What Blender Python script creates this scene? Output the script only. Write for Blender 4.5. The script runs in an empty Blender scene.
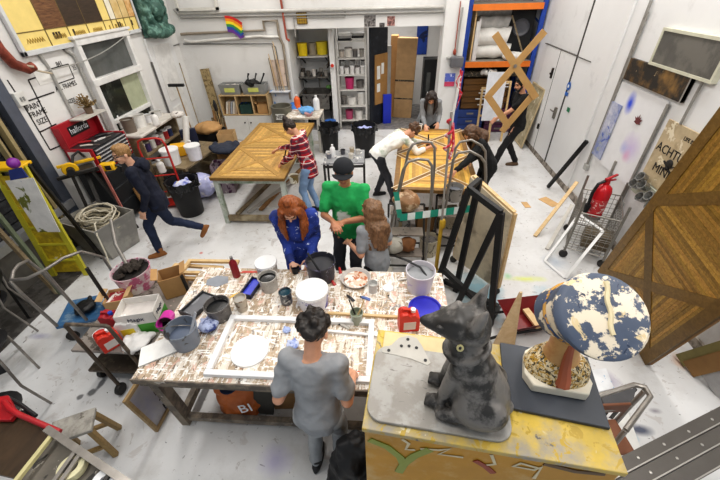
import bpy, bmesh, math, random
from mathutils import Vector as V, Matrix, Euler
random.seed(7)
PI = math.pi
scene = bpy.context.scene
COL = scene.collection
# ------------------------------------------------------------ camera geometry
F = 347.0
CAMH = 3.15
_n = V((16, -462, -347)).normalized()
_d = V((29, 262, -347)); _d = (_d - _n * _d.dot(_n)).normalized()
_u = -_n
_x = _d.cross(_u)
CAM = V((0, 0, CAMH))
def _ray(u, v):
    c = V((u - 360, 240 - v, -F)); return V((_x.dot(c), _d.dot(c), _u.dot(c)))
def at(u, v, z=0.0):           # survey: the point at height z seen along a sight line
    r = _ray(u, v); return CAM + r * ((z - CAMH) / r.z)
def aty(u, v, y):
    r = _ray(u, v); return CAM + r * (y / r.y)
def atx(u, v, x):
    r = _ray(u, v); return CAM + r * (x / r.x)
# ------------------------------------------------------------ colours, materials
def hx(s):
    s = s.lstrip('#'); o = []
    for i in (0, 2, 4):
        c = int(s[i:i+2], 16) / 255
        o.append(c / 12.92 if c <= .04045 else ((c + .055) / 1.055) ** 2.4)
    return (o[0], o[1], o[2], 1)
_mc = {}
class NT:
    def __init__(s, m):
        s.t = m.node_tree; s.b = s.t.nodes['Principled BSDF']
    def n(s, typ, **k):
        nd = s.t.nodes.new(typ)
        for a, b in k.items(): setattr(nd, a, b)
        return nd
    def l(s, a, b): s.t.links.new(a, b)
    def coords(s, kind='Object', scale=None):
        tc = s.n('ShaderNodeTexCoord'); o = tc.outputs[kind]
        if scale:
            mp = s.n('ShaderNodeMapping'); mp.inputs['Scale'].default_value = scale
            s.l(o, mp.inputs['Vector']); o = mp.outputs['Vector']
        return o
    def noise(s, vec, scale, detail=4, rough=.6, dist=0):
        nd = s.n('ShaderNodeTexNoise'); nd.inputs['Scale'].default_value = scale
        nd.inputs['Detail'].default_value = detail; nd.inputs['Roughness'].default_value = rough
        nd.inputs['Distortion'].default_value = dist
        s.l(vec, nd.inputs['Vector']); return nd
    def ramp(s, fac, lo, hi):
        mr = s.n('ShaderNodeMapRange'); mr.inputs['From Min'].default_value = lo; mr.inputs['From Max'].default_value = hi
        s.l(fac, mr.inputs['Value']); return mr.outputs['Result']
    def mix(s, fac, a, b, mode='MIX'):
        mx = s.n('ShaderNodeMix', data_type='RGBA', blend_type=mode)
        if isinstance(fac, (int, float)): mx.inputs[0].default_value = fac
        else: s.l(fac, mx.inputs[0])
        for sock, val in ((mx.inputs[6], a), (mx.inputs[7], b)):
            if isinstance(val, tuple): sock.default_value = val
            else: s.l(val, sock)
        return mx.outputs[2]
    def mul(s, a, b):
        m = s.n('ShaderNodeMath', operation='MULTIPLY')
        for sock, val in ((m.inputs[0], a), (m.inputs[1], b)):
            if isinstance(val, (int, float)): sock.default_value = val
            else: s.l(val, sock)
        return m.outputs[0]
    def blob(s, vec, c, r, soft=.5, wob=.25, wsc=6, stretch=(1, 1, 1)):
        sb = s.n('ShaderNodeVectorMath', operation='SUBTRACT'); s.l(vec, sb.inputs[0]); sb.inputs[1].default_value = c
        ml = s.n('ShaderNodeVectorMath', operation='DIVIDE'); s.l(sb.outputs[0], ml.inputs[0]); ml.inputs[1].default_value = stretch
        ln = s.n('ShaderNodeVectorMath', operation='LENGTH'); s.l(ml.outputs[0], ln.inputs[0])
        o = ln.outputs['Value']
        if wob:
            nz = s.noise(vec, wsc, 3)
            ad = s.n('ShaderNodeMath', operation='MULTIPLY_ADD'); s.l(nz.outputs['Fac'], ad.inputs[0])
            ad.inputs[1].default_value = wob * r * 2; s.l(o, ad.inputs[2]); o = ad.outputs[0]
            r = r * (1 + wob)
        return s.ramp(o, r, r * (1 - soft))
def _newmat(name, rough, metal):
    m = bpy.data.materials.new(name); m.use_nodes = True
    t = NT(m); t.b.inputs['Roughness'].default_value = rough; t.b.inputs['Metallic'].default_value = metal
    return m, t
def mat(name, col=None, rough=.55, metal=0, var=.12, sc=7, col2=None, th=.5, sw=.06, sc2=9, splats=(), blobs=(), bump=0, stretch=None, alpha=None, trans=0):
    """plain surface: noisy base colour, an optional second colour in patches, thresholded splats, soft sprayed blobs"""
    if name in _mc: return _mc[name]
    m, t = _newmat(name, rough, metal)
    vec = t.coords('Object', stretch)
    c = hx(col) if isinstance(col, str) else col
    nz = t.noise(vec, sc, 5)
    lo = tuple(max(0, x * (1 - var)) for x in c[:3]) + (1,); hi = tuple(min(1, x * (1 + var)) for x in c[:3]) + (1,)
    out = t.mix(t.ramp(nz.outputs['Fac'], .3, .7), lo, hi)
    if col2:
        n2 = t.noise(vec, sc2, 6, .65)
        out = t.mix(t.ramp(n2.outputs['Fac'], th - sw, th + sw), out, hx(col2))
    for i, sp in enumerate(splats):
        scol, ssc, sth = sp[0], sp[1], sp[2]; stt = sp[3] if len(sp) > 3 else None
        v2 = t.coords('Object', stt) if stt else vec
        mp = t.n('ShaderNodeVectorMath', operation='ADD'); t.l(v2, mp.inputs[0]); mp.inputs[1].default_value = (3.7 * i + 1, 1.3 * i, 5.1 * i)
        n3 = t.noise(mp.outputs[0], ssc, 5, .62, .7)
        out = t.mix(t.ramp(n3.outputs['Fac'], sth, sth + .03), out, hx(scol))
    v0 = t.coords('Object') if blobs else None
    for bl in blobs:
        col_, cen, r = bl[0], bl[1], bl[2]; k = bl[3] if len(bl) > 3 else {}
        op = k.pop('op', 1) if 'op' in k else 1
        fac = t.blob(v0, cen, r, **k)
        out = t.mix(t.mul(fac, op), out, hx(col_))
    t.l(out, t.b.inputs['Base Color'])
    if bump:
        bp = t.n('ShaderNodeBump'); bp.inputs['Strength'].default_value = bump; bp.inputs['Distance'].default_value = .01
        nb = t.noise(vec, sc * 3, 6); t.l(nb.outputs['Fac'], bp.inputs['Height']); t.l(bp.outputs['Normal'], t.b.inputs['Normal'])
    if trans: t.b.inputs['Transmission Weight'].default_value = trans
    if alpha is not None: t.b.inputs['Alpha'].default_value = alpha
    _mc[name] = m; return m
def wood(name, c1, c2, grain=(1, 14, 14), sc=2.5, rough=.5, attr=None, dark=None):
    if name in _mc: return _mc[name]
    m, t = _newmat(name, rough, 0)
    vec = t.coords('Object', grain)
    nz = t.noise(vec, sc, 7, .65, 1.2)
    out = t.mix(t.ramp(nz.outputs['Fac'], .32, .7), hx(c1), hx(c2))
    if attr:
        a = t.n('ShaderNodeAttribute', attribute_name=attr)
        out = t.mix(1.0, out, a.outputs['Color'], 'MULTIPLY')
    if dark:
        n2 = t.noise(t.coords('Object'), 5, 5); out = t.mix(t.ramp(n2.outputs['Fac'], .5, .75), out, hx(dark))
    t.l(out, t.b.inputs['Base Color']); _mc[name] = m; return m
# ------------------------------------------------------------ mesh builder
def R3(r):
    return Euler(r).to_matrix().to_4x4() if r else Matrix()
class MB:
    def __init__(s): s.v = []; s.f = []; s.c = []
    def add(s, vs, fs, M=None, col=None):
        o = len(s.v)
        for p in vs:
            p = V(p); s.v.append(M @ p if M else p)
        for q in fs: s.f.append([i + o for i in q]); s.c.append(col)
        return s
    def box(s, c, d, r=None, tx=1, ty=1, col=None):
        x, y, z = d[0] / 2, d[1] / 2, d[2] / 2
        vs = [(-x, -y, -z), (x, -y, -z), (x, y, -z), (-x, y, -z), (-x * tx, -y * ty, z), (x * tx, -y * ty, z), (x * tx, y * ty, z), (-x * tx, y * ty, z)]
        fs = [(3, 2, 1, 0), (4, 5, 6, 7), (0, 1, 5, 4), (1, 2, 6, 5), (2, 3, 7, 6), (3, 0, 4, 7)]
        return s.add(vs, fs, Matrix.Translation(V(c)) @ R3(r), col)
    def bb(s, a, b, col=None):
        return s.box([(p + q) / 2 for p, q in zip(a, b)], [abs(p - q) for p, q in zip(a, b)], col=col)
    def bar(s, p, q, w, t, roll=None):      # rectangular bar from p to q
        p = V(p); q = V(q); z = (q - p); L = z.length; z.normalize()
        rf = V(roll) if roll else (V((0, 0, 1)) if abs(z.z) < .9 else V((0, 1, 0)))
        x = rf.cross(z).normalized(); y = z.cross(x)
        M = Matrix((x, y, z)).transposed().to_4x4(); M.translation = (p + q) / 2
        n = len(s.v); s.box((0, 0, 0), (w, t, L))
        for i in range(n, len(s.v)): s.v[i] = M @ s.v[i]
        return s
    def tube(s, pts, r, seg=8, closed=False, caps=True):
        P = [V(p) for p in pts]; n = len(P); rr = r if isinstance(r, (list, tuple)) else [r] * n
        o = len(s.v); up = None
        for i, p in enumerate(P):
            if closed: t = P[(i + 1) % n] - P[i - 1]
            elif i == 0: t = P[1] - P[0]
            elif i == n - 1: t = P[-1] - P[-2]
            else: t = (P[i + 1] - p).normalized() + (p - P[i - 1]).normalized()
            if t.length < 1e-6: t = V((0, 0, 1))
            t.normalize()
            if up is None: up = V((0, 0, 1)) if abs(t.z) < .9 else V((1, 0, 0))
            x = (up - t * up.dot(t))
            if x.length < 1e-4: x = t.orthogonal()
            x.normalize(); y = t.cross(x); up = x
            for k in range(seg):
                a = 2 * PI * k / seg; s.v.append(p + (x * math.cos(a) + y * math.sin(a)) * rr[i])
        m = n if closed else n - 1
        for i in range(m):
            for k in range(seg):
                a = o + i * seg; b = o + ((i + 1) % n) * seg
                s.f.append([a + k, a + (k + 1) % seg, b + (k + 1) % seg, b + k]); s.c.append(None)
        if caps and not closed:
            s.f.append([o + k for k in range(seg)][::-1]); s.c.append(None)
            s.f.append([o + (n - 1) * seg + k for k in range(seg)]); s.c.append(None)
        return s
    def cyl(s, p, q, r, r2=None, seg=14): return s.tube([p, q], [r, r if r2 is None else r2], seg)
    def lathe(s, prof, c=(0, 0, 0), seg=20, r=None, M=None):
        o = len(s.v); T = Matrix.Translation(V(c)) @ R3(r)
        if M: T = M @ T
        for (rad, z) in prof:
            for k in range(seg):
                a = 2 * PI * k / seg; s.v.append(T @ V((rad * math.cos(a), rad * math.sin(a), z)))
        for i in range(len(prof) - 1):
            for k in range(seg):
                a = o + i * seg; b = a + seg
                s.f.append([a + k, a + (k + 1) % seg, b + (k + 1) % seg, b + k]); s.c.append(None)
        if prof[0][0] > 1e-5: s.f.append([o + k for k in range(seg)][::-1]); s.c.append(None)
        if prof[-1][0] > 1e-5: s.f.append([o + (len(prof) - 1) * seg + k for k in range(seg)]); s.c.append(None)
        return s
    def prism(s, poly, z0, z1, M=None, col=None):
        n = len(poly)
        vs = [(x, y, z0) for x, y in poly] + [(x, y, z1) for x, y in poly]
        fs = [list(range(n))[::-1], list(range(n, 2 * n))] + [[i, (i + 1) % n, n + (i + 1) % n, n + i] for i in range(n)]
        return s.add(vs, fs, M, col)
    def quad(s, *p, col=None): return s.add(p, [list(range(len(p)))], None, col)
    def ell(s, c, rad, ax=None, seg=14, rings=9):
        A = ax if ax else Matrix.Identity(3); o = len(s.v)
        if isinstance(rad, (int, float)): rad = (rad, rad, rad)
        c = V(c)
        s.v.append(c - A @ V((0, 0, rad[2])))
        for i in range(1, rings):
            th = -PI / 2 + PI * i / rings
            for k in range(seg):
                a = 2 * PI * k / seg
                s.v.append(c + A @ V((rad[0] * math.cos(th) * math.cos(a), rad[1] * math.cos(th) * math.sin(a), rad[2] * math.sin(th))))
        s.v.append(c + A @ V((0, 0, rad[2]))); top = len(s.v) - 1
        for k in range(seg):
            s.f.append([o, o + 1 + (k + 1) % seg, o + 1 + k]); s.c.append(None)
            b = o + 1 + (rings - 2) * seg
            s.f.append([b + k, b + (k + 1) % seg, top]); s.c.append(None)
        for i in range(rings - 2):
            a = o + 1 + i * seg; b = a + seg
            for k in range(seg): s.f.append([a + k, a + (k + 1) % seg, b + (k + 1) % seg, b + k]); s.c.append(None)
        return s
    def cap(s, p, q, r0, r1, seg=12):       # capsule with two radii
        p = V(p); q = V(q); t = (q - p); L = t.length
        if L < 1e-5: return s.ell(p, max(r0, r1))
        t.normalize(); pts = []; rr = []
        for k in range(5):
            a = PI / 2 * k / 5 ; pts.append(p - t * r0 * math.cos(a)); rr.append(max(r0 * math.sin(a), r0 * .05))
        for k in range(6):
            pts.append(p + (q - p) * (k / 5)); rr.append(r0 + (r1 - r0) * k / 5)
        for k in range(4, -1, -1):
            a = PI / 2 * k / 5; pts.append(q + t * r1 * math.cos(a)); rr.append(max(r1 * math.sin(a), r1 * .05))
        return s.tube(pts, rr, seg)
    def loft(s, rings, seg=18, caps=True):   # rings: (centre, xaxis*rx, yaxis*ry)
        o = len(s.v)
        for c, ax, ay in rings:
            for k in range(seg):
                a = 2 * PI * k / seg; s.v.append(V(c) + V(ax) * math.cos(a) + V(ay) * math.sin(a))
        for i in range(len(rings) - 1):
            for k in range(seg):
                a = o + i * seg; b = a + seg
                s.f.append([a + k, a + (k + 1) % seg, b + (k + 1) % seg, b + k]); s.c.append(None)
        if caps:
            s.f.append([o + k for k in range(seg)][::-1]); s.c.append(None)
            s.f.append([o + (len(rings) - 1) * seg + k for k in range(seg)]); s.c.append(None)
        return s
    def xf(s, M, start=0):
        for i in range(start, len(s.v)): s.v[i] = M @ s.v[i]
        return s
    def mesh(s, name, m, smooth=True, ang=38):
        me = bpy.data.meshes.new(name); me.from_pydata([tuple(p) for p in s.v], [], s.f); 
        if m: me.materials.append(m)
        if any(c is not None for c in s.c):
            at_ = me.color_attributes.new('tone', 'FLOAT_COLOR', 'CORNER'); i = 0
            for q, c in zip(s.f, s.c):
                for _ in q: at_.data[i].color = c if c else (1, 1, 1, 1); i += 1
        bm = bmesh.new(); bm.from_mesh(me); bmesh.ops.recalc_face_normals(bm, faces=bm.faces); bm.to_mesh(me); bm.free()
        if smooth: me.shade_smooth(); me.set_sharp_from_angle(angle=math.radians(ang))
        me.update(); return me
    def build(s, name, m, parent=None, loc=(0, 0, 0), rot=(0, 0, 0), bevel=0, smooth=True):
        o = bpy.data.objects.new(name, s.mesh(name, m, smooth)); COL.objects.link(o)
        o.location = loc; o.rotation_euler = rot
        if parent: o.parent = parent
        if bevel:
            b = o.modifiers.new('bevel', 'BEVEL'); b.width = bevel; b.segments = 2; b.limit_method = 'ANGLE'; b.angle_limit = .7
        return o
def tag(o, label, cat, group=None, kind=None):
    if label: o['label'] = label
    if cat: o['category'] = cat
    if group: o['group'] = group
    if kind: o['kind'] = kind
    return o
def thing(name, label, cat, loc=(0, 0, 0), rz=0, group=None, rot=None):
    o = bpy.data.objects.new(name, None); COL.objects.link(o); o.empty_display_size = .05
    o.location = loc; o.rotation_euler = rot if rot else (0, 0, rz)
    return tag(o, label, cat, group)
def one(name, label, cat, mb, m, loc=(0, 0, 0), rz=0, group=None, rot=None, bevel=0):
    return tag(mb.build(name, m, None, loc, rot if rot else (0, 0, rz), bevel), label, cat, group)
def struct(name, mb, m, parent=None, **k):
    o = mb.build(name, m, parent, **k)
    if not parent: o['kind'] = 'structure'
    return o
def dup(root, loc, rz=None, label=None, group=None, rot=None, scale=None):
    r = root.copy(); COL.objects.link(r); r.location = loc
    if rz is not None: r.rotation_euler = (0, 0, rz)
    if rot is not None: r.rotation_euler = rot
    if scale: r.scale = scale
    if label: r['label'] = label
    if group: r['group'] = group
    for ch in list(root.children):
        c = ch.copy(); COL.objects.link(c); c.parent = r
        for g in list(ch.children):
            d = g.copy(); COL.objects.link(d); d.parent = c
    return r
def text(name, s, size, m, parent, loc, rot=(0, 0, 0), depth=.002, sx=1, align='CENTER'):
    cu = bpy.data.curves.new(name, 'FONT'); cu.body = s; cu.size = size; cu.align_x = align; cu.align_y = 'CENTER'; cu.extrude = depth; cu.resolution_u = 2
    t = bpy.data.objects.new('tmp', cu); COL.objects.link(t)
    bpy.context.view_layer.update()
    me = bpy.data.meshes.new_from_object(t.evaluated_get(bpy.context.evaluated_depsgraph_get()))
    bpy.data.objects.remove(t); bpy.data.curves.remove(cu)
    me.materials.clear(); me.materials.append(m)
    o = bpy.data.objects.new(name, me); COL.objects.link(o); o.parent = parent; o.location = loc; o.rotation_euler = rot; o.scale = (sx, 1, 1)
    return o
def strokes(name, lines, r, m, parent, loc=(0, 0, 0), rot=(0, 0, 0)):
    """flat painted strokes: each a polyline in the xy plane"""
    b = MB()
    for ln in lines:
        b.tube([(p[0], p[1], 0) for p in ln], r, 6)
    for i, p in enumerate(b.v): b.v[i] = V((p.x, p.y, p.z * .15))
    return b.build(name, m, parent, loc, rot)
def remeshed(mb, name, voxel, smooth=3, disp=0, dsc=.12):
    me = bpy.data.meshes.new(name); me.from_pydata([tuple(p) for p in mb.v], [], mb.f); me.update()
    bm = bmesh.new(); bm.from_mesh(me); bmesh.ops.recalc_face_normals(bm, faces=bm.faces); bm.to_mesh(me); bm.free()
    t = bpy.data.objects.new('tmp', me); COL.objects.link(t)
    r = t.modifiers.new('r', 'REMESH'); r.mode = 'VOXEL'; r.voxel_size = voxel; r.use_smooth_shade = True
    if smooth:
        sm = t.modifiers.new('s', 'SMOOTH'); sm.factor = .5; sm.iterations = smooth
    if disp:
        tx = bpy.data.textures.new('folds', 'CLOUDS'); tx.noise_scale = dsc; tx.noise_depth = 2
        dm = t.modifiers.new('d', 'DISPLACE'); dm.texture = tx; dm.strength = disp; dm.mid_level = .5; dm.texture_coords = 'LOCAL'
    bpy.context.view_layer.update()
    out = bpy.data.meshes.new_from_object(t.evaluated_get(bpy.context.evaluated_depsgraph_get()))
    out.name = name; bpy.data.objects.remove(t); bpy.data.meshes.remove(me)
    out.shade_smooth(); return out
def link_mesh(me, name, m, parent):
    me.materials.clear()
    for x in (m if isinstance(m, list) else [m]): me.materials.append(x)
    o = bpy.data.objects.new(name, me); COL.objects.link(o); o.parent = parent; return o
# ============================================================ the room
XL, XR, YB = -4.7, 3.24, 8.6
TOP = 3.9
def fpx(u, v): p = at(u, v, 0); return (p.x, p.y, 0)
S = lambda st=(1, 1, 1), soft=.6, wob=.5, wsc=5, op=1.0: dict(stretch=st, soft=soft, wob=wob, wsc=wsc, op=op)
FLOOR = mat('white painted concrete', '#d9d9d9', rough=.45, var=.07, sc=1.6, col2='#c3c1be', th=.62, sw=.12, sc2=2.2,
    splats=[('#bdbab8', 9, .63), ('#c9c6c4', 4, .62), ('#4b4a4c', 30, .685), ('#3a393b', 16, .705), ('#8a8786', 11, .675), ('#8f95b8', 7, .745), ('#b88f70', 8, .75), ('#6f9aa8', 5.3, .75)],
    blobs=[('#a59ccb', fpx(275, 460), .16, S(op=.55)), ('#8f8fb0', fpx(40, 336), .10, S((1.6, .6, 1), op=.6)), ('#4d4d52', fpx(101, 384), .06, S((.6, 1.6, 1), soft=.3, wsc=14, op=.85)),
           ('#5e5e60', fpx(92, 392), .045, S(soft=.3, wsc=14, op=.85)), ('#5e5e60', fpx(80, 397), .035, S(soft=.3, wsc=16, op=.85)),
           ('#7fb3c4', fpx(480, 296), .34, S((1, 1.5, 1), soft=.4, wsc=7, op=.85)), ('#8db4c8', fpx(548, 296), .22, S(op=.7, wsc=9)), ('#9fb0c4', fpx(555, 262), .2, S(op=.5, wsc=9)), ('#d4dd66', fpx(527, 279), .13, S((2.4, .5, 1), op=.8, wsc=8)),
           ('#86c48c', fpx(508, 276), .07, S(op=.8, wsc=8)), ('#d29157', fpx(682, 362), .12, S((1, 1, 1), soft=.5, wsc=6, op=.55)), ('#e3e0dd', fpx(683, 360), .07, S(op=.9)),
           ('#3d4660', fpx(640, 430), .085, S((1.5, .7, 1), soft=.6, wob=.2, op=.9)), ('#9a92ac', fpx(610, 380), .13, S(op=.7)), ('#6f6577', fpx(655, 411), .04, S((1.6, .8, 1), op=.7)),
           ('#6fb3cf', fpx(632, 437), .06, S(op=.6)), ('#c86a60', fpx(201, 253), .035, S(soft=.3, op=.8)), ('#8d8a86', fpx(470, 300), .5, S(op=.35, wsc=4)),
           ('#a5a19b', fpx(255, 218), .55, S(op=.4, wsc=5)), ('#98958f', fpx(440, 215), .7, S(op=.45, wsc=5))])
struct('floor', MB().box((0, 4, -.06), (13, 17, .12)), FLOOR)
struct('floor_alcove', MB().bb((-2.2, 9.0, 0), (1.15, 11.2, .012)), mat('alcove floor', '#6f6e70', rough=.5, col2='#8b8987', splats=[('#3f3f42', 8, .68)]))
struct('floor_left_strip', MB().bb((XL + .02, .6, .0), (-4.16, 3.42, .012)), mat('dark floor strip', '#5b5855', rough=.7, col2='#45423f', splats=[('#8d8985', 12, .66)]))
WALL = mat('white painted wall', '#dddcda', rough=.6, var=.03, sc=1.5, col2='#cfcdc9', th=.66, sw=.1, sc2=2.5, splats=[('#a9a6a2', 13, .755)])
WALLR = mat('scuffed white wall', '#dcdcdc', rough=.55, var=.04, sc=1.2, col2='#c9c8c8', th=.64, sw=.1, sc2=2.8, splats=[('#8f8b88', 11, .765), ('#a9a4cf', 2.1, .74)])
struct('wall_left', MB().bb((XL - .2, 4.26, 0), (XL, YB + .2, TOP)), WALL)
struct('wall_right', MB().bb((XR, -.5, 0), (XR + .2, 10.2, TOP)), WALLR)
struct('wall_back', MB().bb((XL, YB, 0), (-2.2, YB + .2, TOP)).bb((-2.2, YB, 2.33), (1.15, YB + .2, TOP)), WALL)
struct('wall_alcove', MB().bb((-2.3, 9.75, 0), (-1.28, 9.85, 2.6)).bb((-2.4, YB + .2, 0), (-2.2, 11.2, 2.6)).bb((-1.36, 9.0, 0), (-1.24, 9.85, 2.6)).bb((-2.4, 11.2, 0), (1.6, 11.4, 2.6)), WALL)
struct('ceiling_alcove', MB().bb((-2.4, YB + .2, 2.6), (1.6, 11.4, 2.7)), WALL)
struct('wall_pillar', MB().bb((1.15, 8.45, 0), (1.6, 9.0, TOP)).bb((1.45, 9.0, 0), (1.6, 11.2, TOP)), WALL, bevel=.01)
struct('wall_bay', MB().bb((1.6, 10.0, 0), (XR, 10.2, TOP)), mat('bay wall', '#b9b6b0', rough=.7, col2='#a09c95'))
struct('ceiling', MB().bb((XL - .2, -.5, 4.75), (XR + .2, 11.4, 4.85)), mat('ceiling white', '#e4e3e0', rough=.8))
struct('wall_upper', MB().bb((XL - .2, -.5, TOP), (XL, 11.4, 4.75)).bb((XR, -.5, TOP), (XR + .2, 11.4, 4.75)).bb((XL, YB, TOP), (XR, YB + .2, 4.75)), WALL)
# roller shutter in the left wall
SH = mat('dark shutter steel', '#4a4c50', rough=.45, metal=.3, var=.2, sc=2, col2='#3a3b3e', bump=.1)
d = MB()
for k in range(26): d.bb((XL - .12, -.5, k * .15 + .01), (XL - .08, 4.12, k * .15 + .145))
d.bb((XL - .14, -.5, 0), (XL - .13, 4.2, TOP))
door = struct('door_1', d, SH)
g = MB().bb((XL - .12, 4.08, 0), (XL + .02, 4.24, TOP)); g.build('guide_rail', mat('blue grey steel', '#6d7482', rough=.35, metal=.5), door)
g = MB().bb((XL - .06, 3.9, 0), (XL + .03, 3.95, TOP)).bb((XL - .06, 3.78, 0), (XL + .02, 3.81, TOP)); g.build('brass_strip', mat('tan steel strip', '#9a8c68', rough=.5), door)
g = MB().bb((XL - .06, .5, .55), (XL + .05, 4.2, .66)); g.build('bottom_rail', mat('pale steel', '#a3a4a6', rough=.4, metal=.3), door)
g = MB().bb((XL - .05, .5, .0), (XL + .01, 4.2, .55)); g.build('kick_plate', mat('grey kick plate', '#67645f', rough=.6, var=.2), door)
# skirting and right wall doors
struct('baseboard_right', MB().bb((XR - .03, -.4, 0), (XR, 8.4, .11)), mat('dirty skirting', '#a49c92', rough=.7, col2='#6f675e', th=.5))
DOORM = mat('white door', '#dfdfdf', rough=.45, var=.03, sc=1.5, col2='#cfcfd0', th=.68, sc2=3, splats=[('#9d9894', 9, .775)])
SEAM = mat('seam', '#55524f', rough=.8)
d = MB().bb((XR - .035, 6.83, .11), (XR, 8.15, 2.0))
dr = struct('door_2', d, DOORM, bevel=.006)
MB().bb((XR - .04, 7.47, .1), (XR - .034, 7.479, 2.0)).bb((XR - .04, 6.80, .1), (XR - .0, 6.811, TOP)).bb((XR - .04, 6.3, 2.0), (XR - .0, 8.3, 2.01)).build('seam', SEAM, dr)
lk = MB().bb((XR - .06, 7.55, 1.5), (XR - .03, 7.6, 1.68)).bb((XR - .09, 7.54, 1.57), (XR - .05, 7.58, 1.6)).bb((XR - .06, 7.5, .52), (XR - .03, 7.55, .62)); lk.build('lock', mat('black iron', '#35322f', rough=.4, metal=.6), dr)
lk = MB().bb((XR - .07, 6.92, .92), (XR - .03, 6.98, 1.12)).tube([(XR - .05, 6.95, 1.05), (XR - .1, 6.95, 1.05), (XR - .1, 7.06, 1.05)], .012); lk.build('handle', mat('steel handle', '#8a8780', rough=.3, metal=.8), dr)
d = MB().bb((XR - .03, 5.72, .11), (XR, 6.78, 3.3)); struct('trim_right_panel', d, DOORM, bevel=.006)
# ------------------------------------------------------------ window in the left wall
wf = MB(); y0, y1 = 5.55, 6.86; zs = (1.0, 1.32, 1.92, 2.02, 2.47)
for (a, b) in ((y0, y0 + .09), (y1 - .09, y1)): wf.bb((XL, a, zs[0]), (XL + .1, b, zs[4] + .09))
for z in (zs[0], 1.9, zs[4]): wf.bb((XL, y0, z), (XL + .11, y1, z + .1))
wf.bb((XL, y0 + .09, 1.27), (XL + .07, y1 - .09, 1.34)); wf.bb((XL, y0 - .04, zs[4] + .09), (XL + .13, y1 + .04, zs[4] + .13))
win = struct('window_1', wf, mat('white window frame', '#dedddb', rough=.4), bevel=.008)
MB().bb((XL + .005, y0 + .09, 1.95), (XL + .02, y1 - .09, 2.5)).build('upper_pane', mat('grey glass', '#4c4f4e', rough=.12, col2='#6b6d6b', th=.55, sw=.2, sc2=1.8), win)
MB().bb((XL + .005, y0 + .09, 1.3), (XL + .02, y0 + .72, 1.95)).build('lower_pane', mat('dark glass', '#2c2f2b', rough=.1, col2='#4c5048', th=.6, sc2=4), win)
MB().bb((XL + .005, y0 + .72, 1.3), (XL + .022, y1 - .09, 1.95)).build('blanked_pane', mat('pale green board', '#a9ae94', rough=.7), win)
MB().bb((XL + .005, y0 + .09, 1.05), (XL + .02, y1 - .09, 1.29)).build('bottom_pane', mat('dark glass'), win)
# panelled recess in the left wall near the corner
d = MB().bb((XL, 7.35, .1), (XL + .04, 8.3, 2.35)); dd = struct('door_3', d, DOORM, bevel=.01)
MB().bb((XL + .04, 7.5, 1.15), (XL + .052, 8.12, 2.2)).bb((XL + .04, 7.5, .25), (XL + .052, 8.12, 1.02)).build('door_panel', mat('white window frame'), dd, bevel=.01)
# ------------------------------------------------------------ wood sample sign on left wall
sg = thing('sample_board', 'huge yellow sample board of wood and marble finishes on the left wall', 'sign board', (XL + .02, 4.72, 2.53))
L = 2.62; Hh = 1.15
MB().bb((0, -.05, -.06), (.05, L, .0)).bb((0, -.05, -.06), (.05, 0, Hh)).bb((0, L - .05, -.06), (.05, L, Hh)).build('frame', mat('sign frame', '#c9cbcc', rough=.4), sg, bevel=.006)
yel = mat('sign yellow', '#e6cf82', rough=.6, var=.06)
MB().bb((0, 0, 0), (.03, L - .05, Hh)).build('backing', yel, sg)
strip = [(.0, .46, None), (.46, .86, 'w1'), (.86, 1.26, 'w2'), (1.26, 1.66, 'w2'), (1.66, 1.86, None), (1.86, 2.0, 'm0'), (2.0, 2.2, 'm1'), (2.2, 2.38, 'm1'), (2.38, 2.56, 'm2')]
sm = {'w1': wood('sample brown wood', '#4a2d1b', '#8a623f', (2, 3, 16), 2), 'w2': wood('sample dark wood', '#2f2419', '#4a392a', (2, 3, 16), 2),
      'm0': mat('sample cream', '#e2dccb', rough=.4), 'm1': mat('sample beige marble', '#ddc795', rough=.35, col2='#c9ab70', sc2=6, sw=.15), 'm2': mat('sample orange marble', '#cf9a58', rough=.35, col2='#e6cfa4', sc2=7, sw=.12)}
for i, (a, b, k) in enumerate(strip):
    if k: MB().bb((.03, a, .2), (.036, b, Hh)).build('sample_panel', sm[k], sg)
lab = MB()
for (a, b, k) in strip: lab.bb((.03, b - .006, 0), (.037, b + .006, Hh))
lab.bb((.03, 0, .19), (.037, L - .05, .2))
lab.build('divider', mat('sign line', '#6b5a33', rough=.7), sg)
ink = mat('sign ink', '#3a2f22', rough=.7)
for c, n in ((.62, 3), (1.0, 1), (2.06, 2), (2.45, 1)):
    for k in range(n): MB().bb((.03, c + k * .05 - .06, .07), (.037, c + k * .05 - .03, .15)).build('tick_mark', ink, sg)
pale_ink = mat('sign faint ink', '#b59b55', rough=.7)
for (a, b, k) in strip[:7]:
    lab = MB(); pts = [(.035, a + .1 + q * (b - a - .18) / 14, (.07, .12)[q % 2]) for q in range(15)]
    lab.tube(pts, .006, 5); lab.build('faint_lettering', pale_ink, sg)
# ------------------------------------------------------------ hand-drawn marks on the left wall
inkm = mat('marker ink', '#2d2b2a', rough=.7)
RY = (PI / 2, 0, PI / 2)       # text lying on the left wall, reading towards +y
mk = thing('wall_note', 'black marker box and lettering on the white left wall beside the tool chest', 'wall writing', (XL + .004, 0, 0))
def wl(u, v): p = atx(u, v, XL); return (p.y, p.z)
fr = MB()
def wline(b, p, q, r=.008):
    (a, z), (c, w_) = wl(*p), wl(*q); b.bar((0, a, z), (0, c, w_), r * 2, .004, (1, 0, 0))
for p, q in (((22, 103), (54, 92)), ((7, 80), (22, 103)), ((22, 103), (50, 150)), ((50, 150), (66, 143)), ((40, 132), (56, 124)), ((28, 80), (60, 143)), ((28, 80), (40, 76))): wline(fr, p, q)
fr.build('border_lines', inkm, mk)
for s_, (u, v) in (('PAINT', (34, 106)), ('FRAME', (38, 113)), ('SIZE', (42, 121))):
    a, z = wl(u, v); text('lettering', s_, .1, inkm, mk, (.001, a, z), RY, .001, .9)
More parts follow.
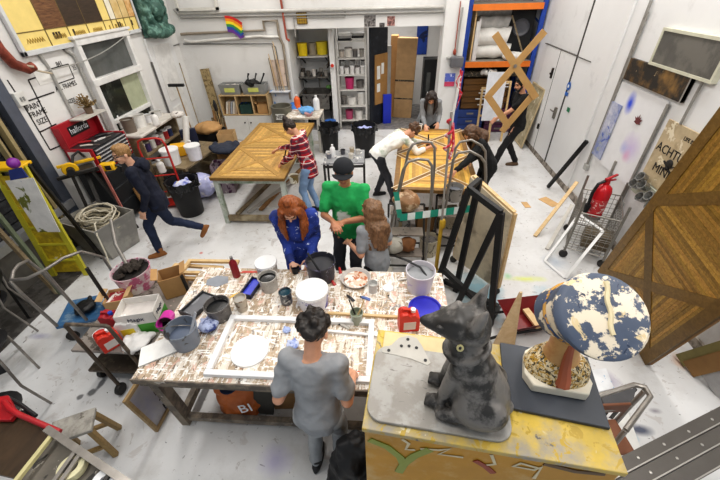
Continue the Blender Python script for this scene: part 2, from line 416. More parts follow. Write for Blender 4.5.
nt = thing('wall_note', 'drawn rectangle with figures on the white left wall under the sample board', 'wall writing', (XL + .004, 0, 0))
fr = MB()
for p, q in (((50, 69), (68, 64)), ((68, 64), (74, 78)), ((74, 78), (57, 84)), ((57, 84), (50, 69))): wline(fr, p, q, .006)
fr.build('border_lines', inkm, nt)
for s_, (u, v), z_ in (('841', (59, 64), .09), ('35', (74, 68), .09), ('ALL FRAMES', (66, 86), .09), ('SIZES', (71, 101), .08)):
    a, z = wl(u, v); text('lettering', s_, z_, inkm, nt, (.001, a, z), RY, .001, .85)
# ------------------------------------------------------------ conduits and pipes
PG = mat('grey conduit', '#a8a7a3', rough=.45, metal=.2); PGD = mat('dark conduit', '#6c6a68', rough=.5, metal=.3)
def pipe(label, pts, r, m, group=None, name='conduit_pipe'):
    return one(name, label, 'pipe', MB().tube(pts, r, 10), m, group=group)
a, z = wl(35, 50); a2, z2 = wl(72, 118)
pipe('grey conduit running down the left wall between the two marker notes', [(XL + .025, a, 2.48), (XL + .025, a + .04, 2.3), (XL + .025, a + .04, 1.1)], .022, PG)
a, z = wl(67, 45)
pipe('grey conduit running down the left wall just left of the window', [(XL + .025, a - .12, 2.46), (XL + .025, a, 2.36), (XL + .025, a, 1.0)], .022, PG)
pipe('dark conduit running down the left wall between the window and the corner', [(XL + .03, wl(150, 62)[0], wl(150, 62)[1]), (XL + .03, wl(150, 62)[0], .6)], .018, PGD)
pipe('black cable run along the left wall near the corner', [(XL + .02, wl(150, 53)[0], wl(150, 53)[1]), (XL + .02, wl(181, 44)[0], 2.1), (XL + .14, YB - .03, 2.1), (-2.55, YB - .03, 2.07), (-2.48, YB - .03, 2.0), (-2.46, YB - .03, 1.4)], .01, PGD)
pipe('thick brown pipe along the back wall under the flag', [(-4.55, YB - .06, 2.29), (-4.4, YB - .05, 2.30), (-2.66, YB - .05, 2.33), (-2.66, YB - .05, 2.49), (-2.36, YB - .05, 2.5), (-2.36, YB - .05, 2.2), (-2.3, YB - .05, 2.05), (-2.3, YB - .05, .9)], .028, mat('brown pipe', '#8f8577', rough=.5))
pipe('white pipe along the back wall below the brown pipe', [(-4.5, YB - .05, 2.17), (-4.35, YB - .05, 2.14), (-2.8, YB - .05, 2.22), (-2.6, YB - .05, 2.2), (-2.36, YB - .05, 2.2)], .03, mat('white pipe', '#cfcdc8', rough=.4))
pipe('long grey pipe running across the top of the back wall', [(-4.45, YB - .06, 2.68), (1.1, YB - .06, 2.66)], .035, mat('pale pipe', '#bdbbb6', rough=.4))
pipe('thin grey pipe just under the long top pipe', [(-4.55, YB - .05, 2.75), (-4.45, YB - .05, 2.6), (1.12, YB - .05, 2.58)], .018, PG)
pipe('red pipe coming down the back wall above the yellow tub', [(-2.22, YB - .05, 3.2), (-2.2, YB - .05, 2.16), (-2.14, YB - .06, 2.12)], .024, mat('red pipe', '#9c4a38', rough=.5))
pipe('grey conduit looping over the alcove to the red pipe', [(-2.0, YB - .03, 2.2), (-2.0, YB - .03, 2.54), (-.9, YB - .03, 2.53), (-.9, YB - .03, 2.62)], .014, PG)
ps = thing('fire_hose_pipe', 'rusty red pipe with an open end high on the left wall beside the sample board', 'pipe', (XL + .05, 4.45, 2.15))
MB().tube([(0, -.1, 1.0), (.02, -.06, .45), (.03, 0, .28), (.06, .12, .2), (.08, .2, .22)], [.06, .06, .062, .06, .055], 12).build('pipe', mat('rust red', '#8c4434', rough=.5, col2='#6d3023'), ps)
MB().tube([(.06, .1, .22), (.12, .25, .14), (.13, .36, .1)], .012, 6).tube([(.05, .06, .26), (.14, .14, .22)], .014, 6).build('rope_end', mat('frayed rope', '#b5a894', rough=.9), ps)
sw = thing('light_switch', 'white double switch box on the left wall under the red pipe', 'switch', (XL, 4.32, 2.05))
MB().bb((0, -.06, -.08), (.05, .08, .08)).build('box', mat('switch white', '#d5d4d0', rough=.4), sw, bevel=.006); MB().bb((.05, -.02, -.03), (.06, .0, .02)).bb((.05, .02, -.03), (.06, .04, .02)).build('rocker', mat('switch grey', '#8a8a88', rough=.4), sw)
pb = one('paper_notice', 'plain white paper pinned on the left wall below the red pipe', 'paper', MB().bb((0, 0, 0), (.006, .3, .22)), mat('paper', '#e6e5e1', rough=.8), (XL + .002, 4.72, 2.12))
one('sagging_cable', 'thin grey cable sagging across the left wall over the window', 'cable', MB().tube([(XL + .1, 4.75 + k * .24, 2.28 - .1 * math.sin(PI * k / 9) + .026 * k) for k in range(10)], .008, 6), PG)
# verdigris relief
rl = thing('relief_plaque', 'green verdigris sculpted relief hanging at the top of the left corner', 'relief', (XL + .16, 7.55, 2.42))
b = MB(); random.seed(3)
b.box((-.06, .2, .3), (.14, .75, .72))
for k in range(16):
    a = 2 * PI * k / 16; b.ell((.04, .2 + .28 * math.cos(a), .36 + .28 * math.sin(a)), (.07, .085, .085))
b.ell((.06, .2, .38), (.13, .15, .19)); b.ell((.12, .2, .3), (.06, .05, .07)); b.ell((.05, .45, .02), (.1, .22, .1)); b.ell((.05, -.05, .02), (.1, .22, .1)); b.ell((.06, .2, -.02), (.12, .3, .09))
for k in range(10): b.ell((.07, random.uniform(-.1, .5), random.uniform(.05, .65)), random.uniform(.04, .08))
link_mesh(remeshed(b, 'relief', .018, 2, .03, .05), 'relief', mat('verdigris', '#3d5f55', rough=.6, var=.3, sc=9, col2='#6e9286', th=.56, sc2=8), rl)
# frame top right of the relief
one('empty_frame', 'white wooden frame corner at the top of the left wall next to the green relief', 'frame', MB().bb((0, 0, 0), (.05, .9, .05)).bb((0, 0, 0), (.05, .05, .6)).bb((0, .85, 0), (.05, .9, .6)).bb((0, .0, .55), (.05, .9, .6)), mat('aged white', '#cfccc5', rough=.6), (-4.45, YB - .08, 2.72), -PI / 2)
# ------------------------------------------------------------ things on the back wall
fl = thing('rainbow_flag', 'small rainbow flag hooked over the brown pipe on the back wall', 'flag', (-3.45, YB - .12, 2.38))
for k, c in enumerate(('#c22a2a', '#e08a24', '#e8cf2e', '#3f8f48', '#2d4fa0', '#6a3a8c')):
    t0 = k / 6; t1 = (k + 1) / 6
    b = MB()
    for q in range(4):
        x0, x1 = q * .09, (q + 1) * .09; dz = lambda x: -.35 * x * x * 3
        b.quad((x0, .02 * math.sin(q), .24 - .3 * t0 + dz(x0)), (x1, .02 * math.sin(q + 1), .24 - .3 * t0 + dz(x1) ), (x1 * (1 - .3 * t1), .02 * math.sin(q + 1), .24 - .3 * t1 + dz(x1)), (x0 * (1 - .3 * t1), .02 * math.sin(q), .24 - .3 * t1 + dz(x0)))
    b.build('stripe', mat('flag ' + c, c, rough=.8, var=.04), fl)
pa = aty(302, 18, YB)
pc = thing('picture', 'small brown and gold patterned square picture on the back wall by the red pipe', 'picture', (pa.x, YB - .03, pa.z))
MB().bb((-.11, 0, -.11), (.11, .03, .11)).build('frame', mat('dark gold', '#6b5426', rough=.5), pc)
b = MB()
for i in range(4):
    for j in range(4): b.lathe([(.012, 0), (.024, 0), (.024, .006), (.012, .006)], (-.075 + i * .05, -.001, -.075 + j * .05), 10, (PI / 2, 0, 0))
b.build('pattern', mat('old gold', '#b08f3a', rough=.4, metal=.4), pc)
for (u, v, w_, h_, m_, lb) in ((370, 21, .24, .2, mat('photo grey', '#8a8684', col2='#3c3836', sc2=22, th=.52), 'grey group photograph stuck on the back wall over the alcove'),
                              (382, 25, .11, .08, mat('photo dark', '#6d6a68', col2='#2f2c2b', sc2=30), 'smallest photograph of three stuck on the back wall over the alcove'),
                              (391, 21, .16, .17, mat('photo pink', '#b98a82', col2='#5d3f3c', sc2=18, th=.5), 'pinkish photograph stuck on the back wall over the alcove')):
    p = aty(u, v, YB); one('photo_print', lb, 'photograph', MB().bb((-w_ / 2, 0, -h_ / 2), (w_ / 2, .008, h_ / 2)), m_, (p.x, YB - .009, p.z))
# ------------------------------------------------------------ right wall: boards, sign, conduits
def wr(u, v): p = atx(u, v, XR); return (p.y, p.z)
for lb, cs, edge, m_ in (('large grey blackboard with pale frame high on the right wall', ((670, 31), (735, 42), (655, 62), (718, 80)), .03, mat('slate grey board', '#5a5854', rough=.6, var=.1, col2='#6d6a64', sc2=3)),
                         ('dark scorched board with brown stains below the grey blackboard', ((633, 56), (696, 79), (628, 78), (685, 104)), .0, mat('scorched board', '#2e2a26', rough=.6, col2='#8a6a3c', th=.58, sw=.12, sc2=4, splats=[('#c9b48a', 7, .68)]))):
    ys = [wr(*c)[0] for c in cs]; zs_ = [wr(*c)[1] for c in cs]
    ya, yb = (ys[1] + ys[3]) / 2, (ys[0] + ys[2]) / 2; za, zb = (zs_[2] + zs_[3]) / 2, (zs_[0] + zs_[1]) / 2
    t = thing('blackboard', lb, 'board', (XR - .05, ya, za)); Ly, Lz = yb - ya, zb - za
    MB().bb((0, 0, 0), (.04, Ly, Lz)).build('board', m_, t)
    if edge: MB().bb((-.01, -edge, -edge), (.05, 0, Lz + edge)).bb((-.01, Ly, -edge), (.05, Ly + edge, Lz + edge)).bb((-.01, 0, -edge), (.05, Ly, 0)).bb((-.01, 0, Lz), (.05, Ly, Lz + edge)).build('frame', mat('pale frame', '#c2c0ae', rough=.6), t)
    else:
        for y_ in (0, Ly - .02): MB().bb((-.004, y_, 0), (.045, y_ + .02, Lz)).build('edge', mat('edge tape', '#8d8a84', rough=.6), t)
# spray boards
def rboard(lb, y0_, y1_, z0_, z1_, m_, name='spray_board', dx=.02):
    return one(name, lb, 'board', MB().bb((0, 0, 0), (.012, y1_ - y0_, z1_ - z0_)), m_, (XR - dx, y0_, z0_))
SB = dict(soft=.8, wob=.2, wsc=5)
yb_, zb_ = wr(632, 103); yc, zc = wr(632, 148); yd, zd = wr(640, 122); yt0 = wr(668, 108)[0]; yt1 = wr(622, 85)[0]
rb = rboard('white test board with blue and violet spray clouds on the right wall', yt0, yt1, wr(612, 172)[1], wr(630, 84)[1],
   mat('spray test board', '#dedee0', rough=.5, var=.03, blobs=[('#2f4fd0', (0, yb_ - yt0, zb_ - wr(612, 172)[1]), .14, dict(soft=.7, wob=.2, stretch=(1, .8, 1.2))), ('#b79ad8', (0, yc - yt0, zc - wr(612, 172)[1]), .22, dict(soft=.9, wob=.3, op=.75)), ('#d98fb8', (0, yc - yt0 + .02, zc - wr(612, 172)[1] - .12), .1, dict(soft=.9, wob=.3, op=.7)), ('#8f9adb', (0, yc - yt0 + .12, zc - wr(612, 172)[1] - .05), .1, dict(soft=.9, op=.6))]))
ye0 = wr(625, 108)[0] + .02; ye1 = ye0 + .26; z0_ = wr(603, 152)[1]; z1_ = wr(616, 103)[1]
rboard('narrow grey and blue sprayed strip board on the right wall beside the door', ye0, ye1, z0_ - .1, z1_ + .02, mat('blue smear board', '#d3d3d6', rough=.5, col2='#7d88b4', th=.42, sw=.12, sc2=3, splats=[('#4b5fae', 5, .62), ('#9da39f', 4, .6)]), 'spray_board', .04)
# maple leaf print
lf = []
for k, (a_, r_) in enumerate([(90, 1), (75, .5), (62, .82), (48, .55), (30, .95), (10, .5), (-12, .7), (-40, .35), (-85, .3), (-95, .3), (-140, .35), (-168, .7), (170, .5), (150, .95), (132, .55), (118, .82), (105, .5)]):
    lf.append((math.cos(math.radians(a_)) * r_ * .095, math.sin(math.radians(a_)) * r_ * .095))
one('leaf_stencil', 'dark red five-pointed leaf painted on the right wall board', 'leaf print', MB().prism(lf, 0, .003), mat('dried red', '#6d3a3c', rough=.7), (XR - .032, yd, zd), rot=(PI / 2, 0, -PI / 2))
# warning sign
sy0, sz1 = wr(672, 119)[0], wr(672, 119)[1]
SW_, SH_ = .78, .72
ws = thing('warning_sign', 'weathered cream sign reading ACHTUNG MINEN with skull, on the right wall', 'sign', (XR - .03, sy0, sz1))
MB().bb((0, -SW_, -SH_), (.02, 0, 0)).build('board', mat('weathered cream', '#b9a88a', rough=.7, var=.15, col2='#8e7b5f', th=.6, sw=.1, sc2=4, splats=[('#d8cdb5', 6, .6)]), ws)
RS = (PI / 2, 0, -PI / 2); dk = mat('stencil black', '#221f1d', rough=.7)
text('lettering', 'ACHTUNG', .14, dk, ws, (-.002, -.35, -.3), RS, .002, .95)
text('lettering', 'MINEN', .14, dk, ws, (-.002, -.33, -.52), RS, .002, 1.0)
text('small_lettering', 'LIFE IS A TRAP', .06, dk, ws, (-.002, -.5, -.1), RS, .002, .9)
b = MB().ell((0, 0, .02), (.05, .02, .05)).ell((0, 0, -.03), (.03, .02, .03)).bar((-.09, 0, -.07), (.09, 0, .02), .016, .01).bar((-.09, 0, .02), (.09, 0, -.07), .016, .01)
b.build('skull', dk, ws, (-.01, -.33, -.42), RS[0:0] or (0, 0, -PI / 2))
# bunch of cans / lamps hanging under the sign
hg = thing('hanging_lamps', 'cluster of silver can lamps mounted at the foot of the warning sign', 'lamp cluster', (XR - .05, sy0 - .1, sz1 - .78))
MB().bb((0, -.5, -.14), (.03, .12, .05)).build('bracket', mat('sage board', '#a6aa9c', rough=.6), hg)
for k, (a_, z_) in enumerate(((-.0, -.02), (-.14, .03), (-.2, -.1), (-.32, -.02), (-.4, -.11), (-.06, .1))):
    MB().lathe([(.02, 0), (.05, .02), (.058, .1), (.05, .1), (.03, .03)], (-.02, a_, z_), 14, (0, -PI / 2 + .5, 0)).build('lamp', mat('silver can', '#9c9c9a', rough=.25, metal=.7), hg)
# conduits on the right wall
def rconduit(lb, p, q, r=.018, box=None):
    (a_, z_), (c_, w_) = wr(*p), wr(*q); m_ = (a_ + c_) / 2
    t = thing('conduit', lb, 'pipe', (XR - .03, m_, min(z_, w_)))
    MB().cyl((0, 0, 0), (0, 0, abs(z_ - w_)), r, seg=10).build('tube', mat('stained conduit', '#95928d', rough=.5, metal=.2, col2='#6f6a64', th=.58, sc2=6), t)
    if box: MB().bb((-.02, -.05, -.1), (.03, .05, .0)).build('socket_box', mat('socket grey', '#a3a3a0', rough=.4), t, bevel=.006)
rconduit('grey conduit with socket box beside the white door panel', (656, 0), (588, 163), box=1)
rconduit('grey conduit running down past the leaf print to a socket box', (673, 105), (622, 200), box=1)
rconduit('thin grey conduit left of the scorched board', (650, 12), (596, 152), .012)
rconduit('short conduit beside the fire extinguisher', (617, 160), (605, 195), .02)
rconduit('conduit on the right wall right of the scorched board', (706, 82), (683, 124), .014)
one('black_tube', 'long black square tube leaning against the white right wall', 'tube', MB().bar((0, 0, 0), atx(587, 141, XR - .05) - at(548, 187, .03), .05, .05), mat('black tube', '#161617', rough=.35), at(548, 187, .03))
# signs on the doors
p = atx(568, 88, XR - .045)
t = thing('door_sign', 'blue round mandatory sign with small blue label on the white door', 'sign', (XR - .042, p.y, p.z + .03))
MB().lathe([(.07, 0), (.07, .004)], (0, 0, 0), 22, (0, -PI / 2, 0)).build('disc', mat('sign blue', '#2a63b0', rough=.5), t)
MB().lathe([(.028, 0), (.028, .003)], (-.005, 0, .0), 16, (0, -PI / 2, 0)).build('emblem', mat('sign white', '#e3e6ea', rough=.5), t)
MB().bb((0, -.06, -.16), (.003, .06, -.1)).build('label_strip', mat('sign blue'), t)
p = atx(568, 110, XR - .045); one('exit_label', 'small green label above the handle of the white door', 'sign', MB().bb((0, -.05, -.03), (.004, .05, .04)), mat('exit green', '#2c7d55', rough=.5), (XR - .045, p.y, p.z))
p = at(541, 148, 0.02)
t = thing('leaning_picture', 'beige framed map-like picture leaning by the white door', 'picture', (XR - .22, 8.05, .02), rot=(0, math.radians(8), 0))
MB().bb((0, -.36, 0), (.03, -.33, 1.25)).bb((0, .33, 0), (.03, .36, 1.25)).bb((0, -.33, 0), (.03, .33, .03)).bb((0, -.33, 1.22), (.03, .33, 1.25)).build('frame', mat('beige wood frame', '#bfae8c', rough=.5), t)
MB().bb((.008, -.33, .03), (.02, .33, 1.22)).build('print', mat('faded print', '#b5aa90', rough=.7, col2='#8d8468', th=.52, sw=.1, sc2=4, splats=[('#d9d2bd', 5, .6), ('#5e5b4c', 6, .68)]), t)
# ============================================================ people
def ik(a, t, l1, l2, hint):
    a = V(a); t = V(t); d = t - a; L = d.length
    mx = (l1 + l2) * .995
    if L > mx: t = a + d * (mx / L); d = t - a; L = mx
    u = d.normalized(); k = (l1 * l1 - l2 * l2 + L * L) / (2 * L); h = math.sqrt(max(0, l1 * l1 - k * k))
    w = V(hint); w = (w - u * w.dot(u)).normalized()
    return a + u * k + w * h, t
SK = {'pale': '#d8a98e', 'light': '#cf9b7e', 'tan': '#b98263'}
def skinmat(tone): return mat('skin ' + tone, SK[tone], rough=.5, var=.08, sc=14)
EYEM = lambda: mat('eye dark', '#2a211c', rough=.3, var=.05)
LIPM = lambda: mat('lip', '#a8655a', rough=.45, var=.05)
def person(label, loc, yaw, h=1.75, lean=5, side=0, hip=(0, 0), hipz=.93, head=(0, 0, 0), hands=None, elbow=None,
           feet=None, skin='light', shirt=None, sleeve='long', trousers=None, shoe=None, hair=None, hairm=None, cap=None,
           slim=1.0, curl=.6, hem=.0, glasses=False, apron=None, brow='#3a2a20', hood=False, twist=0, beard=False):
    s = h / 1.75
    root = thing('person', label, 'person', loc, math.radians(yaw))
    def rot(ax, deg): return Matrix.Rotation(math.radians(deg), 3, ax)
    S1 = rot('Y', side * .7) @ rot('X', -lean * .75); S2 = rot('Y', side) @ rot('X', -lean * 1.15) @ rot('Z', twist)
    hp = V((hip[0], hip[1], hipz * s))
    wa = hp + S1 @ V((0, .005, .16)) * s
    ch = wa + S2 @ V((0, .0, .19)) * s
    nb = ch + S2 @ V((0, -.012, .165)) * s
    sh = [ch + S2 @ V((sg * .172 * slim, -.005, .115)) * s for sg in (-1, 1)]
    hj = [hp + S1 @ V((sg * .09, 0, -.02)) * s for sg in (-1, 1)]
    HR = rot('Z', head[1]) @ rot('X', -head[0]) @ rot('Y', head[2])
    hc = nb + (S2 @ V((0, .008, .035)) + HR @ V((0, .028, .112))) * s
    H = lambda x, y, z: hc + HR @ V((x, y, z)) * s
    hands = hands or [(-.24, .1, .8), (.24, .1, .8)]
    feet = feet or [(-.1, 0, 0, 0), (.1, 0, 0, 0)]
    elbow = elbow or [(-.22, -1, -.35), (.22, -1, -.35)]
    el = []; wr = []
    for i in (0, 1):
        e, w = ik(sh[i], V(hands[i]), .285 * s, .25 * s, elbow[i]); el.append(e); wr.append(w)
    kn = []; an = []; fd = []
    for i in (0, 1):
        fx, fy, fz, fyaw = feet[i][:4]; fp = feet[i][4] if len(feet[i]) > 4 else 0
        f = rot('Z', fyaw) @ rot('X', -fp) @ V((0, 1, 0)); fd.append((f, rot('Z', fyaw) @ rot('X', -fp) @ V((0, 0, 1))))
        k, a = ik(hj[i], V((fx, fy, fz + .085 * s)), .43 * s, .425 * s, (f.x * .5, max(.3, f.y), .2)); kn.append(k); an.append(a)
    b = MB()
    def torso(mb, off, top=True, low=0.0, wmul=1):
        k = slim
        ring = lambda c, S, rx, ry: (c, S @ V((rx * s + off, 0, 0)), S @ V((0, ry * s + off, 0)))
        rs = []
        rs.append(ring(hp + S1 @ V((0, -.01, -.1 - low)) * s, S1, .15 * k * wmul, .105 * wmul))
        rs.append(ring(hp + S1 @ V((0, -.01, 0)) * s, S1, .162 * k * wmul, .115 * wmul))
        rs.append(ring(wa + S1 @ V((0, 0, -.04)) * s, S1, .145 * k * wmul, .1 * wmul))
        rs.append(ring(wa + S2 @ V((0, .0, .05)) * s, S2, .145 * k, .1))
        rs.append(ring(ch + S2 @ V((0, .005, -.02)) * s, S2, .165 * k, .112))
        rs.append(ring(ch + S2 @ V((0, 0, .06)) * s, S2, .17 * k, .105))
        rs.append(ring(ch + S2 @ V((0, -.008, .115)) * s, S2, .15 * k, .08))
        rs.append(ring(ch + S2 @ V((0, -.015, .155)) * s, S2, .085, .058))
        mb.loft(rs)
        for i in (0, 1):
            mb.cap(ch + S2 @ V(((-.1, .1)[i] * k, -.01, .105)) * s, sh[i], .055 * s + off, .056 * s + off)
    # --- body
    torso(b, -.012)
    b.cap(nb + S2 @ V((0, 0, -.05)) * s, H(0, -.02, -.06), .054 * s, .05 * s)
    b.ell(H(0, -.012, .028), [x * s for x in (.075, .094, .088)], HR)
    b.ell(H(0, .02, -.03), [x * s for x in (.06, .068, .07)], HR)
    b.ell(H(0, .048, -.075), [x * s for x in (.036, .036, .032)], HR)
    b.cap(H(-.035, .076, .026), H(.035, .076, .026), .014 * s, .014 * s)
    b.cap(H(0, .084, .008), H(0, .101, -.03), .008 * s, .013 * s)
    for sg in (-1, 1):
        b.ell(H(sg * .034, .07, -.03), [x * s for x in (.02, .018, .02)], HR)
        b.ell(H(sg * .077, -.012, -.012), [x * s for x in (.011, .019, .031)], HR)
    b.cap(H(-.018, .079, -.056), H(.018, .079, -.056), .0085 * s, .0085 * s)
    for i in (0, 1):
        sg = (-1, 1)[i]
        b.cap(sh[i], el[i], .049 * s, .039 * s); b.cap(el[i], wr[i], .039 * s, .027 * s)
        fa = (wr[i] - el[i]).normalized()
        hd = (fa + V((0, .15, -.25))).normalized()
        nrm = V((-sg * .45, .25, -1)); nrm = (nrm - hd * nrm.dot(hd)).normalized()       # palm side
        sd = hd.cross(nrm) * (-sg)                                                       # towards the thumb
        if sd.x * sg > 0: sd = -sd
        A = Matrix((sd, nrm, hd)).transposed()
        pc = wr[i] + hd * .055 * s
        b.ell(pc, [x * s for x in (.04, .016, .056)], A)
        b.cap(wr[i], pc, .024 * s, .024 * s)
        for j, (o_, L) in enumerate(((.032, .072), (.011, .082), (-.011, .076), (-.032, .06))):
            c1 = curl * (.8 + .12 * j)
            p0 = wr[i] + (hd * .088 + sd * o_) * s
            d1 = hd * math.cos(c1 * .55) + nrm * math.sin(c1 * .55) + sd * o_ * 2.5
            p1 = p0 + d1.normalized() * L * .52 * s
            d2 = hd * math.cos(c1 * 1.5) + nrm * math.sin(c1 * 1.5) + sd * o_ * 1.2
            p2 = p1 + d2.normalized() * L * .5 * s
            b.cap(p0 - hd * .02 * s, p1, .0098 * s, .009 * s, 8); b.cap(p1, p2, .009 * s, .0075 * s, 8)
        t0 = wr[i] + (hd * .03 + sd * .022) * s
        t1 = t0 + (hd * .55 + sd * .75 + nrm * .3).normalized() * .046 * s
        t2 = t1 + (hd * .85 + sd * .25 + nrm * .45).normalized() * .036 * s
        b.cap(t0, t1, .013 * s, .011 * s, 8); b.cap(t1, t2, .011 * s, .0085 * s, 8)
        b.cap(hj[i], kn[i], .07 * s, .05 * s); b.cap(kn[i], an[i], .048 * s, .033 * s)
        b.cap(an[i] + fd[i][1] * -.03 * s, an[i] + (fd[i][0] * .12 + fd[i][1] * -.055) * s, .03 * s, .018 * s)
    me = remeshed(b, 'body', .0072, 2)
    o = link_mesh(me, 'body', [skinmat(skin), EYEM(), LIPM(), mat('brow ' + brow, brow, rough=.8)], root)
    inv = HR.transposed()
    for p in me.polygons:
        q = inv @ (p.center - hc) / s
        if q.y < .045 or abs(q.x) > .07 or abs(q.z) > .09: continue
        if abs(abs(q.x) - .033) < .014 and abs(q.z - .004) < .008: p.material_index = 1
        elif abs(abs(q.x) - .034) < .021 and abs(q.z - .03) < .006: p.material_index = 3
        elif abs(q.x) < .026 and abs(q.z + .056) < .009: p.material_index = 2
    # --- shirt
    sb = MB(); torso(sb, .012, low=hem, wmul=1.03)
    for i in (0, 1):
        if sleeve == 'long':
            sb.cap(sh[i], el[i], .066 * s, .056 * s); sb.cap(el[i], el[i] + (wr[i] - el[i]) * .93, .056 * s, .041 * s)
        elif sleeve == 'half':
            sb.cap(sh[i], el[i], .066 * s, .056 * s); sb.cap(el[i], el[i] + (wr[i] - el[i]) * .45, .054 * s, .05 * s)
        else:
            sb.cap(sh[i], sh[i] + (el[i] - sh[i]) * .72, .061 * s, .064 * s)
    link_mesh(remeshed(sb, 'shirt', .012, 4, .035, .1), 'shirt', shirt, root)
    if hood:
        hb = MB()
        hb.tube([nb + S2 @ V((.085 * math.cos(t), -.03 + .075 * math.sin(t), -.03 - .03 * math.sin(t))) * s for t in [2 * PI * k / 14 for k in range(14)]], .03 * s, 8, closed=True)
        hb.ell(nb + S2 @ V((0, -.125, -.06)) * s, [x * s for x in (.1, .05, .09)], S2)
        link_mesh(remeshed(hb, 'hood', .011, 3, .02, .06), 'hood', shirt, root)
    # --- trousers
    tb = MB()
    tb.loft([(hp + S1 @ V((0, -.012, -.13)) * s, S1 @ V((.15 * slim * s, 0, 0)), S1 @ V((0, .11 * s, 0))),
             (hp + S1 @ V((0, -.012, -.03)) * s, S1 @ V((.166 * slim * s, 0, 0)), S1 @ V((0, .12 * s, 0))),
             (hp + S1 @ V((0, 0, .08)) * s, S1 @ V((.15 * slim * s, 0, 0)), S1 @ V((0, .107 * s, 0)))])
    for i in (0, 1):
        tb.cap(hj[i] + V((0, -.01, -.03)) * s, kn[i], .088 * s, .066 * s); tb.cap(kn[i], an[i] + (kn[i] - an[i]) * .04, .066 * s, .051 * s)
    link_mesh(remeshed(tb, 'trousers', .013, 4, .03, .1), 'trousers', trousers, root)
    # --- shoes
    for i in (0, 1):
        f, u = fd[i]; a = an[i]
        kb = MB()
        kb.cap(a + (f * -.025 - u * .05) * s, a + (f * .05 - u * .052) * s, .038 * s, .041 * s)
        kb.cap(a + (f * .04 - u * .055) * s, a + (f * .15 - u * .062) * s, .042 * s, .032 * s)
        kb.cap(a + u * .03 * s, a + (f * .01 - u * .04) * s, .043 * s, .042 * s)
        x = f.cross(u)
        n0 = len(kb.v); kb.loft([(a + (f * .055 - u * .083) * s, f * .13 * s, x * .042 * s), (a + (f * .055 - u * .062) * s, f * .13 * s, x * .044 * s)])
        link_mesh(remeshed(kb, 'shoe', .01, 2), 'shoe', shoe, root)
    # --- hair
    if hair:
        gb = MB()
        gb.ell(H(0, -.018, .036), [x * s for x in (.084, .098, .09)], HR)
        if hair == 'short':
            if not cap: gb.ell(H(0, .018, .092), [x * s for x in (.064, .06, .034)], HR)
            gb.ell(H(0, -.06, -.005), [x * s for x in (.07, .045, .06)], HR)
        elif hair == 'curly':
            for k in range(46):
                a = random.uniform(0, 2 * PI); z = random.uniform(-.25, 1)
                r_ = math.sqrt(max(0, 1 - z * z))
                y = -.02 + .098 * r_ * math.sin(a)
                if y > .05 and z < .55: continue
                gb.ell(H(.086 * r_ * math.cos(a), y, .036 + .1 * z), random.uniform(.018, .028) * s)
        elif hair == 'bun':
            gb.ell(H(0, -.06, .0), [x * s for x in (.07, .045, .06)], HR)
            gb.ell(H(0, -.045, .135), [x * s for x in (.045, .045, .04)], HR)
            gb.ell(H(0.01, -.05, .165), [x * s for x in (.025, .028, .02)], HR)
        elif hair in ('long', 'longbun', 'wavy', 'back'):
            n = 15
            for k in range(n):
                a = -PI * .1 - (PI * .8) * k / (n - 1) if hair != 'back' else -PI * .12 - PI * .76 * k / (n - 1)
                fr = (abs(math.cos(a)) > .75)
                x0 = .088 * math.cos(a); y0 = -.015 + .1 * math.sin(a)
                L = .30 + random.uniform(-.03, .03)
                p = [H(x0 * .8, y0 * .8, .07), H(x0, y0, -.03), H(x0 * 1.1, y0 * 1.08, -.1)]
                bx = nb + (S2 @ V((x0 * 1.6, (.02 if fr else 0) + y0 * 1.1 - (.0 if fr else .03), -.05)) + V((0, 0, (-.24 if hair == 'wavy' else -.15) + random.uniform(-.04, .03)))) * s
                bm_ = nb + S2 @ V((x0 * 1.45, y0 * 1.2 + (.02 if fr else -.02), -.03)) * s
                p += [bm_, bx]
                w = .038 if hair == 'wavy' else .026
                p2 = []
                for q in range(len(p) - 1): p2 += [p[q].lerp(p[q + 1], t / 3) for t in range(3)]
                p2.append(p[-1])
                if hair == 'wavy': p2 = [q + V((math.sin(j * 1.7 + k) * .012, math.cos(j * 1.9 + k) * .012, 0)) for j, q in enumerate(p2)]
                gb.tube(p2, [w * s * (1 - .6 * max(0, (j / len(p2) - .6)) / .4) for j in range(len(p2))], 7)
            if hair == 'long' or hair == 'longbun':     # locks falling forward over the shoulders
                for sg in (-1, 1):
                    for j in range(3):
                        gb.tube([H(sg * .05, .05, .1), H(sg * .084, .05 - .02 * j, .03), H(sg * (.085 + .008 * j), .06 - .025 * j, -.09), nb + S2 @ V((sg * (.085 + .018 * j), .13 - .02 * j, -.08)) * s, nb + S2 @ V((sg * (.07 + .022 * j), .15 - .02 * j, -.24 + .03 * j)) * s], [.018 * s, .024 * s, .026 * s, .026 * s, .012 * s], 8)
            if hair == 'longbun': gb.ell(H(0, -.03, .14), [x * s for x in (.042, .04, .035)], HR)
        elif hair == 'tied':
            gb.ell(H(0, -.075, -.01), [x * s for x in (.065, .045, .07)], HR)
            gb.ell(H(0, -.11, -.05), .035 * s)
        link_mesh(remeshed(gb, 'hair', .009, 2, .014, .02), 'hair', hairm, root)
        # keep the face clear: the front of the scalp shell is pushed behind the hairline
        me = root.children[-1].data
        for vv in me.vertices:
            q = inv @ (vv.co - hc) / s
            if q.y > .02 and q.z < .068 and q.z > -.1 and abs(q.x) < .072:
                lim = .02 + max(0, (abs(q.x) - .06)) * 0
                q.y = lim; vv.co = hc + HR @ (q * s)
    if beard:
        bb = MB(); bb.ell(H(0, .05, -.08), [x * s for x in (.042, .044, .04)], HR)
        for sg in (-1, 1): bb.cap(H(sg * .068, .0, -.02), H(sg * .045, .04, -.075), .014 * s, .02 * s)
        bb.cap(H(-.026, .082, -.05), H(.026, .082, -.05), .008 * s, .008 * s)
        link_mesh(remeshed(bb, 'beard', .006, 2), 'beard', hairm, root)
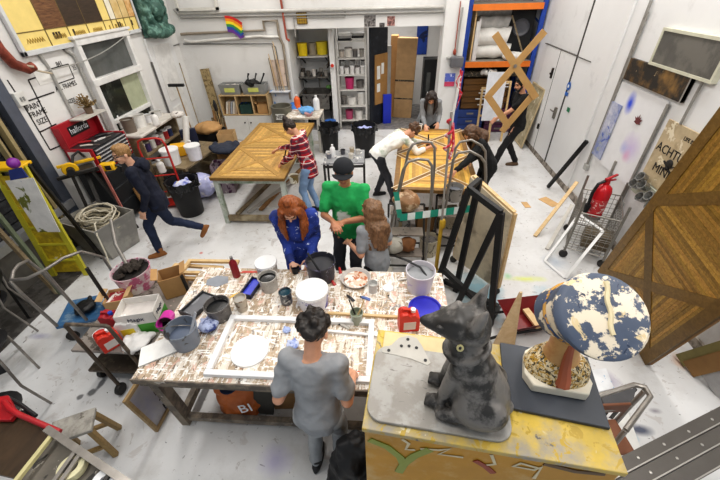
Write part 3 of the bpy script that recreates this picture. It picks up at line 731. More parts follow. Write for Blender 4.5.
    if cap:
        cb = MB()
        prof = [(.1 * math.cos(a * PI / 16), .1 * math.sin(a * PI / 16)) for a in range(8)] + [(.004, .1)]
        n0 = len(cb.v); cb.lathe([(p[0] * s, p[1] * s) for p in prof], seg=22)
        T = HR.to_4x4(); T.translation = H(0, -.012, .045); cb.xf(T, n0)
        link_mesh(cb.mesh('cap', cap), 'cap', cap, root)
        vb = MB(); pts = []
        outer = [(math.sin(t) * .1, .07 + math.cos(t) * .085) for t in [(-1.35 + 2.7 * k / 12) for k in range(13)]]
        n0 = len(vb.v); vb.prism([(x * s, y * s) for x, y in outer], -.004 * s, .004 * s)
        T = (HR @ rot('X', -12)).to_4x4(); T.translation = H(0, -.005, .056); vb.xf(T, n0)
        br = link_mesh(vb.mesh('cap_brim', cap), 'cap_brim', cap, root.children[-1])
    if glasses:
        lb = MB()
        for sg in (-1, 1):
            lb.tube([H(sg * .033 + .022 * math.cos(t), .1, .004 + .017 * math.sin(t)) for t in [2 * PI * k / 12 for k in range(12)]], .0028, 5, closed=True)
            lb.tube([H(sg * .056, .098, .008), H(sg * .078, .03, .006), H(sg * .08, -.02, -.002)], .0026, 5)
        lb.tube([H(-.011, .1, .006), H(.011, .1, .006)], .0026, 5)
        lb.build('glasses', mat('glasses frame', '#20201f', rough=.3), root)
    root_info[label] = dict(hp=hp, wr=wr, hc=hc, ch=ch, S2=S2, S1=S1, HR=HR, s=s, nb=nb)
    return root
root_info = {}
def cloth(name, col, **k): return mat('cloth ' + name, col, rough=.85, var=k.pop('var', .16), sc=k.pop('sc', 5), **k)
def plaid():
    if 'plaid' in _mc: return _mc['plaid']
    m, t = _newmat('plaid flannel', .85, 0)
    vec = t.coords('Object')
    sp = t.n('ShaderNodeSeparateXYZ'); t.l(vec, sp.inputs[0])
    ad = t.n('ShaderNodeMath', operation='ADD'); t.l(sp.outputs[0], ad.inputs[0]); t.l(sp.outputs[1], ad.inputs[1])
    out = hx('#b01e2a')
    def band(src, per, ph, w):
        a = t.n('ShaderNodeMath', operation='MULTIPLY_ADD'); t.l(src, a.inputs[0]); a.inputs[1].default_value = 1 / per; a.inputs[2].default_value = ph
        fr = t.n('ShaderNodeMath', operation='FRACT'); t.l(a.outputs[0], fr.inputs[0])
        lt = t.n('ShaderNodeMath', operation='LESS_THAN'); t.l(fr.outputs[0], lt.inputs[0]); lt.inputs[1].default_value = w
        return lt.outputs[0]
    for src in (ad.outputs[0], sp.outputs[2]):
        out = t.mix(t.mul(band(src, .1, 0, .38), .62), out, hx('#1d2238'))
        out = t.mix(t.mul(band(src, .1, .45, .13), .75), out, hx('#e9dfd8'))
    t.l(out, t.b.inputs['Base Color']); _mc['plaid'] = m; return m
def hairmat(name, a, b): return wood('hair ' + name, a, b, (30, 30, 5), 3, .5)

black_cloth = cloth('black', '#17181a'); dark_grey = cloth('charcoal trousers', '#3c3d42')
boot_tan = mat('boot tan suede', '#8a5a30', rough=.8); boot_brown = mat('boot brown', '#5d4a38', rough=.8); shoe_dark = mat('shoe dark', '#2b2a2c', rough=.6)
# 1 man in navy hoodie walking
person('man with glasses in navy hooded top walking past the tool chest', (-3.08, 3.86, 0), 112, 1.76, lean=10, head=(8, 34, 0), hipz=.88, hood=True,
       hands=[(-.22, .12, .84), (.26, -.02, .80)], feet=[(.09, -.42, .17, -5, 52), (-.07, .2, 0, 6, 0)],
       shirt=cloth('navy hoodie', '#151a2c', blobs=[('#d8d8de', (-.06, .13, 1.32), .02)]), trousers=cloth('navy trousers', '#1c2740'), shoe=boot_tan, hair='short',
       hairm=hairmat('sandy', '#6e4f2e', '#b38d5c'), glasses=True, skin='pale', hem=.04)
# 2 woman in red plaid shirt
person('woman with dark bun in red plaid shirt brushing the chevron panel', (-1.2, 4.92, 0), 78, 1.66, lean=12, head=(42, 10, 0), hands=[(-.12, .38, .92), (.1, .5, 1.06)],
       feet=[(-.1, .0, 0, 6), (.1, -.06, 0, -8)], shirt=plaid(), trousers=cloth('light jeans', '#7f98b8'), shoe=shoe_dark, hair='bun',
       hairm=hairmat('dark brown', '#17110e', '#3b2a22'), skin='light', slim=.88, hem=.1)
# 3 green T-shirt and cap
person('person in green T-shirt and dark cap standing at the back of the workbench', (-.40, 3.14, 0), 172, 1.83, lean=3, head=(10, 8, 0), hands=[(-.04, .31, 1.24), (.06, .34, 1.25)], elbow=[(-.55, -.35, -.8), (.55, -.35, -.8)],
       shirt=cloth('green', '#2aa55c', blobs=[('#e6efe6', (.02, .14, 1.18), .085, {'wsc': 30, 'wob': .5, 'soft': .2})]), sleeve='short', trousers=dark_grey, shoe=shoe_dark, hair='short',
       hairm=hairmat('dark brown', '#17110e', '#3b2a22'), cap=cloth('cap', '#24262b'), skin='tan', curl=1.0)
# 4 ginger hair blue overalls
person('woman with long ginger hair in paint-spotted blue overalls at the workbench', (-.86, 2.76, 0), 186, 1.75, lean=8, head=(46, 0, 0), hands=[(-.12, .2, .99), (.06, .24, .98)], curl=.9,
       shirt=cloth('royal blue', '#2b4192', splats=[('#c9d4ea', 26, .63), ('#22306b', 6, .58)]), trousers=cloth('royal blue trousers', '#203a9c', splats=[('#c9d4ea', 26, .68)]), shoe=shoe_dark, hair='longbun',
       hairm=hairmat('ginger', '#63300f', '#a85f2c'), skin='pale', slim=.95)
# 5 long wavy brown hair, grey top
person('woman with wavy brown hair and grey top, her back half turned, at the workbench', (-.07, 2.74, 0), 44, 1.55, lean=8, head=(2, 4, 0), hands=[(-.16, .24, .99), (.1, .2, 1.0)],
       shirt=cloth('heather grey', '#8d9094'), sleeve='short', trousers=black_cloth, shoe=shoe_dark, hair='wavy', hairm=hairmat('wavy brown', '#4d3523', '#94704f'), skin='light', slim=.9)
# 6 grey T-shirt from behind
person('man in grey T-shirt standing in front of the workbench, seen from behind', (-.41, 1.12, 0), -4, 1.72, lean=7, head=(30, -3, 0), hands=[(-.22, .14, .99), (.2, .2, 1.0)], elbow=[(-.2, -1, -.5), (.2, -1, -.5)],
       shirt=cloth('mid grey', '#95979a'), sleeve='short', trousers=cloth('mid grey trousers', '#a0a2a4'), shoe=shoe_dark, hair='curly', hairm=hairmat('near black', '#15110f', '#37302b'), skin='light', curl=.9, hem=.0, slim=.88)
# 7 white shirt leaning over panel
person('person in white top bending over the right chevron panel', (-.04, 5.42, 0), -68, 1.74, lean=60, hip=(0, -.08), hipz=.88, head=(62, 5, 0), hands=[(.02, .78, .93), (.2, .74, .93)],
       feet=[(.17, .12, 0, 5), (-.16, -.06, 0, -5)], shirt=cloth('white and sage', '#eceae4', col2='#9aa894', th=.6, sc2=3), sleeve='half', trousers=dark_grey, shoe=shoe_dark, hair='curly',
       hairm=hairmat('mid brown', '#3a281b', '#6d4e36'), skin='light', slim=.92)
# 8 grey hoodie
person('woman in grey sweatshirt working behind the right chevron panel', (.84, 7.05, 0), 176, 1.66, lean=28, head=(52, 0, 0), hood=True, hands=[(-.16, .36, .93), (.08, .5, .93)],
       shirt=cloth('grey marl', '#8b8d90', blobs=[('#1d1d20', (.16, .2, .95), .16)]), trousers=black_cloth, shoe=shoe_dark, hair='long', hairm=hairmat('dark brown', '#17110e', '#3b2a22'), skin='light', slim=.9)
# 9 black clothing
person('person in black with brown hair reaching over the right end of the panel', (1.52, 4.95, 0), 100, 1.68, lean=30, head=(50, 25, 0), hands=[(-.3, .62, .94), (-.05, .3, .98)],
       feet=[(-.1, 0, 0, 10), (.1, -.1, 0, -10)], shirt=black_cloth, trousers=black_cloth, shoe=shoe_dark, hair='long', hairm=hairmat('mid brown', '#3a281b', '#6d4e36'), skin='light', slim=.92)
# 10 man with lattice
person('bearded man in black T-shirt walking with the plywood lattice', (2.46, 6.72, 0), 96, 1.80, lean=5, head=(14, 0, 0), hands=[(-.02, .42, 1.02), (.29, -.02, .84)], hipz=.90,
       feet=[(-.1, .34, 0, 5), (.1, -.2, 0, -5)], elbow=[(-.5, -.8, -.4), (.6, -.6, -.5)],
       shirt=cloth('black tee', '#141416', blobs=[('#3fae7a', (-.12, -.13, 1.38), .035)]), sleeve='short', trousers=cloth('black trousers', '#1b1a1c'), shoe=boot_brown, hair='short', hairm=hairmat('near black', '#15110f', '#37302b'), skin='light', beard=True)
# ============================================================ small kit
STEEL = mat('worn steel tube', '#8f8a84', rough=.35, metal=.55, var=.2, sc=9)
DSTEEL = mat('dark steel', '#3b3937', rough=.45, metal=.4, var=.2, sc=9)
BLK = mat('black plastic', '#1c1c1e', rough=.5)
WHT = mat('white plastic', '#e4e4e4', rough=.4, var=.04)
CARD = mat('brown cardboard', '#b08a5c', rough=.85, var=.08); CARDD = mat('dark cardboard', '#8d6b45', rough=.85)
PINE = wood('pale pine', '#d9bf93', '#c4a270', (2, 2, 20), 3); PLY = wood('plywood', '#d5bd98', '#bfa27a', (3, 12, 3), 3)
OLDW = wood('old grey timber', '#8f8064', '#6a5a44', (3, 3, 16), 3, dark='#b0a489')
def pot(label, pos, r, h, outer, content=None, fill=.7, taper=.88, handle=None, cat='pot', name='paint_pot', group=None, rz=0, band=None, lidm=None, rot=None):
    t = thing(name, label, cat, pos, rz, group, rot=rot); b = r * taper; w = min(.006, r * .07)
    MB().lathe([(.001, 0), (b, 0), (r, h), (r + w, h), (r + w, h - .012 if h > .05 else h - .004), (r, h - .014), (r - w, h - .004), (b - w, .008), (.001, .008)], seg=24).build('vessel', outer, t)
    if content: MB().lathe([(.001, h * fill + .002), ((b + (r - b) * fill) - w, h * fill)], seg=24).build('paint', content, t)
    if band: MB().lathe([(b + (r - b) * .25 + .001, h * .25), (b + (r - b) * .75 + .0015, h * .75)], seg=24).build('label_band', band, t)
    if handle: MB().tube([(r * math.cos(a) * 1.04, handle * r * .5 * math.sin(a) * 0 + r * .55 * math.sin(a) * handle, h - .015 - abs(math.sin(a)) * r * .35) for a in [PI * k / 10 for k in range(11)]], .004, 6).build('wire_handle', STEEL, t)
    if lidm: MB().lathe([(.001, h + .012), (r + .003, h + .012), (r + .006, h + .006), (r + .006, h - .015), (r + .001, h - .015)], seg=28).build('lid', lidm, t)
    return t
def bottle(label, pos, r, h, m, capm, name='bottle', group=None, lab=None, neck=.35):
    t = thing(name, label, 'bottle', pos, 0, group)
    MB().lathe([(.001, 0), (r * .92, 0), (r, r * .1), (r, h * .66), (r * .85, h * .75), (r * neck, h * .86), (r * neck, h * .92), (.001, h * .92)], seg=18).build('bottle_body', m, t)
    MB().lathe([(r * neck * 1.15, h * .9), (r * neck * 1.15, h), (.001, h)], seg=14).build('bottle_cap', capm, t)
    if lab: MB().lathe([(r * 1.015, h * .2), (r * 1.015, h * .55)], seg=18).build('bottle_label', lab, t)
    return t
def jerry(label, pos, w, d, h, rz, m, capm, lab=None, name='jerrycan'):
    t = thing(name, label, 'jerrycan', pos, rz)
    b = MB(); b.prism([(-w / 2, 0), (w / 2, 0), (w / 2, h * .72), (w * .28, h * .86), (w * .28, h * .92), (w * .1, h * .92), (w * .05, h * .84), (-w * .12, h * .98), (-w * .38, h * .98), (-w / 2, h * .86)], -d / 2, d / 2, R3((PI / 2, 0, 0)))
    b.build('can_body', m, t, bevel=.012)
    MB().lathe([(.02, 0), (.02, .03), (.001, .03)], (w * .19, 0, h * .9), 14).build('can_cap', capm, t)
    MB().tube([(-w * .42, 0, h * .9), (-w * .3, 0, h * 1.08), (0, 0, h * 1.04), (w * .08, 0, h * .86)], .013, 8).build('can_handle', m, t)
    if lab:
        for sg in (-1, 1): MB().bb((-w * .3, sg * d / 2 - .002, h * .15), (w * .3, sg * d / 2 + .002, h * .58)).build('can_label', lab, t)
    return t
def box_open(label, pos, w, d, h, rz, m, inner=None, cat='box', name='cardboard_box', flaps=True, band=None, word=None):
    t = thing(name, label, cat, pos, rz); k = .006
    MB().bb((-w / 2, -d / 2, 0), (w / 2, d / 2, k)).bb((-w / 2, -d / 2, 0), (w / 2, -d / 2 + k, h)).bb((-w / 2, d / 2 - k, 0), (w / 2, d / 2, h)).bb((-w / 2, -d / 2, 0), (-w / 2 + k, d / 2, h)).bb((w / 2 - k, -d / 2, 0), (w / 2, d / 2, h)).build('carton', m, t)
    if flaps:
        for sx in (-1, 1): MB().box((sx * (w / 2 + d * .12), 0, h + .03), (d * .3, d * .96, .005), (0, -sx * .35, 0)).build('flap', m, t)
    if inner: MB().bb((-w / 2 + k, -d / 2 + k, h * .5), (w / 2 - k, d / 2 - k, h * .7)).build('filling', inner, t)
    if band:
        MB().bb((-w / 2 - .002, -d / 2 - .002, .0), (w / 2 + .002, d / 2 + .002, h * .5)).build('printed_band', band, t)
    if word: text('print', word, h * .22, mat('print ink', '#3d3f52', rough=.7), t, (0, -d / 2 - .004, h * .74), (PI / 2, 0, 0), .001); text('print', word, h * .22, mat('print ink'), t, (w / 2 + .004, 0, h * .74), (PI / 2, 0, PI / 2), .001)
    return t
def rag(label, pos, r, m, cat='rag', name='rag', flat=.5, seed=1, group=None, n=14):
    rnd = random.Random(seed); b = MB()
    b.ell((0, 0, r * flat * .5), (r * .85, r * .8, r * flat * .5))
    for k in range(n):
        a = rnd.uniform(0, 6.28); q = rnd.uniform(.15, .8) * r
        b.ell((q * math.cos(a), q * math.sin(a), r * flat * rnd.uniform(.4, .75)), (r * rnd.uniform(.2, .4), r * rnd.uniform(.12, .25), r * rnd.uniform(.15, .3)), Euler((rnd.uniform(-1, 1), rnd.uniform(-1, 1), rnd.uniform(0, 3))).to_matrix())
    o = link_mesh(remeshed(b, name, r * .07, 1, r * .12, r * .4), name, m, None); o.location = pos
    zmin = min(v.co.z for v in o.data.vertices)
    for v in o.data.vertices: v.co.z -= zmin
    return tag(o, label, cat, group)
def bin_(label, pos, r, h, m, liner=True, fill=None, filll=None):
    t = thing('waste_bin', label, 'bin', pos)
    MB().lathe([(.001, 0), (r * .78, 0), (r * .8, .01), (r * .97, h * .92), (r * 1.05, h * .93), (r * 1.05, h), (r * .96, h), (r * .94, h * .9), (r * .76, .02), (.001, .02)], seg=28).build('bin_tub', m, t)
    if liner:
        b = MB(); ring = lambda k, z, rr: ((rr + .02 * math.sin(k * 2.3)) * math.cos(2 * PI * k / 28), (rr + .02 * math.cos(k * 1.7)) * math.sin(2 * PI * k / 28), z + .02 * math.sin(k * 3.1))
        for k in range(28):
            a = [ring(k % 28, h * .8, r * 1.03), ring((k + 1) % 28, h * .8, r * 1.03)]; c = [ring(k, h + .015, r * 1.09), ring((k + 1) % 28, h + .015, r * 1.09)]; d_ = [ring(k, h * .7, r * .88), ring((k + 1) % 28, h * .7, r * .88)]
            b.quad(a[0], a[1], c[1], c[0]); b.quad(c[0], c[1], d_[1], d_[0])
        b.build('bin_liner', mat('bin bag', '#202124', rough=.25), t)
    for sg in (-1, 1): MB().tube([(sg * r * 1.0, -.06, h * .86), (sg * r * 1.12, -.05, h * .84), (sg * r * 1.12, .05, h * .84), (sg * r * 1.0, .06, h * .86)], .012, 6).build('bin_handle', m, t)
    if fill: rag(filll, (pos[0], pos[1], pos[2] + h * .72), r * .8, fill, 'waste', 'waste_heap', .7, seed=int(r * 100 + h * 77), n=24)
    return t
def clip(poly, a, b, c):          # keep a*x+b*y<=c
    out = []
    for i in range(len(poly)):
        p, q = poly[i], poly[(i + 1) % len(poly)]; fp = a * p[0] + b * p[1] - c; fq = a * q[0] + b * q[1] - c
        if fp <= 0: out.append(p)
        if fp * fq < 0:
            t = fp / (fp - fq); out.append((p[0] + (q[0] - p[0]) * t, p[1] + (q[1] - p[1]) * t))
    return out
def inset(poly, w):
    n = len(poly); cx = sum(p[0] for p in poly) / n; cy = sum(p[1] for p in poly) / n; res = poly
    for i in range(n):
        p, q = poly[i], poly[(i + 1) % n]; nx, ny = q[1] - p[1], -(q[0] - p[0]); l = math.hypot(nx, ny); nx, ny = nx / l, ny / l
        if nx * (cx - p[0]) + ny * (cy - p[1]) > 0: nx, ny = -nx, -ny
        wi = w[i] if isinstance(w, (list, tuple)) else w
        res = clip(res, nx, ny, nx * p[0] + ny * p[1] - wi)
    return res
def chevron(name, label, W, L, loc, rot, wm, bm, inlay=None, t=.045, pw=.05, band=.075, seed=1):
    """panel of planks in two crossed squares, a border and diagonal bands; x across, y along, top face +z"""
    rnd = random.Random(seed)
    root = thing(name, label, 'panel', loc, rot=rot)
    MB().bb((0, 0, -t), (W, L, -.012)).build('backing_board', CARDD, root)
    pl = MB(); bd = MB(); il = MB(); h = L / 2
    for m in (0, 1):
        y0 = m * h; A, B, C, D = (0, y0), (W, y0), (W, y0 + h), (0, y0 + h); ce = (W / 2, y0 + h / 2)
        for (p, q, vert) in ((A, B, 0), (B, C, 1), (C, D, 0), (D, A, 1)):
            onb = (p[1] == q[1] and ((m == 0 and p[1] > .1) or (m == 1 and p[1] < L - .1)))
            tri = inset([p, q, ce], [0 if onb else band, band / 2, band / 2])
            N = int((W if vert else L) / pw) + 2
            for k in range(N):
                pp = clip(clip(tri, 1 if vert else 0, 0 if vert else 1, (k + 1) * pw - .0015), -1 if vert else 0, 0 if vert else -1, -k * pw)
                if len(pp) > 2:
                    g = rnd.uniform(.56, 1.15); c = (g, g * rnd.uniform(.93, 1.02), g * rnd.uniform(.85, 1), 1); pl.prism(pp, -.012, rnd.uniform(-.002, .0), col=c)
        for (p, q) in ((A, C), (B, D)):
            dx, dy = q[0] - p[0], q[1] - p[1]; l = math.hypot(dx, dy); nx, ny = -dy / l * band / 2, dx / l * band / 2
            poly = [(p[0] + nx, p[1] + ny), (q[0] + nx, q[1] + ny), (q[0] - nx, q[1] - ny), (p[0] - nx, p[1] - ny)]
            for a_, b_, c_ in ((1, 0, W - band), (-1, 0, -band), (0, 1, L - band), (0, -1, -band)): poly = clip(poly, a_, b_, c_)
            g = rnd.uniform(.8, 1.1); bd.prism(poly, -.012, .004 if p == A else .0045, col=(g, g, g, 1))
            if inlay:
                for sg in (-1, 1):
                    il.bar((p[0] + nx * sg, p[1] + ny * sg, .004), (q[0] + nx * sg, q[1] + ny * sg, .004), .012, .006, (0, 0, 1))
    for a_, b_ in (((0, 0), (band, L)), ((W - band, 0), (W, L)), ((band, 0), (W - band, band)), ((band, L - band), (W - band, L))):
        g = rnd.uniform(.8, 1.1); bd.prism([(a_[0], a_[1]), (b_[0], a_[1]), (b_[0], b_[1]), (a_[0], b_[1])], -.03, .004, col=(g, g, g, 1))
    pl.build('planks', wm, root, smooth=False); bd.build('border_bands', bm, root, smooth=False)
    if inlay: il.build('inlay_strips', inlay, root)
    return root
# ============================================================ workbench and what lies on it
SPL = [('#ddd3c6', 16, .5, (1, .25, 1)), ('#6f5d4d', 24, .585, (1.6, .2, 1)), ('#d3b09e', 16, .58, (1, .5, 1)), ('#8f8a86', 8, .63), ('#b5482f', 20, .665), ('#3c3a3c', 22, .655, (1, .4, 1)), ('#f1eee8', 26, .56, (.35, 1.4, 1)), ('#f1eee8', 22, .57, (1.4, .3, 1)), ('#7b86b0', 14, .69), ('#c9a24f', 15, .68), ('#4d4a4a', 45, .65), ('#f4f2ee', 34, .61), ('#8a5a44', 30, .67)]
BT = mat('paint-splattered bench top', '#b39f87', rough=.6, var=.25, sc=14, splats=SPL)
BL = mat('stained bench timber', '#8d8172', rough=.7, var=.2, sc=8, col2='#6a6158', splats=[('#c9c2b6', 12, .66)])
BZ = .9
wb = thing('workbench', 'big paint-splattered workbench across the middle of the floor', 'workbench', (-.65, 1.87, 0))
MB().bb((-1.15, -.59, .855), (1.2, .62, .9)).build('bench_top', BT, wb, bevel=.004)
MB().bb((-1.155, -.603, .85), (1.2, -.59, .902)).build('front_edge', BL, wb, bevel=.003)
MB().bb((-1.13, -.58, .79), (1.18, -.54, .85)).build('apron', BL, wb)
MB().bb((-1.13, .55, .74), (1.18, .59, .85)).build('apron', BL, wb)
for sx, sy in ((-1.09, -.5), (-1.09, .5), (1.1, -.5), (1.1, .5)):
    lg = MB().bar((sx, sy, .85), (sx, sy + (.05 if sy < 0 else 0), 0), .09, .07, (1, 0, 0)).build('leg', BL, wb)
    if sx < 0 and sy < 0: [text('stencil', c_, .12, mat('stencil black'), wb, (sx - .046, sy + .02, .58 - .1 * i_), (PI / 2, PI / 2, -PI / 2), .002) for i_, c_ in enumerate('EIT')]
MB().bar((-1.1, -.45, .08), (1.1, -.45, .08), .05, .06, (0, 0, 1)).build('stretcher', BL, wb)
MB().bar((-1.13, .5, .12), (1.1, .5, .12), .05, .1, (0, 0, 1)).build('stretcher', BL, wb)
for sx in (-1.09, 1.1): MB().bar((sx, -.45, .12), (sx, .5, .12), .05, .08, (0, 0, 1)).build('stretcher', BL, wb)
def b_at(u, v, z=BZ): p = at(u, v, z); return (p.x, p.y, z)
grimy = mat('grimy white pot', '#b7b2ab', rough=.5, var=.2, sc=14, splats=[('#4c4a4a', 18, .6), ('#e4e0da', 14, .62)])
dkpot = mat('dirty dark pot', '#6d6966', rough=.5, var=.25, sc=14, splats=[('#2c2b2d', 14, .56), ('#b9b4ad', 20, .64)])
blackp = mat('black paint', '#141517', rough=.2); greyp = mat('grey paint', '#6d7076', rough=.25); slate = mat('blue grey paint', '#5c6678', rough=.3)
pot('grey bucket half full of slate paint beside the blank white card', b_at(188, 343), .112, .19, mat('grey bucket', '#7d848f', rough=.45, splats=[('#4d4a48', 9, .56), ('#6d93c4', 6, .66)]), slate, .6, .84, handle=1, name='paint_bucket', cat='bucket')
st = one('stirring_stick', 'flat grey stirring stick standing in the slate paint bucket', 'stick', MB().bar((0, 0, 0), (.07, .1, .2), .025, .006), mat('painted stick', '#a8aab0', rough=.5), b_at(189, 340, BZ + .1))
pot('wide squat pot with black paint right behind the crumpled blue rag', b_at(221, 316), .098, .15, dkpot, blackp, .72, .92)
pot('narrow messy cream and brown jar between the black pots and the blue tray', b_at(243, 309), .052, .14, mat('messy jar', '#bdb2a2', rough=.5, splats=[('#6d4f3a', 12, .58), ('#eeeae2', 10, .6)]), mat('dried paint', '#a39f98', rough=.6), .85, .85, name='paint_jar', cat='jar')
pot('tall grimy pot of black paint in front of the white-lidded tub', b_at(270, 288), .083, .15, grimy, blackp, .8, .92)
pot('small tin of dark teal paint left of the big white lid', b_at(287, 302), .052, .13, mat('label tin', '#6e6d70', rough=.4, splats=[('#26323f', 16, .53), ('#c9c9c4', 18, .6)]), mat('teal paint', '#123a48', rough=.2), .9, .97, name='paint_tin', cat='tin')
pot('white-lidded paint tub at the back edge of the bench by the ginger woman', b_at(268, 272), .1, .12, grimy, None, lidm=WHT, taper=.95, name='paint_tub', cat='tub')
pot('big white-lidded purple tub in the middle of the bench', b_at(314, 303), .135, .16, mat('purple white tub', '#d8d8de', rough=.4, splats=[('#4b46a0', 5, .5)]), None, lidm=WHT, taper=.92, name='paint_tub', cat='tub')
pot('large dark tub of grey paint with a brush beside the blue-overalled woman', b_at(322, 277), .135, .2, mat('dark tub', '#3a3942', rough=.4, splats=[('#8d86a8', 9, .6), ('#d6d3cf', 14, .66)]), mat('charcoal paint', '#4d4d50', rough=.3), .75, .9, handle=1, name='paint_bucket', cat='bucket')
one('paint_brush', 'black-handled brush resting in the large dark tub of grey paint', 'brush', MB().tube([(0, 0, 0), (-.09, .06, .13), (-.13, .1, .17)], [.011, .009, .012], 8), BLK, b_at(322, 275, BZ + .13))
pot('translucent white bucket of grey paint at the right rear of the bench', b_at(419, 288), .125, .22, mat('translucent bucket', '#cfccd2', rough=.35, var=.06, splats=[('#b5a9c9', 4, .62)]), mat('mid grey paint', '#8d8f92', rough=.3), .8, .86, handle=1, name='paint_bucket', cat='bucket')
one('paint_stick', 'dark stick lying across the translucent paint bucket', 'stick', MB().tube([(-.16, .1, .24), (0, .03, .2), (.05, -.05, .17)], .009, 6), BLK, b_at(419, 286))
tr = thing('palette_tray', 'round clear tray of orange and white paint scraps by the grey-topped woman', 'tray', b_at(356, 280))
MB().lathe([(.001, 0), (.11, 0), (.135, .035), (.141, .035), (.116, -.004), (.001, -.004)], seg=28).build('tray', mat('cloudy plastic', '#c9c4bf', rough=.3), tr)
MB().lathe([(.001, .012), (.112, .01)], seg=28).build('paint_scraps', mat('paint scraps', '#d9c0ab', rough=.5, splats=[('#b8683d', 12, .55), ('#efe9e2', 14, .55), ('#7d5a48', 16, .64)]), tr)
pot('clear straight jar right of the round scrap tray', b_at(373, 291), .04, .1, mat('cloudy glass', '#c3c2c0', rough=.15), mat('milky water', '#cfcdc8', rough=.2), .6, .95, name='glass_jar', cat='jar')
one('pot_lid', 'small round white lid lying on the bench near the clear jar', 'lid', MB().lathe([(.001, .008), (.048, .008), (.052, .0), (.001, 0)], seg=24), WHT, b_at(388, 288))
cp = pot('murky glass cup holding brushes in front of the round tubs', b_at(357, 322), .05, .12, mat('murky glass', '#9fa79a', rough=.25, splats=[('#d7d3c2', 10, .58)]), mat('murky water', '#7d846f', rough=.2), .7, .85, name='brush_cup', cat='cup')
p0 = b_at(357, 322)
for dx, dy, m_, lb in ((.03, .02, PINE, 'pale handled brush leaning right in the murky glass cup'), (-.03, .02, DSTEEL, 'dark handled brush leaning left in the murky glass cup')):
    one('paint_brush', lb, 'brush', MB().tube([(-dx * .5, -dy * .5, .01), (dx, dy, .13), (dx * 2, dy * 2, .22)], [.012, .006, .005], 7), m_, p0)
one('plate_lid', 'blue plastic tub lid lying beside the red jerrycan', 'lid', MB().lathe([(.001, .004), (.12, .004), (.128, .016), (.14, .016), (.142, 0), (.001, 0)], seg=32), mat('cobalt plastic', '#3536b8', rough=.4), b_at(425, 309))
jerry('red jerrycan with white cap standing on the bench next to the blue lid', b_at(408, 327), .16, .1, .2, .15, mat('red plastic', '#cf3b2b', rough=.4), WHT, mat('pale label', '#d9cfc9', rough=.6))
bottle('dark red metal bottle standing at the back left of the bench', b_at(237, 276), .036, .24, mat('bottle red', '#8c1f28', rough=.35), mat('bottle cap steel', '#8f8e8c', rough=.3, metal=.6), name='drinks_bottle')
one('round_board', 'round white disc lying inside the white frame', 'disc', MB().lathe([(.001, .012), (.142, .012), (.145, .006), (.145, 0), (.001, 0)], seg=40), WHT, b_at(250, 351))
q = [at(*c, BZ + .012) for c in ((138, 367), (177, 351), (174, 334), (141, 348))]
one('white_card', 'blank white card lying at the left front of the bench', 'card', MB().quad(*[tuple(x) for x in q]).quad(*[(x.x, x.y, x.z - .012) for x in q]), mat('paper'), bevel=0)
f0 = at(204, 377, BZ); f1 = at(372, 381, BZ); f2 = at(231, 317, BZ)
fw, fd_ = f1.x - f0.x, f2.y - f0.y
fr = thing('white_stretcher', 'large white rectangular frame lying on the bench in front of the grey T-shirt man', 'frame', (f0.x, f0.y, BZ + .001))
for a_, b_ in (((0, 0), (fw, .045)), ((0, fd_ - .045), (fw, fd_)), ((0, .045), (.045, fd_ - .045)), ((fw - .045, .045), (fw, fd_ - .045))): MB().bb((a_[0], a_[1], 0), (b_[0], b_[1], .035)).build('frame_rail', WHT, fr, bevel=.004)
one('white_batten', 'thin white batten lying on the bench right of the man in grey', 'batten', MB().bar((0, 0, .012), (.46, -.03, .012), .02, .02), WHT, b_at(328, 332))
one('wooden_batten', 'pale brown batten lying across the bench behind the grey T-shirt man', 'batten', MB().bar((0, 0, .012), (.62, -.02, .012), .022, .02), PINE, b_at(328, 314))
rag('crumpled blue and white rag between the slate bucket and the frame', b_at(210, 328), .095, mat('blue white rag', '#b9c3e0', rough=.9, col2='#3d4a80', th=.52, sc2=12), flat=.8, seed=4)
rag('small blue scrunched tissue inside the white frame by the man in grey', b_at(287, 331, BZ + .002), .04, mat('tissue blue', '#a9b8e0', rough=.9, var=.2), flat=.7, seed=6)
rag('flat blue and white wipe near the elbow of the man in grey', b_at(293, 346, BZ + .002), .06, mat('tissue pale', '#c5cde6', rough=.9, col2='#8596cc', sc2=14), flat=.4, seed=8)
def tray(label, pos, w, d, rz, m, inner):
    t = thing('roller_tray', label, 'paint tray', pos, rz)
    MB().bb((-w / 2, -d / 2, 0), (w / 2, d / 2, .008)).bb((-w / 2, -d / 2, 0), (-w / 2 + .012, d / 2, .04)).bb((w / 2 - .012, -d / 2, 0), (w / 2, d / 2, .04)).bb((-w / 2, -d / 2, 0), (w / 2, -d / 2 + .012, .055)).bb((-w / 2, d / 2 - .012, 0), (w / 2, d / 2, .03)).build('tray', m, t, bevel=.004)
    MB().bb((-w / 2 + .012, -d / 2 + .012, .009), (w / 2 - .012, d / 2 - .012, .014)).build('paint', inner, t); return t
tray('black roller tray with grey paint behind the slate bucket', b_at(199, 306), .16, .28, -.35, mat('tray black', '#3b3b3d', rough=.5, splats=[('#77787b', 8, .6)]), mat('dull grey paint', '#6f7074', rough=.3, splats=[('#9b9ca0', 9, .6)]))
tray('dark roller tray of bright blue paint in the middle left of the bench', b_at(252, 289), .12, .25, -.2, mat('tray dark blue', '#2b2d45', rough=.5), mat('blue paint', '#3c48c8', rough=.3, splats=[('#b9c0ea', 6, .6)]))
one('yellow_smear', 'streak of yellow paint smeared on the bench left of the blue tray', 'paint smear', MB().prism([(0, 0), (.05, .02), (.16, .12), (.17, .15), (.1, .1), (.02, .04)], 0, .002), mat('ochre smear', '#dfb648', rough=.4), b_at(229, 298, BZ + .001))
one('red_smear', 'streak of red paint at the back edge of the bench by the red bottle', 'paint smear', MB().prism([(0, 0), (.2, .01), (.22, .035), (.02, .03)], 0, .002), mat('red smear', '#cf4a38', rough=.4), b_at(240, 273, BZ + .001))
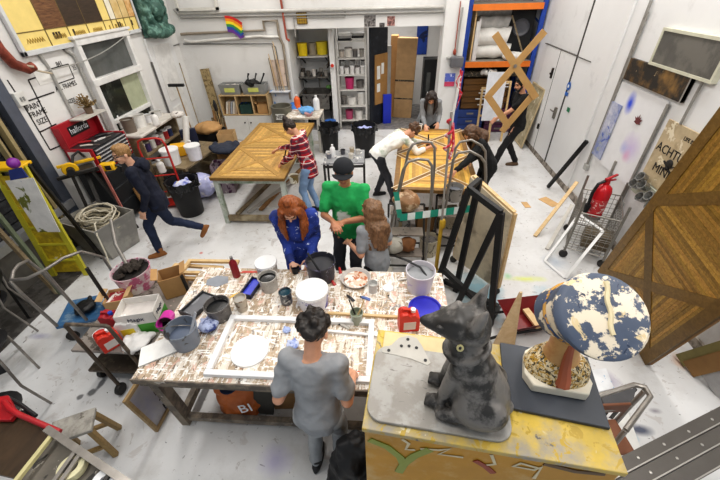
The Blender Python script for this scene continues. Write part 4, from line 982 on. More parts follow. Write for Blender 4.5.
one('grey_smear', 'grey puddle of paint at the back left of the bench', 'paint smear', MB().prism([(0, 0), (.12, -.02), (.2, .04), (.17, .12), (.06, .13), (-.02, .07)], 0, .002), mat('grey smear', '#8d929a', rough=.4), b_at(206, 285, BZ + .001))
CL = random.Random(5)
for k, (u, v, c, lb) in enumerate(((340, 271, '#c23a34', 'red paint tube near the dark tub'), (333, 283, '#b83a3a', 'second red paint tube in front of the dark tub'), (351, 299, '#2e2d30', 'small black paint tube in the middle of the bench behind the brush cup'), (366, 299, '#5f74ad', 'small blue paint tube by the clear jar'),
                                   (392, 300, '#e6e4e0', 'white paint tube between the small lid and the red jerrycan'), (345, 327, '#b9b5ae', 'grey paint tube left of the brush cup'), (402, 280, '#d8d4cc', 'white paint tube left of the translucent bucket'))):
    t = thing('paint_tube', lb, 'paint tube', b_at(u, v), CL.uniform(0, 3))
    MB().loft([((-.04, 0, .004), (0, .016, 0), (0, 0, .003)), ((0, 0, .011), (0, .013, 0), (0, 0, .011)), ((.035, 0, .011), (0, .012, 0), (0, 0, .011)), ((.042, 0, .011), (0, .006, 0), (0, 0, .006))], 10).build('tube_body', mat('tube ' + c, c, rough=.4), t)
    MB().cyl((.042, 0, .011), (.056, 0, .011), .007, seg=8).build('tube_cap', BLK, t)
pot('small black tub held by the ginger woman over the bench', b_at(296, 272), .04, .07, BLK, blackp, .8, .9)
# under and around the bench
bg = thing('shopping_bag', 'crumpled orange shopping bag with white letters under the workbench', 'bag', (-1.26, 1.56, 0), .1)
b = MB().loft([((0, 0, 0), (.2, 0, 0), (0, .1, 0)), ((0, 0, .02), (.215, 0, 0), (0, .11, 0)), ((.01, 0, .2), (.21, .01, 0), (0, .1, 0)), ((.0, .01, .33), (.2, .02, 0), (0, .06, 0)), ((-.02, .01, .41), (.17, .02, 0), (0, .03, 0))], 20)
link_mesh(remeshed(b, 'bag_body', .015, 2, .06, .12), 'bag_body', mat('bag orange', '#b8642a', rough=.4, var=.2), bg)
text('print', 'BI', .15, mat('sign white'), bg, (.08, -.125, .22), (PI / 2 - .1, -.15, .1), .002)
MB().tube([(-.1, -.03, .38), (-.12, -.05, .5), (-.02, -.05, .53), (.04, -.03, .4)], .008, 6).build('bag_handle', mat('bag orange'), bg)
rag('dark cloth stuffed in the mouth of the orange shopping bag', (-1.31, 1.54, .36), .09, mat('cloth navy trousers'), seed=12)
one('plywood_box', 'brown closed box under the bench beside the orange bag', 'box', MB().bb((0, 0, 0), (.3, .26, .32)), CARDD, (-.98, 1.56, .001), .08, bevel=.004)
one('dark_board', 'dark board leaning between the orange bag and the brown box', 'board', MB().bar((0, 0, 0), (.08, .02, .42), .18, .02, (0, 1, 0)), mat('dark board', '#47443e', rough=.7), (-1.07, 1.52, .005))
gp0 = at(155, 432, 0); gp1 = at(174, 396, 0); gl = (gp1 - gp0).length
tl = at(129, 391, .5)
dirx = (gp1 - gp0).normalized(); upv = (tl - gp0); upv = (upv - dirx * upv.dot(dirx)); uh = upv.length; upv.normalize(); nz = dirx.cross(upv)
Mg = Matrix((dirx, upv, nz)).transposed().to_4x4()
gl = min(gl, .62)
gf = thing('framed_glass', 'framed misty glass panel leaning at the left end of the workbench', 'frame', gp0, rot=Mg.to_euler())
for a_, b_ in (((0, 0), (gl, .03)), ((0, uh - .03), (gl, uh)), ((0, .03), (.03, uh - .03)), ((gl - .03, .03), (gl, uh - .03))): MB().bb((a_[0], a_[1], 0), (b_[0], b_[1], .03)).build('frame_rail', wood('frame tan', '#b59b74', '#8f7650'), gf)
MB().bb((.03, .03, .01), (gl - .03, uh - .03, .016)).build('glass_pane', mat('misty pane', '#b4b0b3', rough=.3, col2='#9a97b5', th=.6, sw=.15, sc2=4), gf)
bgp = at(345, 470, .0)
b = MB(); rnd = random.Random(21)
b.loft([((-.02, 0, 0), (.17, 0, 0), (0, .13, 0)), ((0, 0, .12), (.19, .02, 0), (0, .14, 0)), ((.02, .01, .32), (.17, -.02, 0), (0, .13, 0)), ((.03, .02, .5), (.14, .03, 0), (0, .11, 0)), ((.04, .03, .62), (.1, 0, 0), (0, .07, 0)), ((.05, .03, .66), (.04, 0, 0), (0, .03, 0))], 22)
for k in range(16):
    a = rnd.uniform(0, 6.28); z = rnd.uniform(.05, .5); b.cap((.16 * math.cos(a), .12 * math.sin(a), z), (.13 * math.cos(a + .5), .1 * math.sin(a + .5), z + rnd.uniform(.08, .2)), .035, .025)
b.tube([(.1, -.1, .5), (.2, -.14, .3), (.18, -.12, .1)], [.05, .055, .045], 10)
o = link_mesh(remeshed(b, 'holdall', .012, 2, .06, .09), 'holdall', mat('black nylon', '#161618', rough=.6), None); o.location = (-.2, .91, 0); o.scale = (1, 1, 1.42)
tag(o, 'black padded coat slumped in a tall heap behind the man in grey', 'coat'); o.name = 'coat'
# pale timber frames behind the bench
for k, (u, v, lb, dz) in enumerate(((200, 262, 'pale pine frame leaning flat behind the left end of the bench', .55), (215, 258, 'second pale pine frame lying on top of the first behind the bench', .6))):
    p = at(u, v, dz); t = thing('pine_stretcher', lb, 'frame', (p.x - .28, p.y - .3, dz), -.05 + .06 * k)
    for a_, b_ in (((0, 0), (.6, .04)), ((0, .2), (.6, .24)), ((0, .04), (.04, .2)), ((.56, .04), (.6, .2))): MB().bb((a_[0], a_[1], 0), (b_[0], b_[1], .03)).build('frame_rail', PINE, t)
p = at(186, 290, 0)
t = thing('sawhorse', 'pale wooden sawhorse holding the pine frames behind the bench', 'sawhorse', (-2.05, 2.72, 0))
MB().bar((-.05, 0, .52), (.7, 0, .52), .06, .055, (0, 0, 1)).build('beam', PINE, t)
for sx in (0, .65):
    for sy in (-1, 1): MB().bar((sx, sy * .02, .5), (sx, sy * .15, 0), .045, .045, (1, 0, 0)).build('leg', PINE, t)
# ============================================================ left and right panel tables
GOLD = wood('golden plank', '#d6ae66', '#ad8744', (3, 3, 3), 5, .5, 'tone'); GOLDB = wood('golden band', '#b89150', '#94702f', (3, 3, 3), 6, .5, 'tone')
BRN = wood('brown plank', '#bd9548', '#856326', (4, 4, 4), 8, .4, 'tone'); BRNB = wood('brown band', '#806331', '#5f461c', (3, 3, 3), 8, .4, 'tone')
chevron('parquet_panel', 'golden chevron wood panel lying on the left table by the plaid-shirted woman', 1.14, 2.46, (-2.62, 4.52, .85), (0, 0, -.01), GOLD, GOLDB, seed=2, pw=.04)
chevron('parquet_panel', 'golden chevron wood panel with pale inlay lines on the right table', 1.16, 2.4, (.11, 4.22, .85), (0, 0, -.06), wood('honey plank', '#e2b662', '#c69645', (3, 3, 3), 5, .5, 'tone'), wood('honey band', '#94703c', '#73522a', (3, 3, 3), 6, .45, 'tone'), inlay=mat('inlay cream', '#e6d9bd', rough=.5), seed=5)
D0 = at(645, 366, 0); tl_, az = math.radians(15), math.radians(254)
v_ = V((math.sin(tl_) * math.cos(az), math.sin(tl_) * math.sin(az), math.cos(tl_))); h_ = V((math.cos(math.radians(92)), math.sin(math.radians(92)), 0)); h_ = (h_ - v_ * h_.dot(v_)).normalized()
nn = h_.cross(v_)                      # which side faces the room
Bp = D0 + h_ * 1.12
if nn.x > 0: Mp = Matrix((-h_, v_, -nn)).transposed().to_4x4(); org = Bp
else: Mp = Matrix((h_, v_, nn)).transposed().to_4x4(); org = D0
chevron('parquet_panel', 'tall dark brown chevron wood panel tilted up at the right edge', 1.12, 2.36, org + V((0, 0, .015)), Mp.to_euler(), BRN, BRNB, t=.06, seed=9, band=.1, pw=.03)
one('prop_block', 'dark timber block propping the far corner of the tall brown panel', 'block', MB().bb((-.12, -.12, 0), (.12, .12, .2)), OLDW, (Bp.x + .02, Bp.y - .1, 0), .1)
WG = mat('chipped white green steel', '#c4c8c0', rough=.5, var=.12, col2='#7d9078', th=.52, sw=.1, sc2=7)
t = thing('panel_table', 'chipped white and green steel table under the left chevron panel', 'table', (-2.62, 4.52, 0))
for sx, sy in ((.05, .08), (1.08, .08), (.05, 2.35), (1.08, 2.35)): MB().bb((sx - .035, sy - .035, 0), (sx + .035, sy + .035, .78)).build('leg', WG, t)
MB().bb((.02, .04, .74), (1.12, .1, .8)).bb((.02, 2.34, .74), (1.12, 2.4, .8)).bb((.02, .1, .74), (.08, 2.34, .8)).bb((1.06, .1, .74), (1.12, 2.34, .8)).build('top_frame', WG, t)
MB().bb((.05, .05, .05), (1.1, .11, .14)).build('stretcher', OLDW, t); MB().bb((.05, 2.3, .05), (1.1, 2.36, .14)).build('stretcher', OLDW, t)
for k, (x0, y0, x1, y1, z0, z1, lb) in enumerate(((.12, .3, .7, 1.5, .02, .3, 'brown batten lying slanted under the left table'), (.3, .35, 1.0, 1.7, .02, .12, 'grey plank lying under the left table'), (.5, .4, .9, 2.1, .05, .05, 'dark plank on the floor under the left table'))):
    one('timber_plank', lb, 'plank', MB().bar((-2.62 + x0, 4.52 + y0, z0), (-2.62 + x1, 4.52 + y1, z1), .07, .03), (OLDW, mat('grey plank', '#aeaaa4', rough=.8), CARDD)[k])
one('white_board', 'white panel lying on the floor under the left table', 'board', MB().bb((0, 0, 0), (.62, 1.0, .02)), mat('dull white board', '#cfcdca', rough=.7), (-2.35, 5.0, .002), .15)
t = thing('panel_table', 'wooden trestle table cluttered underneath, holding the right chevron panel', 'table', (.11, 4.22, 0), -.06)
for sy in (.35, 2.0):
    MB().bar((.05, sy, .77), (1.1, sy, .77), .07, .06, (0, 0, 1)).build('beam', OLDW, t)
    for sx in (.12, 1.02):
        for dy in (-.25, .25): MB().bar((sx, sy + dy * .15, .76), (sx, sy + dy, 0), .05, .05, (1, 0, 0)).build('leg', OLDW, t)
for k, (x, y, w_, d_, h_, m_, lb) in enumerate(((.25, 4.5, .3, .3, .34, mat('grey tub', '#8f8c88', rough=.5, splats=[('#3c3a39', 9, .55)]), 'grey grimy crate under the right panel table'), (.62, 4.55, .26, .3, .28, CARDD, 'brown carton under the right panel table'), (.95, 4.45, .28, .24, .4, mat('pale tub', '#b9b09c', rough=.6, splats=[('#5d5347', 8, .56)]), 'pale stained crate under the right panel table'))):
    box_open(lb, (x, y, 0), w_, d_, h_, .1 * k - .1, m_, mat('dark clutter', '#4a443c', rough=.9, splats=[('#a3927a', 20, .55), ('#242322', 18, .55)]), flaps=False, name='storage_crate', cat='crate')
# paint kit carried by people
tp = root_info['woman with dark bun in red plaid shirt brushing the chevron panel']
hp_ = at(294, 180, .78); pot('small pail of brown varnish held by the woman in red plaid', (hp_.x, hp_.y, .74), .07, .12, mat('pail white', '#c9c4b6', rough=.5, splats=[('#6b5a30', 8, .52)]), mat('varnish', '#4f3d1e', rough=.3), .8, .85, handle=1, name='paint_pail', cat='pail')
p = at(284, 158, .9); one('paint_brush', 'wide black brush in the hand of the woman in red plaid', 'brush', MB().bb((-.03, -.012, 0), (.03, .012, .07)).tube([(0, 0, .07), (.04, 0, .2)], .011, 7), BLK, (p.x + .02, p.y, .862), .3)
p = at(428, 146, .87); one('paint_brush', 'dark brush pressed on the right panel by the bending person', 'brush', MB().bb((-.03, -.015, 0), (.03, .015, .08)).tube([(0, 0, .08), (0, .02, .2)], .012, 7), BLK, (p.x, p.y, .862), .3)
p = at(425, 138, .9)
pot('white cup held on the panel by the woman in the grey sweatshirt', (.62, 6.5, .862), .05, .11, WHT, mat('dark varnish', '#2c1f16', rough=.3), .85, .85, name='cup', cat='cup')
rag('orange brown rag heap on the floor by the plaid-shirted woman', at(297, 205, .0), .14, mat('orange rag', '#b8703a', rough=.9, col2='#8a4a22', sc2=9), seed=31)
# ============================================================ middle: bins, side table, stools
bin_('black bin nearest the shelves, empty, left of the two middle bins', at(331, 152, 0), .21, .62, BLK)
bin_('black bin with lilac paper in front of the dark notice board door', at(365, 155, 0), .25, .68, BLK, fill=mat('lilac paper', '#aab0dd', rough=.9, var=.2, sc=12), filll='lilac scrunched paper filling the middle black bin')
bin_('black bin full of blue and white tissue beside the man in navy', at(190, 214, 0) + V((.02, .06, 0)), .24, .62, BLK, fill=mat('tissue heap', '#c7cbe2', rough=.9, col2='#5b66b0', th=.5, sc2=9, splats=[('#e8dfb8', 9, .64)]), filll='blue and white tissues heaped in the bin by the man in navy')
st_ = thing('steel_table', 'small black steel table with bottles in the middle of the floor', 'table', (-.7, 5.55, 0), .06)
MB().bb((-.34, -.27, .72), (.34, .27, .75)).build('table_top', mat('mottled steel top', '#8f9092', rough=.4, splats=[('#d6d4d0', 8, .56), ('#3f3e3f', 12, .62)]), st_, bevel=.004)
for sx in (-1, 1):
    for sy in (-1, 1): MB().bb((sx * .33 - .018, sy * .26 - .018, 0), (sx * .33 + .018, sy * .26 + .018, .72)).build('leg', DSTEEL, st_)
for sy in (-.26, .26): MB().bb((-.33, sy - .01, .66), (.33, sy + .01, .7)).build('side_rail', DSTEEL, st_)
def s_at(u, v): p = at(u, v, .751); return (p.x, p.y, .751)
bottle('tall white squeeze bottle on the small black steel table', s_at(333, 157), .045, .22, WHT, WHT, name='plastic_bottle')
for u, v, c, lb in ((329, 158, '#7d7f88', 'grey jar left of the white bottle on the steel table'), (343, 154, '#4d4e54', 'dark jar right of the white bottle on the steel table'), (351, 158, '#d5d0c5', 'cream pot on the steel table'), (358, 154, '#cfcdc9', 'white pot at the right of the steel table'), (352, 152, '#b0a087', 'tan pot at the back of the steel table')):
    pot(lb, s_at(u, v), .04, .08, mat('pot ' + c, c, rough=.5), blackp if c == '#4d4e54' else mat('dried paint'), .9, .9)
stl = thing('white_stool_table', 'paint-stained white wooden table in front of the sink alcove', 'table', (-1.82, 7.78, 0))
MB().bb((-.38, -.32, .76), (.38, .32, .8)).build('table_top', mat('stained white top', '#c9c0b2', rough=.6, splats=[('#a8877a', 6, .6), ('#eceae4', 8, .56)]), stl, bevel=.004)
for sx in (-1, 1):
    for sy in (-1, 1): MB().bb((sx * .34 - .03, sy * .28 - .03, 0), (sx * .34 + .03, sy * .28 + .03, .76)).build('leg', mat('dull white timber', '#c4c0b8', rough=.6), stl)
MB().bb((-.34, -.29, .2), (.34, -.26, .26)).build('stretcher', mat('dull white timber'), stl)
def w_at(u, v): p = at(u, v, .8); return (p.x, p.y, .802)
rag('bright blue cloth bundle on the white stained table', w_at(307, 113), .2, mat('sky blue cloth', '#6ea6d8', rough=.8, var=.2), seed=41, flat=.7)
bottle('orange spray bottle on the white stained table', w_at(298, 108), .07, .3, mat('orange plastic', '#e06a35', rough=.4), WHT, name='spray_bottle')
bottle('white spray bottle at the right end of the white stained table', w_at(317, 110), .07, .32, WHT, WHT, name='spray_bottle')
pot('pinkish bowl in front of the blue bundle', w_at(309, 116), .09, .07, mat('pink bowl', '#c79a98', rough=.5), None, .5, .6, name='bowl', cat='bowl')
# ============================================================ left side
REDP = mat('tool red', '#a3202c', rough=.35, var=.08); CHR = mat('bright drawer trim', '#d5d6d8', rough=.25, metal=.5); DGREY = mat('dark grey cabinet', '#3c3f42', rough=.45)
tc = thing('tool_chest', 'red tool chest with open lid and dark lower cabinet by the left wall', 'tool chest', (-4.66, 4.5, 0))
MB().bb((0, 0, .1), (.44, .78, .92)).build('lower_cabinet', DGREY, tc, bevel=.008)
for k in range(3): MB().bb((.44, .03, .14 + k * .26), (.455, .75, .37 + k * .26)).build('lower_drawer', mat('black drawer', '#2b2d2f', rough=.4), tc, bevel=.004)
MB().bb((0, 0, .93), (.43, .03, 1.3)).bb((0, .75, .93), (.43, .78, 1.3)).bb((0, 0, .93), (.02, .78, 1.3)).bb((0, 0, .93), (.43, .78, .95)).build('chest_body', REDP, tc, bevel=.006)
MB().bb((.05, -.012, .97), (.38, .0, 1.26)).build('side_panel', mat('pale side panel', '#c9c6c4', rough=.4), tc)
MB().bb((.03, .04, 1.25), (.41, .74, 1.285)).build('top_tray', mat('black drawer'), tc)
for k in range(6):
    dd = MB().bb((.05, .035, .96 + k * .052), (.44, .745, 1.005 + k * .052)).build('drawer', mat('dark drawer', '#35353a', rough=.4), tc)
    MB().bb((.44, .04, .992 + k * .052), (.455, .74, 1.006 + k * .052)).build('drawer_pull', CHR, dd)
lid = MB().box((.0, .39, 1.46), (.03, .78, .32)).bb((.0, .0, 1.3), (.1, .02, 1.6)).bb((.0, .76, 1.3), (.1, .78, 1.6)).build('lid', REDP, tc, bevel=.006)
MB().bb((.016, .22, 1.4), (.02, .62, 1.54)).build('badge', BLK, lid)
text('lettering', 'halfords', .125, mat('sign white'), tc, (.022, .42, 1.47), (PI / 2, 0, PI / 2), .002, .9)
for cx in (.06, .38):
    for cy in (.08, .7): MB().lathe([(.001, 0), (.045, 0), (.05, .02), (.045, .04), (.001, .04)], (cx, cy - .02, .05), 14, (PI / 2, 0, 0)).build('castor', BLK, tc)
for k, (x, y, rz, c, lb) in enumerate(((.15, .3, .4, '#b52a30', 'red handled pliers lying in the open top of the tool chest'), (.3, .42, 1.2, '#c9c6c2', 'pale spanner lying in the open top of the tool chest'), (.28, .16, .2, '#d5cfc5', 'white glue tube in the near end of the open tool chest'), (.2, .6, .9, '#2d2d2f', 'black hand drill in the far end of the open tool chest'))):
    t = thing('hand_tool', lb, 'tool', (-4.66 + x, 4.5 + y, 1.285), rz)
    MB().tube([(-.12, 0, .015), (0, .01, .018), (.06, 0, .018)], [.012, .016, .012], 8).build('tool_handle', mat('tool ' + c, c, rough=.5), t); MB().bar((.05, 0, .018), (.15, .0, .018), .02, .012).build('tool_head', STEEL, t)
one('red_batten', 'pale red batten leaning at the near corner of the tool chest', 'batten', MB().bar(at(99, 165, 1.12), at(135, 232, .02), .035, .02), mat('pale red wood', '#b8736a', rough=.6))
one('plywood_sheet', 'brown plywood sheet standing against the lower drawers of the tool chest', 'plywood', MB().bar((0, 0, 0), (-.06, .0, .5), .35, .02, (1, 0, 0)), wood('brown ply', '#9c7a50', '#7d5d38'), (-4.08, 4.98, .0))
pl = thing('dried_plant', 'dried brown plant in a small pot behind the tool chest lid', 'plant', (-4.55, 5.15, 1.62))
MB().bb((-.1, -.32, -.02), (.12, .2, -.0)).build('shelf_board', mat('dull white timber'), pl)
MB().lathe([(.001, 0), (.05, 0), (.06, .09), (.05, .09), (.04, .03)], seg=14).build('plant_pot', mat('plant pot', '#6d5a4a', rough=.7), pl)
b = MB(); rnd = random.Random(2)
for k in range(60):
    a = rnd.uniform(0, 6.28); e = rnd.uniform(.3, 1.4); l = rnd.uniform(.1, .2); q = V((math.cos(a) * math.cos(e), math.sin(a) * math.cos(e), math.sin(e))) * l
    b.tube([(0, 0, .08), (q.x * .5, q.y * .5, .08 + q.z * .6), (q.x, q.y, .08 + q.z)], [.003, .004, .006], 5); b.ell((q.x, q.y, .08 + q.z), (.014, .014, .008), None, 6, 4)
b.build('dry_leaves', mat('dry leaves', '#9c8358', rough=.9, col2='#6d5a38', sc2=20), pl)
# mitre saw on stand
YEL = mat('machine yellow', '#e8b81e', rough=.4)
sp_ = at(70, 163, 1.18)
ms = thing('mitre_saw', 'black and yellow mitre saw on a folding stand left of the tool chest', 'saw', (sp_.x + .1, sp_.y, 0), .75)
MB().bb((-.17, -.14, 1.06), (.17, .1, 1.11)).build('saw_table', DSTEEL, ms, bevel=.01)
MB().bb((-.24, .06, 1.14), (.3, .1, 1.18)).build('yellow_fence', YEL, ms, bevel=.006)
MB().lathe([(.001, -.02), (.09, -.02), (.1, 0), (.09, .03), (.001, .03)], (-.1, -.08, 1.14), 22, (PI / 2, 0, 0)).build('blade_guard', YEL, ms)
MB().lathe([(.001, 0), (.092, 0), (.092, .004), (.001, .004)], (-.1, -.05, 1.12), 26, (PI / 2, 0, 0)).build('saw_blade', CHR, ms)
MB().cyl((-.1, -.24, 1.15), (-.1, -.1, 1.14), .045, .05).build('motor', BLK, ms)
MB().tube([(-.06, -.05, 1.18), (.0, .02, 1.28), (.08, .1, 1.3), (.12, .1, 1.2)], .018, 8).build('saw_handle', BLK, ms)
for sx in (-1, 1):
    for sy in (-1, 1): MB().bar((sx * .12, sy * .08, 1.06), (sx * .26 + .06, sy * .16, 0), .035, .035).build('stand_leg', DSTEEL, ms)
MB().bar((-.3, 0, 1.03), (.35, 0, 1.03), .05, .04).build('stand_beam', DSTEEL, ms)
one('folded_stand_leg', 'long black stand leg slanting down from the saw over the grey tub', 'stand', MB().bar(at(86, 172, 1.0), at(116, 240, .05), .05, .04), DSTEEL)
pw = thing('power_tool', 'yellow and black power tool hanging on the side of the tool chest', 'power tool', (-4.12, 4.52, .98), .3)
MB().box((0, 0, .05), (.2, .12, .11)).build('tool_body', YEL, pw, bevel=.02); MB().box((.02, 0, .05), (.08, .13, .07)).tube([(.1, 0, .06), (.17, 0, .02), (.15, 0, -.06)], .02, 8).build('tool_grip', BLK, pw, bevel=.01)
# grey sink tub with cables
def opentub(label, loc, rz, w0, d0, w1, d1, h, m, cat='tub', name='plastic_tub', thick=.02):
    t = thing(name, label, cat, loc, rz); b = MB()
    for (wa, da, za, wb_, db, zb) in ((w0, d0, 0, w1, d1, h), (w0 - thick * 2, d0 - thick * 2, thick, w1 - thick * 2, d1 - thick * 2, h)):
        A = [(-wa / 2, -da / 2, za), (wa / 2, -da / 2, za), (wa / 2, da / 2, za), (-wa / 2, da / 2, za)]; B = [(-wb_ / 2, -db / 2, zb), (wb_ / 2, -db / 2, zb), (wb_ / 2, db / 2, zb), (-wb_ / 2, db / 2, zb)]
        b.add(A + B, [(0, 1, 2, 3)] + [(i, (i + 1) % 4, 4 + (i + 1) % 4, 4 + i) for i in range(4)])
    o_ = len(b.v)
    b.add([(-w1 / 2, -d1 / 2, h), (w1 / 2, -d1 / 2, h), (w1 / 2, d1 / 2, h), (-w1 / 2, d1 / 2, h), (-w1 / 2 + thick, -d1 / 2 + thick, h), (w1 / 2 - thick, -d1 / 2 + thick, h), (w1 / 2 - thick, d1 / 2 - thick, h), (-w1 / 2 + thick, d1 / 2 - thick, h)], [(i, (i + 1) % 4, 4 + (i + 1) % 4, 4 + i) for i in range(4)])
    b.build('tub', m, t, bevel=.006); return t
GT = mat('grey tub plastic', '#8e8c87', rough=.5, var=.12, sc=4, col2='#a29f98', sc2=3)
opentub('large grey plastic tub full of coiled cable on the left floor', (-4.14, 3.92, 0), -.32, .62, .46, .8, .62, .55, GT)
for k, (m_, lb) in enumerate(((mat('cream cable', '#b9b09a', rough=.6), 'cream coiled cable heaped in the grey tub'), (mat('grey cable', '#6d6a64', rough=.6), 'grey coiled cable at the bottom of the grey tub'), (mat('pale hose', '#cfc8b6', rough=.5), 'pale thin hose looping over the edge of the grey tub'))):
    rnd = random.Random(50 + k); pts = []
    for q in range(150 if k < 2 else 60):
        a = q * .42; rr = .16 + .05 * math.sin(q * .13 + k) + .05 * rnd.random(); pts.append((rr * 1.35 * math.cos(a) + .06 * math.sin(q * .07), rr * math.sin(a), (.47, .34, .56)[k] + .05 * math.sin(q * .31) + .03 * rnd.random()))
    if k == 2: pts += [(.3, -.2, .6), (.42, -.3, .5), (.46, -.34, .25), (.5, -.4, .03), (.7, -.42, .02)]
    one('cable_coil', lb, 'cable', MB().tube(pts, .011 if k != 1 else .016, 6), m_, (-4.14, 3.92, 0), -.32)
# yellow step ladder
LIME = mat('lime fibreglass', '#c2b93a', rough=.5, var=.1, splats=[('#e0dcc2', 9, .66), ('#7d7a3a', 8, .66)])
ld = thing('step_ladder', 'lime yellow step ladder standing at the left edge in front of the shutter', 'ladder', (-4.3, 3.3, 0), .1)
LH = 1.55
for sx, tx_ in ((-.22, -.17), (.22, .17)):
    MB().bar((sx, -.05, 0), (tx_, .1, LH), .07, .035, (0, 1, 0)).build('stile', LIME, ld)
    MB().bar((sx * 1.1, .3, 0), (tx_, .16, LH), .045, .03, (0, 1, 0)).build('rear_leg', DSTEEL, ld)
for k in range(6):
    z = .26 + k * .25; f = z / LH; w_ = .22 - .05 * f
    MB().bb((-w_, -.05 + .15 * f - .02, z - .015), (w_, -.05 + .15 * f + .06, z + .012)).build('tread', LIME, ld)
MB().bb((-.19, .02, LH - .02), (.19, .22, LH + .02)).build('top_cap', YEL, ld, bevel=.01)
MB().add([(-.2, -.03, .05), (.2, -.03, .05), (.16, .07, LH - .1), (-.16, .07, LH - .1)], [(0, 1, 2, 3)]).build('front_sheet', mat('yellow sheet', '#c9b02c', rough=.5, var=.2, col2='#a8902a', splats=[('#e0dcc2', 5, .66)]), ld)
q = [aty(u, v, 3.16) for u, v in ((5, 181), (33, 178), (60, 232), (38, 232))]
one('painted_sheet', 'white paper with green and blue painted shapes on the yellow ladder', 'artwork', MB().add([x for x in q] + [x + V((0, .008, 0)) for x in q], [(0, 1, 2, 3), (7, 6, 5, 4)] + [(i, (i + 1) % 4, 4 + (i + 1) % 4, 4 + i) for i in range(4)]), mat('painted sheet', '#d8d5d0', rough=.8, splats=[('#6d7030', 4.5, .6), ('#3f78a0', 6, .68)]))
one('purple_ball', 'purple ball wedged at the top of the yellow ladder', 'ball', MB().ell((0, 0, 0), .06, None, 20, 14), mat('purple', '#7d2f8f', rough=.4), aty(10, 158, 3.3) - V((0, 0, .06)))
p = aty(17, 174, 3.2); one('blue_cloth', 'folded blue cloth wedged in the yellow ladder under the purple ball', 'cloth', MB().prism([(-.08, -.06), (.1, -.04), (.08, .07), (-.05, .05)], 0, .02), mat('deep blue cloth', '#26336d', rough=.8), p, rot=(1.4, 0, .2))
for k, (x, y, z1, c, lb) in enumerate(((-4.5, 2.9, 1.3, OLDW, 'long grey timber leaning against the shutter left of the ladder'), (-4.45, 3.0, 1.1, mat('green grey pole', '#6d7560', rough=.5), 'green-grey pole leaning beside the yellow ladder'), (-4.52, 2.7, 1.0, DSTEEL, 'dark steel bar leaning on the shutter at the left edge'))):
    one('leaning_timber', lb, 'timber', MB().bar((.3, -.1 * k, 0), (-.02, .1, z1), .05, .04), c, (x, y, .012))
# black bags and folding chairs on the left
def tubechair(label, loc, rz, seatm, grp=None):
    t = thing('stacking_chair', label, 'chair', loc, rz, grp)
    MB().loft([((0, 0, .43), (.2, 0, 0), (0, .19, 0)), ((0, 0, .455), (.215, 0, 0), (0, .2, 0)), ((0, 0, .465), (.19, 0, 0), (0, .18, 0))], 20).build('seat', seatm, t)
    MB().box((0, .235, .72), (.4, .02, .22), (-.15, 0, 0)).build('backrest', seatm, t, bevel=.008)
    for sx in (-1, 1):
        MB().tube([(sx * .19, -.2, 0), (sx * .19, -.18, .43), (sx * .19, .05, .44)], .011, 8).build('front_leg', STEEL, t)
        MB().tube([(sx * .2, .27, 0), (sx * .19, .18, .44), (sx * .19, .25, .82)], .011, 8).build('rear_leg', STEEL, t)
    return t
tubechair('black stacking chair with crumpled covers at the left edge below the ladder', (-4.3, 2.3, .012), -.9, BLK)
rag('shiny black bin liners heaped on the black chair at the left edge', (-4.28, 2.27, .482), .24, mat('shiny black liner', '#202124', rough=.18, var=.3), 'liner', 'bin_liners', .6, 61)
tubechair('black stacking chair half out of frame at the left edge, second from the ladder', (-3.83, 1.78, 0), 1.1, BLK)
tubechair('black stacking chair lowest down the left edge, behind the red barrow', (-3.12, 1.17, 0), .7, BLK)
# blue trolley with hoop handles
BLU = mat('chipped blue steel', '#3f6a92', rough=.45, var=.15, col2='#7d93a5', th=.6, sc2=9)
bt = thing('platform_trolley', 'blue platform trolley with bent tube handles and a black rag', 'trolley', (-3.27, 2.46, 0), .35)
MB().bb((-.3, -.2, .24), (.3, .2, .28)).build('deck', BLU, bt, bevel=.006)
for sx in (-1, 1):
    for sy in (-1, 1): MB().lathe([(.001, -.018), (.06, -.018), (.065, 0), (.06, .018), (.001, .018)], (sx * .24, sy * .16, .065), 16, (PI / 2, 0, 0)).cyl((sx * .24, sy * .16, .07), (sx * .24, sy * .16, .24), .012, seg=8).build('castor', DSTEEL, bt)
MB().tube([(-.28, -.19, .28), (-.34, -.19, .8), (-.36, -.17, .93), (-.37, -.05, .97), (-.37, .05, .97), (-.36, .17, .93), (-.34, .19, .8), (-.28, .19, .28)], .016, 10).build('end_handle', STEEL, bt)
MB().tube([(-.36, -.15, .94), (-.2, -.2, .96), (-.04, -.17, 1.0), (.08, -.05, 1.02), (.18, .08, .98), (.28, .18, .8), (.29, .19, .28)], .016, 10).build('side_handle', STEEL, bt)
MB().tube([(-.05, -.18, 1.0), (-.02, -.19, .6), (.0, -.19, .28)], .016, 10).build('upright', STEEL, bt)
rag('black rubber gloves and rag on the blue trolley deck', (-3.3, 2.42, .28), .13, mat('black rubber', '#1b1b1c', rough=.4), seed=71, flat=.8)
rag('pale blue cloth at the right side of the blue trolley deck', (-3.1, 2.55, .28), .12, mat('pale blue cloth', '#a9c3de', rough=.9), seed=72, flat=.5)
